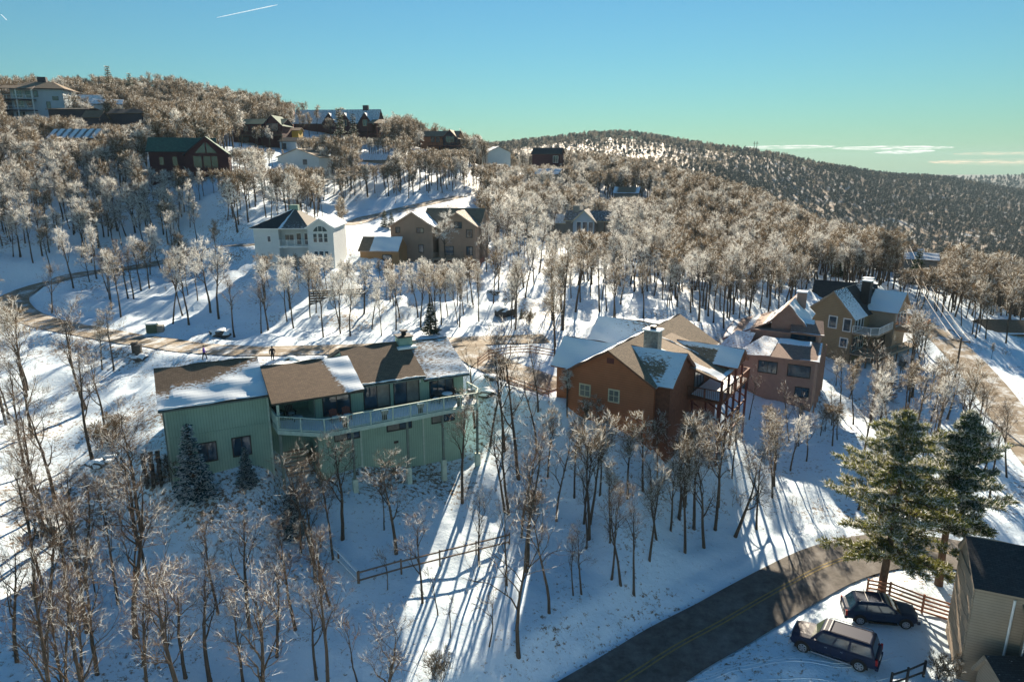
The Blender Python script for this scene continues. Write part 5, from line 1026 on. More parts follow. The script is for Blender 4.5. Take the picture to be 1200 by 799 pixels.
# power poles and wires
def pole(label, X, h, yaw=0, arm=2.2):
    t = thing('power_pole', label, 'power pole', tuple(X), yaw); mb = MB(); mb.tube([(0, 0, -.5), (0, 0, h)], [.16, .11], 8); mb.put('pole', M['old_wood'], t)
    mb = MB(); mb.bar((-arm/2, 0, h-.5), (arm/2, 0, h-.5), .12, .14); ca = mb.put('crossarm', M['old_wood'], t)
    for s in (-1, 0, 1): mb = MB(); mb.tube([(s*arm*.42, 0, h-.43), (s*arm*.42, 0, h-.25)], [.05, .04], 6); mb.put('insulator', M['planter'], ca)
    return [V(*X) + V(math.cos(rad(yaw))*s*arm*.42, math.sin(rad(yaw))*s*arm*.42, h-.25) for s in (-1, 0, 1)]
def wire(label, a, b, sag=.8, r_=.022, name='power_line'):
    mb = MB(); n = 14; mb.tube([a*(1-i/n)+b*(i/n)-V(0, 0, sag*4*(i/n)*(1-i/n)) for i in range(n+1)], [r_]*(n+1), 4); tag(mb.put(name, M['line']), label, 'power line', 'power lines between the poles')
g1 = ground_at(1117, 455); p1 = pole('wooden power pole beside the side road at the right', g1, 7.0, -40); g2 = P(1052, 345, 150); g2[2] = h1(g2[0], g2[1]); p2 = pole('wooden power pole up the slope behind the ochre house', g2, 9.0, -40)
for i, n_ in enumerate(('left', 'middle', 'right')): wire('pale %s wire climbing from the side road pole' % n_, p1[i], p2[i], 1.0)
g3 = ground_at(349, 240); p3 = pole('pale power pole above the white house', g3, 5.6, 10); g4 = P(468, 220, 205); g4[2] = h1(g4[0], g4[1]); p4 = pole('power pole in the trees above the hillside road', g4, 9, 10)
for i, n_ in enumerate(('left', 'middle', 'right')): wire('pale %s wire crossing above the hillside road' % n_, p3[i], p4[i], 2.0, .04)
q = P(885, 176, 960); t = thing('twin_pylon', 'twin poled transmission tower on the far ridge line', 'pylon', tuple(q), 0)
for s in (-1.8, 1.8): mb = MB(); mb.tube([(s, 0, -3), (s, 0, 12)], [.45, .3], 6); mb.put('mast', M['old_wood'], t)
mb = MB(); mb.bar((-4, 0, 9), (4, 0, 9), .5); mb.put('crossarm', M['old_wood'], t)

# ------------------------------------------------------------------ thin clouds and contrails, high and far, their brightness given as a weak glow
def cloud_mat(name, col, dens):
    m = bpy.data.materials.new(name); m.use_nodes = True; nt = m.node_tree; nt.nodes.remove(nt.nodes['Principled BSDF']); out = nt.nodes['Material Output']
    tc = nt.nodes.new('ShaderNodeTexCoord'); mp = nt.nodes.new('ShaderNodeMapping'); mp.inputs['Scale'].default_value = (.0045, .0045, .05); nt.links.new(tc.outputs['Object'], mp.inputs[0])
    nz = nt.nodes.new('ShaderNodeTexNoise'); nz.inputs['Scale'].default_value = 1; nz.inputs['Detail'].default_value = 6; nt.links.new(mp.outputs[0], nz.inputs['Vector'])
    ly = nt.nodes.new('ShaderNodeLayerWeight'); ly.inputs[0].default_value = .35; iv = nt.nodes.new('ShaderNodeMath'); iv.operation = 'SUBTRACT'; iv.inputs[0].default_value = 1.0; nt.links.new(ly.outputs['Facing'], iv.inputs[1])
    mr = nt.nodes.new('ShaderNodeMapRange'); mr.inputs[1].default_value = .38; mr.inputs[2].default_value = .68; nt.links.new(nz.outputs[0], mr.inputs[0])
    mu = nt.nodes.new('ShaderNodeMath'); mu.operation = 'MULTIPLY'; nt.links.new(mr.outputs[0], mu.inputs[0]); nt.links.new(iv.outputs[0], mu.inputs[1])
    m2 = nt.nodes.new('ShaderNodeMath'); m2.operation = 'MULTIPLY'; m2.inputs[1].default_value = dens; m2.use_clamp = True; nt.links.new(mu.outputs[0], m2.inputs[0])
    tr = nt.nodes.new('ShaderNodeBsdfTransparent'); ad = nt.nodes.new('ShaderNodeEmission'); ad.inputs[0].default_value = col; ad.inputs[1].default_value = .5      # added glow stands in for light scattered inside the cloud
    mx = nt.nodes.new('ShaderNodeMixShader'); nt.links.new(m2.outputs[0], mx.inputs[0]); nt.links.new(tr.outputs[0], mx.inputs[1]); nt.links.new(ad.outputs[0], mx.inputs[2]); nt.links.new(mx.outputs[0], out.inputs[0]); return m
M['cloud'] = cloud_mat('thin_cloud', (.95, .93, .85, 1), 2.6); M['cloud_warm'] = cloud_mat('warm_thin_cloud', (.95, .70, .45, 1), 1.3)
M['trail'] = mat('contrail_vapour', (.9, .9, .9), .9, .05, 1); M['trail'].node_tree.nodes['Principled BSDF'].inputs['Emission Color'].default_value = (.8, .9, .95, 1); M['trail'].node_tree.nodes['Principled BSDF'].inputs['Emission Strength'].default_value = .3  # weak glow stands in for sunlight scattered in the vapour
def cloud(label, px, py, wpx, hpx, m, seed):
    d = 12000; q = P(px, py, d); bm = bmesh.new(); bmesh.ops.create_icosphere(bm, subdivisions=4, radius=1); rg_ = np.random.default_rng(seed); a = rg_.normal(size=(5, 3))*2
    for v in bm.verts:
        c_ = np.array(v.co); k = 1+.12*sum(math.sin(3*(c_ @ a[i])) for i in range(5)); v.co = (c_[0]*wpx/FPX*d/2*(1+.1*k), c_[1]*900, c_[2]*hpx/FPX*d/2*k)
    me_ = bpy.data.meshes.new('cloud'); bm.to_mesh(me_); bm.free(); me_.materials.append(M[m]); me_.polygons.foreach_set('use_smooth', [True]*len(me_.polygons))
    o = put('cloud', me_); o.location = tuple(q); tag(o, label, 'cloud')
cloud('long pale streak cloud low over the right horizon', 1043, 173.5, 118, 4, 'cloud', 1); cloud('thin pale cloud just above the twin pylon ridge', 922, 172.5, 90, 3.2, 'cloud', 2)
cloud('warm thin cloud streak at the right edge', 1172, 180, 75, 3.5, 'cloud_warm', 3); cloud('wide faint orange cloud bank on the right horizon', 1165, 190, 130, 7, 'cloud_warm', 4); cloud('small puff of cloud under the long streak', 1058, 178, 22, 4, 'cloud', 5)
for label, a, b, r_ in (('white contrail slanting across the upper left sky', (254, 21), (325, 6), 6.0), ('short contrail at the top left corner', (1, 17), (8, 24), 5.0)):
    A_, B_ = P(a[0], a[1], 9000), P(b[0], b[1], 9000); mb = MB(); mb.tube([A_+(B_-A_)*i/8 for i in range(9)], [r_*.3]+[r_*(.6+.5*i/8) for i in range(1, 8)]+[r_*.3], 8); tag(mb.put('contrail', M['trail'], None, True), label, 'contrail')

# ------------------------------------------------------------------ bare trees: prototypes
def rot_about(v, ax, a):
    ax = ax/(np.linalg.norm(ax)+1e-9); return v*math.cos(a) + np.cross(ax, v)*math.sin(a) + ax*(ax @ v)*(1-math.cos(a))
def perp(v, rng):
    a = rng.normal(size=3); p = np.cross(v, a); return p/(np.linalg.norm(p)+1e-9)
def bare_tree(seed, Ht=10, lean=.05, fork=.45, spread=.75, levels=3, ntw=5, twig_w=.022, twig_l=.55, r0=.16, nlimb=9, kids=(6, 5), frost=.5, crook=.2, lowlimbs=0, sides=(7, 4, 3), stems=1, ll=1.0):
    """returns (wood MB, twigs MB): trunk and limbs as tapered tubes, twigs as fine tapered blades"""
    rng = np.random.default_rng(seed); wood, tw = MB(), MB()
    def twigs(p, d, n, L):
        for _ in range(n):
            q = rot_about(d, perp(d, rng), rng.uniform(.15, .95)); q[2] += .18; q /= np.linalg.norm(q)
            l = L*rng.uniform(.5, 1.25); s = perp(q, rng)*twig_w*rng.uniform(.7, 1.4)
            mid = p + q*l*.5 + perp(q, rng)*l*.07; e = p + q*l
            m = 1 if rng.random() < frost else 0
            k = tw.n
            tw.v += [tuple(p-s*.5), tuple(p+s*.5), tuple(mid+s*.45), tuple(mid-s*.45), tuple(e)]; tw.n += 5
            tw.f += [(k, k+1, k+2, k+3), (k+3, k+2, k+4)]; tw.m += [m, m]
            for sgn in (-1, 1):                       # side spur
                if rng.random() < .75:
                    u = rot_about(q, perp(q, rng), .7); e2 = mid + u*l*.45; k = tw.n
                    tw.v += [tuple(mid-s*.35), tuple(mid+s*.35), tuple(e2)]; tw.n += 3; tw.f.append((k, k+1, k+2)); tw.m.append(m)
    def limb(p, d, L, r, lev):
        n = 5 if lev < 2 else 3
        pts, rs = [p], [r]; dirs = [d]
        for i in range(n):
            d = d + rng.normal(size=3)*crook*(.6+.4*lev) + np.array([0, 0, .09]); d /= np.linalg.norm(d)
            p = p + d*L/n; pts.append(p); dirs.append(d); rs.append(r*(1-.78*(i+1)/n))
        if lev < levels: wood.tube(pts, rs, sides[min(lev, 2)], 0, False)
        else:
            k = tw.n; s = perp(d, rng)*r*1.2; tw.v += [tuple(pts[0]-s), tuple(pts[0]+s), tuple(pts[-1])]; tw.n += 3; tw.f.append((k, k+1, k+2)); tw.m.append(0)
        if lev >= levels:
            for i in range(1, len(pts)): twigs(pts[i], dirs[i], max(1, ntw//3 if i < len(pts)-1 else ntw//2+1), twig_l)
            return
        nk = kids[min(lev-1, len(kids)-1)]
        for k in range(nk):
            t = rng.uniform(.25, 1.0)*n; i = min(int(t), n-1); f_ = t-i
            q = pts[i]*(1-f_) + pts[i+1]*f_; dd = rot_about(dirs[i+1], perp(dirs[i+1], rng), rng.uniform(.35, .95))
            limb(q, dd, L*rng.uniform(.38, .62)*(1.15-.4*t/n), rs[i]*.6, lev+1)
        if lev >= 2 or levels == 2: twigs(pts[-1], dirs[-1], ntw, twig_l)
    for st in range(stems):
        d = np.array([rng.normal()*lean, rng.normal()*lean, 1.]) + (0 if stems == 1 else 1)*np.array([rng.normal()*.22, rng.normal()*.22, 0]); d /= np.linalg.norm(d)
        p = np.array([rng.normal()*.15, rng.normal()*.15, 0])*(stems > 1) + np.array([0, 0, -.5]); n = 9; pts, rs, dirs = [p], [r0*1.35], [d]
        top = Ht*rng.uniform(.72, .8)
        for i in range(n):
            d = d + rng.normal(size=3)*crook*.25 + np.array([0, 0, .12]); d /= np.linalg.norm(d); p = p + d*(top+.5)/n
            pts.append(p); dirs.append(d); rs.append(r0*(1.0-.80*((i+1)/n)**1.2))
        wood.tube(pts, rs, sides[0], 0, False)
        for k in range(nlimb):
            t = fork + (1-fork)*((k+.5)/nlimb)**.85 if k >= lowlimbs else rng.uniform(fork*.5, fork)
            t *= n; i = min(int(t), n-1); f_ = t-i; q = pts[i]*(1-f_)+pts[i+1]*f_
            az = k*2.4 + rng.uniform(-.5, .5); el = rng.uniform(.35, .75) + .35*(t/n-.5)
            dd = np.array([math.cos(az)*math.cos(el), math.sin(az)*math.cos(el), math.sin(el)])
            dd = dd*spread + np.array([0, 0, 1-spread]); dd /= np.linalg.norm(dd)
            limb(q, dd, ll*Ht*rng.uniform(.30, .42)*(1.25-.55*(t/n)), max(rs[i]*.6, .02), 1)
    return wood, tw
PROTO = {}
def proto(key, frostmat='frost', twigmat='twig', **k):
    w, t = bare_tree(**k); wm = w.mesh('trunk', True); wm.materials.append(M['bark'])
    tm = t.mesh('crown'); tm.materials.append(M[twigmat]); tm.materials.append(M[frostmat])
    PROTO[key] = (wm, tm, k.get('Ht', 10))
# near trees with open crowns: dark twigs with some frost
for i in range(4): proto('open%d' % i, seed=10+i, Ht=10, frost=.24, nlimb=8, kids=(6, 4), ntw=4, spread=.5, fork=.38, crook=.24, r0=.15, ll=.8, twig_w=.013, twig_l=.5)
# tall forest trees, crown in the upper part only
for i in range(4): proto('tall%d' % i, seed=30+i, Ht=12, frost=.15, nlimb=8, kids=(5, 4), ntw=4, spread=.38, fork=.45, crook=.17, r0=.15, ll=.62, twig_w=.014, twig_l=.5)
# densely frosted crowns
for i in range(4): proto('white%d' % i, seed=50+i, Ht=9, frost=.74, nlimb=10, kids=(5, 4), ntw=3, spread=.44, fork=.48, crook=.2, r0=.13, twig_w=.023, twig_l=.55, ll=.64)
# dense brown crowns with warm frost tips
for i in range(3): proto('brown%d' % i, twigmat='twig_warm', seed=70+i, Ht=9, frost=.3, nlimb=10, kids=(5, 4), ntw=3, spread=.42, fork=.48, crook=.2, r0=.13, twig_w=.022, twig_l=.55, ll=.62)
# tall trees with very open crowns
for i in range(3): proto('sparse%d' % i, seed=120+i, Ht=12, frost=.3, nlimb=7, kids=(4, 3), ntw=2, spread=.5, fork=.42, crook=.22, r0=.15, twig_w=.018, twig_l=.6)
# thin young trees and shrubs
for i in range(2): proto('sapling%d' % i, seed=90+i, Ht=4, frost=.1, nlimb=5, kids=(3,), levels=2, ntw=2, spread=.4, fork=.4, r0=.06, twig_w=.022, twig_l=.6, crook=.3)
for i in range(2): proto('shrub%d' % i, twigmat='twig_warm', seed=95+i, Ht=2.2, frost=.15, nlimb=7, kids=(4,), levels=2, ntw=5, spread=.7, fork=.1, r0=.035, twig_w=.03, twig_l=.5, stems=5, crook=.3)
def bare(px=None, py=None, H=9, key='open0', rot=0, label='', group=None, XY=None, name='bare_tree', cat='tree', wide=1.0):
    if XY is None:
        g = ground_at(px, py); XY = (g[0], g[1])
    z = float(full_h(np.array([XY[0]]), np.array([XY[1]]), False)[0])
    wm, tm, h0 = PROTO[key]; s = H/h0
    r = thing(name, label, cat, (XY[0], XY[1], z - .1), math.degrees(rot), group)
    j_ = random.Random(int(XY[0]*1000) ^ int(XY[1]*777)); wide *= j_.uniform(.78, 1.12); r.scale = (s*wide, s*wide, s); r.rotation_euler[0] = j_.gauss(0, .045); r.rotation_euler[1] = j_.gauss(0, .045)
    put('trunk', wm, r); put('crown', tm, r); PLACED.append((XY[0], XY[1])); return r
PLACED = []

# ------------------------------------------------------------------ conifers
def conifer(seed, H, R, layers, needle='needle', snow=.35, base=.08, blades=26, drop=.25, bl=.34, bw=.05, irregular=.0, snowm='frost', r0=None, per=8, conc=1.0):
    rng = np.random.default_rng(seed); w, t = MB(), MB(); r0 = r0 or H*.018
    w.tube([(0, 0, -.4), (0, 0, H*.5), (0, 0, H)], [r0*1.2, r0*.7, .02], 7)
    for L in range(layers):
        f = base + (1-base)*(L/(layers-.3)); z = H*f; rl = R*(1-f)**conc*rng.uniform(1-.15-irregular, 1.1)
        if f > .97: rl = R*.05
        k = max(3, int(per*(1-.4*f)))
        for b in range(k):
            if irregular and rng.random() < irregular*.5: continue
            az = 6.283*b/k + rng.uniform(-.4, .4) + L; l = rl*rng.uniform(.75-irregular*.5, 1.1) + .12
            up = rng.uniform(-.05, .25) - drop*(1-f)
            d = np.array([math.cos(az), math.sin(az), up]); side = np.array([-math.sin(az), math.cos(az), 0])
            n = 4; pts = [np.array([0, 0, z]) + d*l*i/n + np.array([0, 0, .10*l*(i/n)**2]) for i in range(n+1)]
            w.tube(pts, [max(.012, r0*.28*(1-i/n*.8)) for i in range(n+1)], 3, 0, False)
            nb = int(blades*l/R*(1.0)) + 5
            for j in range(nb):
                u = rng.uniform(.12, 1)**.75; p = pts[min(int(u*n), n-1)]*(1-(u*n) % 1) + pts[min(int(u*n)+1, n)]*((u*n) % 1)
                sd = rng.choice([-1, 1]); q = side*sd*rng.uniform(.3, 1) + d*rng.uniform(.2, 1) + np.array([0, 0, rng.uniform(-.25, .2)]); q /= np.linalg.norm(q)
                ll = (bl*rng.uniform(.6, 1.2) + l*.16*(1-u))
                e = p + q*ll; wv = np.cross(q, [0, 0, 1.]); wv = wv/(np.linalg.norm(wv)+1e-6)*bw*rng.uniform(.7, 1.5) + np.array([0, 0, rng.uniform(-.5, .5)*bw])
                kk = t.n; mm = p + q*ll*.5
                t.v += [tuple(p-wv*.3), tuple(p+wv*.3), tuple(mm+wv), tuple(mm-wv), tuple(e)]; t.n += 5
                t.f += [(kk, kk+1, kk+2, kk+3), (kk+3, kk+2, kk+4)]; mt = 1 if rng.random() < snow else 0
                t.m += [mt, mt]
    wm = w.mesh('trunk', True); wm.materials.append(M['bark_pine']); tm = t.mesh('crown'); tm.materials.append(M[needle]); tm.materials.append(M[snowm])
    return wm, tm
def plant(meshes, name, label, cat, XY, rot=0, s=1.0, group=None, zoff=-.1):
    z = float(full_h(np.array([XY[0]]), np.array([XY[1]]), False)[0])
    r = thing(name, label, cat, (XY[0], XY[1], z + zoff), rot, group); r.scale = (s, s, s)
    put('trunk', meshes[0], r); put('crown', meshes[1], r); PLACED.append((XY[0], XY[1])); return r
def gxy(px, py): g = ground_at(px, py); return (g[0], g[1])
sp1 = conifer(1, 6.2, 1.75, 24, 'needle_blue', .55, blades=48, bl=.28, bw=.05, snowm='snow_needle' if 'snow_needle' in M else 'frost', per=11)
plant(sp1, 'blue_spruce', 'tall blue spruce with snowy boughs against the green garage wall', 'spruce', fr(G_FR, -13.0, -.9), 20)
plant(sp1, 'blue_spruce', 'small snowy spruce below the right garage window', 'spruce', fr(G_FR, -9.3, -.9), 150, .56)
plant(sp1, 'blue_spruce', 'snowy spruce at the left end of the snow fence, right of the small one', 'spruce', fr(G_FR, -6.7, -4.3), 250, .72)
ev = conifer(2, 5, 1.5, 20, 'needle', .12, blades=44, bl=.3, bw=.06, per=10)
q = gxy(505, 391); plant(ev, 'evergreen_tree', 'dark green evergreen behind the green house chimney', 'fir', q, 0, .85)
for (px, py, s, lb) in [(451, 266, .8, 'left of two dark spruces beside the tan house and hillside road'), (459, 267, .75, 'right of two dark spruces beside the tan house and hillside road'),
                        (611, 374, .3, 'little dark conifer in the snow behind the driveway, left of two'), (622, 375, .28, 'little dark conifer in the snow behind the driveway, right of two')]:
    plant(ev, 'evergreen_tree', lb, 'spruce', gxy(px, py), px, s)
fe = conifer(3, 5, 1.1, 22, 'needle', .5, blades=40, bl=.25, bw=.05, per=9, irregular=.2)
for (px, py, d, s, lb) in [(401, 197, 215, 3.4, 'tallest frosted spruce standing below the hilltop lodge'), (416, 190, 235, 2.7, 'narrow frosted spruce just right of the tallest one below the lodge'),
                        (119, 138, 235, 1.9, 'dark spruce right of the large white hilltop house'), (133, 136, 262, 3.2, 'tall pointed spruce on the left hill crest'), (157, 136, 262, 2.8, 'pointed spruce on the left crest, right of the taller one'),
                        (206, 132, 280, 2.0, 'little spruce tip on the crest further right'),
                        (950, 300, 180, 1.1, 'dark conifer on the slope above the ochre house, left of two'), (982, 322, 165, 1.4, 'dark conifer right behind the dark roofed house'),
                        (1035, 306, 190, 1.9, 'rounded green conifer beside the snowy track on the right ridge'), (1072, 338, 160, 1.7, 'golden green conifer behind the power line on the right')]:
    q = P(px, py, d); plant(fe if px in (401, 416, 133, 157) else ev, 'spruce_tree', lb, 'spruce', (q[0], q[1]), px, s)

def pine(seed, H, R, label, XY, rot, lean=0, start=.35, asym=None, gold=.3):
    """tall white pine: whorled limbs each carrying plumes of needles"""
    rng = np.random.default_rng(seed); w, t = MB(), MB()
    trunk = [np.array([lean*(i/8)**1.3*H*.1 + .12*math.sin(i*1.3+seed), .1*math.cos(i+seed), -.5 + i/8*(H+.2)]) for i in range(9)]
    w.tube(trunk, [.31*(1-i/8*.86) for i in range(9)], 9)
    nl = 64
    for L in range(nl):
        f = start + (1-start)*(L/nl); zt = f*8; i = min(int(zt), 7); p0 = trunk[i]*(1-(zt-i)) + trunk[i+1]*(zt-i)
        az = L*2.4 + rng.uniform(-.4, .4); prof = (math.sin(math.pi*min(1, (f-start)/(1-start)*.9+.12))**.6)*(1.05-.55*(f-start)/(1-start))
        l = R*prof*rng.uniform(.65, 1.12)
        if asym: l *= 1 + asym*math.cos(az)
        up = rng.uniform(-.02, .32) + .5*(f-.6)
        d = np.array([math.cos(az), math.sin(az), up]); n = 5; pts = [p0]
        for j in range(n):
            d = d + rng.normal(size=3)*.08; d /= np.linalg.norm(d); pts.append(pts[-1] + d*l/n)
        w.tube(pts, [.075*(1-j/n*.85)*(1.1-.5*f) for j in range(n+1)], 4, 0, False)
        for j in range(1, n+1):
            for c in range(8):
                base = pts[j] if c < 2 else pts[j-1]*rng.random() + pts[j]*0
                u = rng.random(); base = pts[j-1]*(1-u) + pts[j]*u
                sd = rot_about(d, np.array([0, 0, 1.]), rng.uniform(.4, 1.2)*rng.choice([-1, 1])); bl = rng.uniform(.4, 1.0)*(1.15-.5*j/n)*l*.27 + .15
                e = base + sd*bl + np.array([0, 0, .05]); w.bar(base, e, .02)
                for k in range(30):
                    s_ = rng.uniform(.2, 1.05); q = base + (e-base)*s_ + rng.normal(size=3)*.06
                    nd = sd*.7 + rng.normal(size=3)*.55 + np.array([0, 0, .25]); nd /= np.linalg.norm(nd); ln_ = rng.uniform(.2, .4); wv = perp(nd, rng)*rng.uniform(.024, .046)
                    kk = t.n; t.v += [tuple(q-wv), tuple(q+wv), tuple(q+nd*ln_)]; t.n += 3; t.f.append((kk, kk+1, kk+2))
                    x = rng.random(); t.m.append(2 if x < .13 or (k < 9 and q[2] > base[2]+.06) else (1 if x < .13+gold else 0))
    r = thing('white_pine', label, 'pine tree', (XY[0], XY[1], h1(*XY)-.1), rot)
    w.put('trunk', M['bark_pine'], r, True); t.put('crown', [M['needle'], M['needle_gold'], M['frost']], r)
    return r
q = P(1035, 690, 48.5); pine(5, 14.2, 5.2, 'broad snow dusted pine standing by the parking lot rail fence', (q[0], q[1]), 40, -.2, .24, None, .72)
q = P(1098, 684, 49.5); pine(8, 13.8, 3.2, 'taller narrow pine with bare lower trunk and a long right bough', (q[0], q[1]), 0, .2, .38, .25, .12)

# ------------------------------------------------------------------ individually seen bare trees (foot in the photograph, height in metres)
T = [
 (64,588,10.5,'open0','slender twin topped bare tree on the sunlit snow left of the garage'),
 (108,534,11.5,'open1','forked bare tree on the lit snow with crown beside the road bend'),
 (88,646,8,'open2','thin bare tree crossing the garage shadow edge at far left'),
 (50,682,9,'open3','leaning bare tree low on the left edge of the house shadow'),
 (138,710,10.5,'tall0','dark straight trunk left of the stout leaning tree in the blue shade'),
 (159,747,12,'open0','stout leaning trunk in the middle of the shaded lower left slope'),
 (172,680,10,'open1','knotty bare tree directly behind the stout leaning trunk'),
 (114,792,9,'open2','crooked tree at the bottom left beside the sunlit patch'),
 (94,798,7,'open3','short bare tree at the bottom edge left of the sunlit patch'),
 (20,775,8.5,'open0','frosted bushy tree in the bottom left corner'),
 (112,702,6,'tall1','thin leaning tree between two dark trunks at lower left'),
 (217,790,9,'open3','frosted bare tree at the bottom, right of the stout leaning trunk'),
 (247,797,8.5,'open1','frost tipped tree at the bottom centre left'),
 (292,734,9,'open0','bare tree whose crown spreads over the shaded lawn below the garage'),
 (324,770,7.5,'open2','tree forking in a wide Y shape low on the shaded lawn'),
 (371,795,7.5,'open1','frost tipped tree at the bottom edge below the fence corner'),
 (285,799,6.5,'open2','small frosted tree at the bottom edge under the Y shaped one'),
 (420,797,5,'sapling0','thin frosted sapling at the bottom right of the fence corner'),
 (367,664,10,'sparse2','tall dark trunk left of three beside the snowy fence'),
 (390,658,9,'tall2','straight trunk hugging the inside of the snowy fence'),
 (401,631,9,'open3','broad crowned tree in front of the centre of the green house'),
 (352,648,8,'tall1','slim trunk behind the left run of the snowy fence'),
 (464,646,8.5,'open0','double stemmed tree in front of the lower window of the green house'),
 (450,616,5,'sapling1','small leaning tree behind the double stemmed one'),
 (495,705,8,'open1','solitary dark trunk just beyond the fence on its low side'),
 (454,690,3.6,'sapling0','whip thin sapling beside the rail fence corner'),
 (562,663,7,'open2','curving slender tree at the edge of the house shadow'),
 (594,688,8.5,'sparse0','tree with upswept limbs standing over the long shadows'),
 (513,718,3.6,'sapling1','little bare sapling in the strip of shade below the rail fence'),
 (572,757,4.5,'sapling0','low forked sapling among the long shadows'),
 (527,745,3,'sapling0','dead looking twig sapling in the sunlit snow below the fence'),
 (608,562,14,'sparse0','very tall slim tree rising between the green house and the driveway'),
 (574,522,12,'sparse1','tall tree beside the right corner of the green house deck'),
 (592,530,12.5,'sparse2','tall bare tree with many crossing limbs in front of the driveway fence'),
 (556,500,9,'sparse0','mossy trunk directly right of the green house wall'),
 (652,608,9.5,'sparse1','thick trunked tree with warm crown below the wooden gable'),
 (644,721,9,'sparse2','tall thin tree at the lower edge of the sunlit long shadow field'),
 (642,556,7,'brown0','golden crowned tree hiding the left foot of the wooden house'),
 (672,700,6,'tall1','short thin trunk standing at the left edge of the brick red house shadow'),
 (682,697,6.5,'tall0','second thin trunk at the left edge of the brick red house shadow'),
 (743,690,9,'tall2','leaning clump tree nearest to the shaded snow bank above the road'),
 (717,677,9,'tall3','slanting trunk in the thicket left of the leaning clump tree'),
 (728,684,8.5,'tall0','slanting trunk in the middle of the thicket above the road'),
 (703,578,7.2,'brown1','brown crowned tree in front of the wooden house, left one'),
 (673,580,7.8,'brown2','brown crowned tree below the wooden gable windows'),
 (735,585,7.5,'brown0','brown crowned tree in front of the wooden house, middle one'),
 (795,608,9,'open2','snow laden tree above the shaded bank, left of the dense clump'),
 (771,636,8.5,'open3','dark stemmed tree on the bank above the road'),
 (825,644,10.5,'open0','lowest tree of the dense clump on the shaded bank'),
 (813,618,11,'brown1','dense tan crowned tree in the clump on the shaded bank'),
 (838,620,11,'brown2','tan crowned tree on the right side of the dense clump'),
 (861,628,9.5,'open1','tree at the right end of the clump above the road shoulder'),
 (887,618,8.5,'open2','single leaning tree right of the clump on the bank'),
 (905,585,8,'brown0','brownish tree up the bank behind the single leaning one'),
 (770,560,6.5,'brown1','frosted brown tree in front of the snowy dormer'),
 (800,560,6.5,'white1','whitish tree in front of the deck posts of the wooden house'),
 (830,548,6.3,'white2','frosted tree right below the tall deck of the wooden house'),
 (858,560,6.5,'white3','frosted tree at the foot of the tall deck'),
 (878,490,6.2,'sparse0','slim snowy tree in front of the taupe house left windows'),
 (925,515,6.5,'sparse2','dark trunk in front of the taupe house'),
 (936,520,6,'sparse1','gnarled dark tree in front of the taupe house corner'),
 (985,480,8,'sparse0','tall dark tree at the left corner of the ochre house'),
 (975,495,5.5,'sparse2','bare tree on the snow between taupe and ochre houses'),
 (1040,500,11,'sparse1','tall leaning tree in front of the ochre house deck'),
 (1065,470,7,'open0','dark knotty tree on the slope below the side road'),
 (1110,490,8,'open2','knotty tree with clubbed limbs by the side road pole'),
 (1140,540,9.5,'tall0','dark crooked tree near the lower end of the side road'),
 (1180,560,9.5,'tall1','bare trunk near the right edge behind the narrow pine'),
 (1160,585,9,'tall2','bare trunk between the narrow pine and the right edge'),
 (1150,349 if False else 520,9,'open3','bare tree with twisted top right of the side road'),
 (150,349,9.5,'tall2','left of two tall trunks inside the road bend'),
 (157,353,9.5,'tall3','right of two tall trunks inside the road bend'),
 (127,344,8,'tall1','slim tree left of the two tall trunks inside the road bend'),
 (60,364,8.5,'open2','tree with spreading crown on the snow within the road bend'),
 (202,380,11,'tall0','tall dark leaning tree behind the green utility box'),
 (205,332,5,'sapling1','small bare tree on the lit slope above the utility box'),
 (247,366,11,'white1','tall white frosted tree, left of the frosted group above the road'),
 (257,375,11.5,'white2','tallest white frosted tree of the group above the road'),
 (274,391,9,'tall1','dark trunk at the front of the frosted group above the road'),
 (101,478,12.5,'open1','large pale barked tree forking high in front of the road bend'),
 (133,430,8,'brown2','tan crowned tree by the dark bin at the road'),
 (120,432,6.5,'brown0','smaller tan crowned tree left of the dark bin'),
 (344,386,8.5,'white3','frosted tree in front of the white house, right one of a pair'),
 (337,378,9,'white0','frosted tree in front of the white house, left one of a pair'),
 (306,388,7,'tall3','dark leaning stem left of the frosted pair'),
 (314,384,7.5,'open0','curved dark stem between the frosted pair and the leaning stem'),
 (379,396,9,'brown1','straight tree nearest the road below the white tower'),
 (399,389,8,'white1','frosted tree above the road behind the left roof end'),
 (411,396,8,'white2','frosted low tree at the road behind the middle roof'),
 (447,396,6.5,'white3','bright frosted small tree by the road behind the chimney'),
 (436,385,8,'white0','frosted tree behind the main roof of the green house'),
 (464,388,8.5,'brown2','tan crowned tree behind the main roof ridge'),
 (493,382,9,'brown0','leaning V shaped tree left of the evergreen'),
 (508,368,9,'white2','frosted tree rising behind the evergreen'),
 (517,379,8,'brown1','tan tree right of the evergreen'),
 (523,318,10.5,'white1','big fan shaped frosted tree in front of the tan house'),
 (578,308,10,'tall0','tall trunk right of the tan house on lit snow, left one'),
 (585,327,10,'tall1','tall trunk right of the tan house on lit snow, middle one'),
 (594,305,10,'tall2','tall trunk right of the tan house on lit snow, right one'),
 (735,500,4.2,'brown2','tan frosted tree against the wooden gable wall'),
 (700,505,3.8,'brown1','low tan tree against the left part of the wooden gable'),
 (665,490,5,'white3','frosted tree at the left corner of the wooden house'),
]
for i, (px, py, H, k, lb) in enumerate(T):
    nm = 'bare_tree' if not k.startswith('sapling') else 'bare_sapling'
    bare(px, py, H, k, i*1.7, lb, None, None, nm, 'tree' if nm == 'bare_tree' else 'sapling')
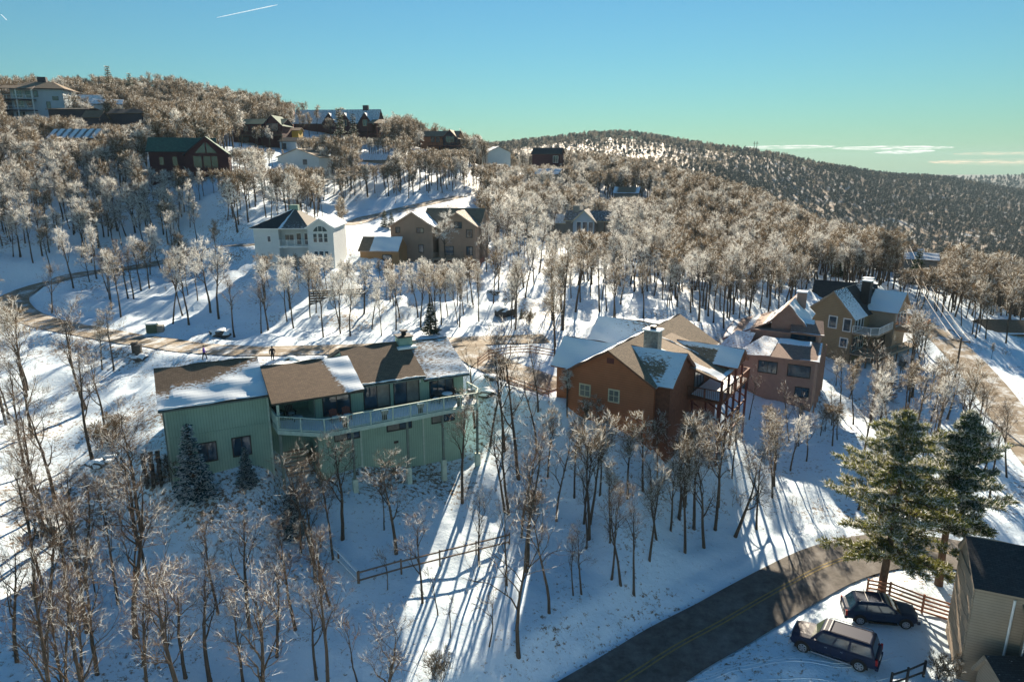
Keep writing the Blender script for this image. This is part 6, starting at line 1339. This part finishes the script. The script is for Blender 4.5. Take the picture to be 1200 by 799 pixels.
for px, py, H, lb in [(510,799,2.0,'brown thicket shrub at the very bottom of the picture centre'), (118,520,2.2,'twiggy shrub left of the garage corner'), (135,516,2.6,'reddish twiggy shrub beside the log pile'),
                      (330,505,2.4,'tan shrub by the steps under the porch'), (338,520,2.0,'tan shrub below the garage and porch corner'), (620,380,2.2,'reddish shrub mound behind the driveway fence'),
                      (1100,799,1.8,'dark reddish round shrub at the bottom by the lot'), (370,545,2.2,'tan shrub in front of the lower green wall'), (625,600,2.0,'leaning brush pile among the long shadows'),
                      (205,560,2.0,'frosted shrub at the left garage corner'), (1030,470,3.0,'rusty brown thicket below the side road'), (1060,505,3.0,'rusty brown thicket behind the broad pine')]:
    bare(px, py, H, 'shrub%d' % (px % 2), px, lb, None, None, 'bare_shrub', 'shrub')

# ------------------------------------------------------------------ the woods: seeded over the land, thinned where the photograph shows open ground
def inside(px, py, poly):
    c = np.zeros(len(px), bool); n = len(poly)
    for i in range(n):
        x1, y1 = poly[i]; x2, y2 = poly[(i+1) % n]
        with np.errstate(divide='ignore', invalid='ignore'):
            k = ((y1 > py) != (y2 > py)) & (px < (x2-x1)*(py-y1)/(y2-y1+1e-12)+x1)
        c ^= k
    return c
OPEN = [  # ground without trees, by where its ground shows (polygon, trees kept)
 ([(170,440),(560,400),(560,560),(520,620),(600,630),(600,700),(560,799),(380,799),(420,690),(330,590),(180,590)], 0),
 ([(550,700),(700,740),(690,799),(640,2400),(330,2400),(380,799)], .3), ([(40,430),(190,440),(190,600),(110,640),(40,560)], .1), ([(640,430),(880,430),(880,520),(640,520)], 0),
 ([(0,390),(560,385),(640,390),(650,460),(560,470),(0,450)], .05),
 ([(60,350),(330,290),(340,385),(130,392)], .25),
 ([(300,340),(560,330),(560,372),(300,380)], .8),
 ([(650,410),(780,365),(880,400),(880,520),(740,520),(650,500)], 0),
 ([(860,390),(975,380),(975,500),(860,500)], 0),
 ([(935,340),(1055,340),(1050,440),(940,440)], 0),
 ([(1120,600),(1300,600),(1300,2400),(560,2400),(640,799),(700,740),(900,650)], 0),
 ([(940,640),(1120,640),(1120,799),(800,799)], 0),
 ([(690,690),(960,600),(960,660),(700,770)], 0),
 ([(280,262),(395,262),(395,330),(280,322)], .0),
 ([(405,245),(565,245),(565,325),(405,330)], .0),
 ([(560,300),(660,285),(680,345),(560,375)], .4),
 ([(380,235),(560,222),(560,262),(380,270)], .15),
 ([(630,330),(800,340),(700,400),(600,400)], .6),
 ([(340,150),(440,145),(440,165),(340,165)], .1),
 ([(1010,372),(1200,372),(1200,500),(1100,450)], .9), ([(1030,355),(1120,380),(1190,470),(1150,520),(1080,440),(1020,400)], .05),
 ([(90,80),(93,80),(93,81)], 0)]

SPR = [fr(G_FR, x, y) for x, y in ((-13, -.9), (-13.4, -3), (-12.6, -5), (-9.3, -.9), (-9.4, -3), (-6.7, -4.3), (-7, -6.5))]
def seed_woods(rng, R0, R1, spacing, far=False):
    amax = .66; area = amax*(R1*R1-R0*R0); n = int(area/spacing**2*1.1)
    R = np.sqrt(rng.uniform(R0*R0, R1*R1, n)); a = rng.uniform(-amax-.02, amax, n)
    X, Y = R*np.sin(a), R*np.cos(a)
    # keep an uneven but minimum distance: one tree a cell, jittered
    cell = np.floor(X/spacing).astype(np.int64)*1000003 + np.floor(Y/spacing).astype(np.int64)
    _, k = np.unique(cell, return_index=True); X, Y = X[k], Y[k]
    Z = smooth_h(X, Y); px, py, d = proj(X, Y, Z)
    keep = np.ones(len(X))
    for poly, v in OPEN: keep = np.where(inside(px, py, poly), np.minimum(keep, v), keep)
    ok = rng.random(len(X)) < keep
    m = np.hypot(X, Y) < 330
    if m.any():
        dist, _ = near_road(X[m], Y[m]); ok[np.where(m)[0][dist < 1.6]] = False
    for hx, hy, hr in HOUSES: ok &= np.hypot(X-hx, Y-hy) > hr
    for hx, hy in PLACED: ok &= (np.hypot(X-hx, Y-hy) > 1.8)
    for hx, hy in SPR: ok &= (np.hypot(X-hx, Y-hy) > 2.6)
    return X[ok], Y[ok], Z[ok], px[ok], py[ok], d[ok]
rng = np.random.default_rng(11)
parts = []
for R0, R1, spc in [(32, 60, 2.6), (60, 100, 2.9), (100, 140, 2.7), (140, 340, 2.5)]:
    parts.append(seed_woods(rng, R0, R1, spc))
th_ = seed_woods(rng, 45, 80, 2.0)      # the thicket below the wooden house
k_ = inside(th_[3], th_[4], [(655,530),(900,530),(930,610),(860,650),(760,690),(700,690),(650,620)]) & (rng.random(len(th_[0])) < .75)
parts.append(tuple(a[k_] for a in th_))
th_ = seed_woods(rng, 38, 80, 2.6)      # tall thin trees between the two houses and over the lit slope
k_ = inside(th_[3], th_[4], [(562,470),(600,470),(670,530),(700,640),(690,770),(600,790),(545,720),(600,640),(560,560)]) & (rng.random(len(th_[0])) < .42)
parts.append(tuple(a[k_] for a in th_))
WX, WY, WZ, Wpx, Wpy, Wd = [np.concatenate(c) for c in zip(*parts)]
# views of houses stay open: lower the trees standing in front of them
Hs = rng.uniform(6.0, 11.6, len(WX)) + np.where(Wd < 100, 1.0, 0) + np.where((Wd < 60) & (Wpx < 260), 1.2, 0)
CLEAR = [  # (x0, x1, lowest y a crown may reach up to, only feet below this y, nearer than depth)
 (285,400,299,262,109),(400,565,306,262,116),(180,290,200,202,150),(15,115,141,142,212),(110,172,150,150,212),(52,118,166,165,170),
 (265,345,176,177,215),(318,385,200,200,190),(330,445,163,165,262),(485,548,178,180,262),(560,660,196,196,300),(640,712,274,275,172),(700,760,234,236,240),
 (425,460,194,196,226),(860,980,472,470,80),(935,1060,418,425,98),(1155,1200,402,405,114),(640,880,468,500,72),(175,330,540,562,60),(1055,1100,316,317,190),(965,1015,345,350,110)]
for x0, x1, ytop, yfoot, dn in CLEAR:
    m = (Wpx > x0-6) & (Wpx < x1+6) & (Wpy > yfoot) & (Wd < dn)
    room = (Wpy - ytop)/FPX*Wd
    Hs = np.where(m, np.minimum(Hs, room), Hs)
ok = Hs > 2.2
WX, WY, WZ, Wpx, Wpy, Wd, Hs = [a[ok] for a in (WX, WY, WZ, Wpx, Wpy, Wd, Hs)]
# how frosted: strongest on the left slope and the middle stand, brown towards the right ridge
def frosty(px, py):
    f = np.exp(-(((px-170)/230)**2 + ((py-290)/70)**2))*1.0 + np.exp(-(((px-430)/190)**2 + ((py-340)/55)**2))*.9
    f += np.exp(-(((px-700)/170)**2 + ((py-290)/55)**2))*.75 + np.exp(-(((px-620)/90)**2 + ((py-220)/40)**2))*.4
    f += np.exp(-(((px-60)/90)**2 + ((py-450)/120)**2))*.45 + np.exp(-(((px-900)/90)**2 + ((py-400)/60)**2))*.3
    return np.clip(f + .1, 0, 1)
FRO = frosty(Wpx, Wpy); dice = rng.random(len(WX)); r2 = rng.random(len(WX))
size = Hs/Wd*((Wpx > -40) & (Wpx < 1240) & (Wpy - Hs*.9/Wd*FPX < 799))
order = np.argsort(-size); NIND = 300 - len([1 for t in T if not t[3].startswith('sapling')]) - 0
ZONES = [('on the slope left of the road bend', lambda x, y, d: (x < 180) & (d > 60) & (y > 330)),
 ('on the shaded lower left slope', lambda x, y, d: (x < 420) & (d <= 60)),
 ('on the left hillside above the road bend', lambda x, y, d: (x < 290) & (y <= 330)),
 ('between the white house and the road', lambda x, y, d: (x >= 180) & (x < 420) & (d > 60)),
 ('between the tan house and the green house', lambda x, y, d: (x >= 420) & (x < 560) & (d > 60)),
 ('in the stand behind the driveway', lambda x, y, d: (x >= 560) & (x < 700) & (d > 75)),
 ('in the wood behind the wooden house', lambda x, y, d: (x >= 700) & (x < 870) & (d > 80)),
 ('in the thicket below the wooden house', lambda x, y, d: (x >= 520) & (x < 930) & (d <= 85)),
 ('behind the taupe and ochre houses', lambda x, y, d: (x >= 870) & (y < 380)),
 ('on the right slope beside the side road', lambda x, y, d: (x >= 870) & (y >= 380))]
def wood_kind(i):
    if dice[i] < FRO[i]*.95 and Wd[i] > 66: return 'white%d' % int(r2[i]*4)
    if 540 < Wpx[i] < 690 and Wpy[i] > 460: return ('sparse%d' % int(r2[i]*3)) if dice[i] < .6 else 'tall%d' % int(r2[i]*4)
    if Wd[i] > 72 or (640 < Wpx[i] < 930 and Wd[i] > 48 and dice[i] < .85): return 'brown%d' % int(r2[i]*3)
    return ('tall%d' if dice[i] < .6 else 'open%d') % int(r2[i]*4)
MARKS = [('the green house', 360, 470), ('the garage end', 215, 500), ('the wooden gabled house', 740, 440), ('the taupe house', 915, 440), ('the ochre house', 990, 380), ('the white house', 340, 285),
 ('the tan house', 500, 280), ('the maroon house', 232, 185), ('the road bend', 40, 350), ('the utility cabinet', 180, 383), ('the driveway fence', 610, 420), ('the rail fence corner', 420, 685),
 ('the two lane road', 850, 720), ('the broad pine', 1025, 560), ('the side road pole', 1120, 430), ('the purple walker', 240, 415), ('the timber terrace', 390, 350), ('the chimney evergreen', 505, 380),
 ('the hillside road', 450, 250), ('the teal gabled cottage', 690, 255), ('the tan roofed cottage', 350, 190), ('the stout leaning trunk', 155, 690), ('the left picture edge', 5, 560), ('the bottom left corner', 40, 790),
 ('the sunlit shadow field', 600, 720), ('the brushy road bank', 800, 640), ('the right picture edge', 1195, 470), ('the snowy driveway stand', 640, 330), ('the middle wood', 780, 330), ('the left hillside', 90, 280)]
ORD = ['nearest', 'second nearest', 'third nearest', 'fourth nearest', 'fifth nearest', 'sixth nearest', 'seventh nearest', 'eighth nearest', 'ninth nearest', 'tenth nearest', 'eleventh nearest', 'twelfth nearest'] + ['%s nearest' % w_ for w_ in 'thirteenth fourteenth fifteenth sixteenth seventeenth eighteenth nineteenth twentieth'.split()]
WORD = {'s': 'tall thin bare tree', 'w': 'white frosted bare tree', 'b': 'brown crowned bare tree', 't': 'slim dark trunked bare tree', 'o': 'open crowned bare tree'}
cells = {}
for i in order[:NIND]:
    k = wood_kind(i); x, y = Wpx[i], Wpy[i]
    mk = min(MARKS, key=lambda m_: math.hypot(m_[1]-x, (m_[2]-y)*1.4)); dx, dy = x-mk[1], y-mk[2]
    side = ('right of' if dx > 0 else 'left of') if abs(dx) > abs(dy)*1.2 else ('just below' if dy > 0 else 'just above')
    cells.setdefault((k[0], mk[0], side), []).append((math.hypot(dx, dy), i, k))
for (kw, mk, side), lst in cells.items():
    for rk, (_, i, k) in enumerate(sorted(lst)):
        z = next((n for n, f_ in ZONES if bool(f_(Wpx[i], Wpy[i], Wd[i]))), 'in the middle wood')
        lb = WORD[kw] + ' ' + side + ' ' + mk if len(lst) == 1 else WORD[kw] + ' ' + ORD[min(rk, 19)] + ' ' + side + ' ' + mk
        bare(None, None, Hs[i], k, dice[i]*60, lb, WORD[kw].split(' bare')[0] + ' trees ' + z, (WX[i], WY[i]))
rest = order[NIND:]

def gn_woods(name, label, pts, rots, scl, idx, protos):
    """one object: a point for every far tree, each carrying one of the tree shapes"""
    me = bpy.data.meshes.new(name); me.from_pydata(pts.tolist(), [], [])
    for n, t, dat in (('tilt', 'FLOAT', (np.sin(np.arange(len(rots))*12.9898)*.08).astype(np.float32)), ('rot', 'FLOAT', rots), ('scl', 'FLOAT', scl), ('idx', 'INT', idx)):
        a = me.attributes.new(n, t, 'POINT'); a.data.foreach_set('value', dat)
    o = put(name, me); tag(o, label, kind='stuff')
    ng = bpy.data.node_groups.new(name, 'GeometryNodeTree')
    ng.interface.new_socket('Geometry', in_out='INPUT', socket_type='NodeSocketGeometry'); ng.interface.new_socket('Geometry', in_out='OUTPUT', socket_type='NodeSocketGeometry')
    N = ng.nodes; L = ng.links; gi = N.new('NodeGroupInput'); go = N.new('NodeGroupOutput')
    gg = N.new('GeometryNodeGeometryToInstance')
    for p in protos:
        oi = N.new('GeometryNodeObjectInfo'); oi.inputs['Object'].default_value = p; oi.inputs['As Instance'].default_value = True
        L.new(oi.outputs['Geometry'], gg.inputs[0])
    ip = N.new('GeometryNodeInstanceOnPoints')
    def att(n, t):
        q = N.new('GeometryNodeInputNamedAttribute'); q.data_type = t; q.inputs['Name'].default_value = n; return q.outputs[0]
    L.new(gi.outputs[0], ip.inputs['Points'])
    # one Instance on Points per shape, chosen by index
    jn = N.new('GeometryNodeJoinGeometry'); N.remove(gg); N.remove(ip)
    for k, p in enumerate(protos):
        oi = N.new('GeometryNodeObjectInfo'); oi.inputs['Object'].default_value = p; oi.inputs['As Instance'].default_value = True
        ip = N.new('GeometryNodeInstanceOnPoints'); L.new(gi.outputs[0], ip.inputs['Points']); L.new(oi.outputs['Geometry'], ip.inputs['Instance'])
        cmp_ = N.new('FunctionNodeCompare'); cmp_.data_type = 'INT'; cmp_.operation = 'EQUAL'; L.new(att('idx', 'INT'), cmp_.inputs[2]); cmp_.inputs[3].default_value = k
        L.new(cmp_.outputs[0], ip.inputs['Selection'])
        cx = N.new('ShaderNodeCombineXYZ'); L.new(att('rot', 'FLOAT'), cx.inputs[2]); L.new(att('tilt', 'FLOAT'), cx.inputs[0]); L.new(att('tilt', 'FLOAT'), cx.inputs[1]); L.new(cx.outputs[0], ip.inputs['Rotation'])
        c2 = N.new('ShaderNodeCombineXYZ'); s_ = att('scl', 'FLOAT')
        L.new(s_, c2.inputs[2]); wd_ = N.new('ShaderNodeMath'); wd_.operation = 'MULTIPLY'; L.new(s_, wd_.inputs[0]); w2_ = N.new('ShaderNodeMath'); w2_.operation = 'MULTIPLY_ADD'; w2_.inputs[1].default_value = 2.6; w2_.inputs[2].default_value = .92
        L.new(att('tilt', 'FLOAT'), w2_.inputs[0]); L.new(w2_.outputs[0], wd_.inputs[1]); L.new(wd_.outputs[0], c2.inputs[0]); L.new(wd_.outputs[0], c2.inputs[1])
        L.new(c2.outputs[0], ip.inputs['Scale']); L.new(ip.outputs[0], jn.inputs[0])
    L.new(jn.outputs[0], go.inputs[0])
    for l in list(N):
        if l.bl_idname == 'GeometryNodeObjectInfo' and not l.outputs['Geometry'].links: N.remove(l)
    md = o.modifiers.new('trees', 'NODES'); md.node_group = ng
    return o
def low_tree(seed, kind):
    """a lighter shape of the same trees for the far woods"""
    fm, tm_, fr_ = {'white': ('frost', 'twig', .68), 'brown': ('frost', 'twig_warm', .2), 'dark': ('frost', 'twig_far', .06)}[kind]
    w, t = bare_tree(seed=seed, Ht=9, frost=fr_, nlimb=9, kids=(5, 3) if kind != 'dark' else (5, 4), levels=3 if kind != 'dark' else 2, ntw=4 if kind != 'dark' else 9, spread=.45, fork=.45, crook=.22, r0=.15, ll=.68,
                     twig_w=.042 if kind != 'dark' else .11, twig_l=.75 if kind != 'dark' else 1.1, sides=(4, 3, 3))
    mb = MB(); mb.add(w.v, w.f, 0); mb.n = len(mb.v)
    off = mb.n; mb.v += t.v; mb.f += [tuple(i+off for i in f) for f in t.f]; mb.m += [x+1 for x in t.m]; mb.n = len(mb.v)
    me = mb.mesh(kind + '_tree'); 
    for mm in ('bark', tm_, fm): me.materials.append(M[mm])
    return bpy.data.objects.new(kind + '_tree', me)       # kept out of the scene: only the woods use it
LOW = [low_tree(200+i, 'white') for i in range(3)] + [low_tree(210+i, 'brown') for i in range(3)] + [low_tree(220+i, 'dark') for i in range(3)]
ii = np.array([int(r2[i]*3) if dice[i] < FRO[i]*.8 else 3+int(r2[i]*3) for i in rest], dtype=np.int32)
gn_woods('forest', 'frosted and brown woods covering the hillside behind the houses', np.stack([WX[rest], WY[rest], WZ[rest]-.2], -1),
         (dice[rest]*60).astype(np.float32), (Hs[rest]/9*1.1).astype(np.float32), ii, LOW)
# the opposite hill
rng = np.random.default_rng(12)
FX, FY, FZ, Fpx, Fpy, Fd = [np.concatenate(c) for c in zip(seed_woods(rng, 340, 700, 4.6, True), seed_woods(rng, 700, 1500, 6.6, True), seed_woods(rng, 1500, 2900, 17, True))]
band = (Fpy > 178) & (Fpy < 196) & (Fpx > 600) & (Fpx < 880) & (Fd > 560) & (Fd < 860) & (rng.random(len(FX)) < .8)   # the open snow of the ski slope
ok = ~band; TOPB = FZ > -8; FX, FY, FZ, Fpx, Fpy, Fd = [a[ok] for a in (FX, FY, FZ, Fpx, Fpy, Fd)]
TOPB = TOPB[ok]; dd = rng.random(len(FX)) + TOPB*.45; kk = np.where((Fpx < 860) & (Fd < 950) & (Fpx < 760) & (dd < .2), rng.integers(3, 6, len(FX)), np.where(dd < .93, rng.integers(6, 9, len(FX)), rng.integers(3, 6, len(FX)))).astype(np.int32)
gn_woods('far_woods', 'bare woods covering the far ridge and valley', np.stack([FX, FY, FZ-.3], -1), (dd*60).astype(np.float32),
         (rng.uniform(.8, 1.35, len(FX))*np.where(Fd > 1500, 1.8, np.where(Fd > 700, 1.15, 1))).astype(np.float32), kk, LOW)
print('woods', len(rest), len(FX), 'size limit', size[order[NIND]]*FPX if len(rest) else 0)

# brush: low twiggy growth between the trunks, too much to count
rng = np.random.default_rng(21); bp_ = []
for R0, R1, spc in [(32, 70, 2.2), (70, 130, 3.2)]:
    bx, by, bz, bpx, bpy_, bd = seed_woods(rng, R0, R1, spc)
    k = (np.sin(bx*.21+1)*np.cos(by*.17) + rng.normal(size=len(bx))*.5) > .35
    bp_.append(np.stack([bx[k], by[k], bz[k]-.05], -1))
bp_ = np.concatenate(bp_)
def brush(seed):
    w, t = bare_tree(seed=seed, Ht=1.3, frost=.2, nlimb=4, kids=(2,), levels=2, ntw=2, spread=.5, fork=.1, r0=.02, twig_w=.014, twig_l=.35, stems=4, crook=.3, sides=(3, 3, 3))
    mb = MB(); mb.v = list(w.v); mb.f = list(w.f); mb.m = [0]*len(w.f); off = len(w.v); mb.v += t.v; mb.f += [tuple(i+off for i in f) for f in t.f]; mb.m += [x+1 for x in t.m]; mb.n = len(mb.v)
    me = mb.mesh('brush')
    for mm in ('bark', 'twig_warm', 'frost'): me.materials.append(M[mm])
    return bpy.data.objects.new('brush', me)
gn_woods('undergrowth', 'low leafless brush poking out of the snow', bp_, rng.uniform(0, 6, len(bp_)).astype(np.float32), rng.uniform(.4, 1.3, len(bp_)).astype(np.float32), rng.integers(0, 2, len(bp_)).astype(np.int32), [brush(301), brush(302)])

# ------------------------------------------------------------------ the air: faint haze over the valley
hz = MB(); hz.box(-5400, 5400, -40, 5400, -140, 95)
hm = bpy.data.materials.new('haze'); hm.use_nodes = True; nt = hm.node_tree; nt.nodes.remove(nt.nodes['Principled BSDF'])
pv = nt.nodes.new('ShaderNodeVolumePrincipled'); pv.inputs['Color'].default_value = (.55, .80, .95, 1); pv.inputs['Density'].default_value = .00008; pv.inputs['Anisotropy'].default_value = 0
nt.links.new(pv.outputs[0], nt.nodes['Material Output'].inputs['Volume'])
tag(hz.put('haze', hm), 'faint bluish haze over the valley', kind='stuff')
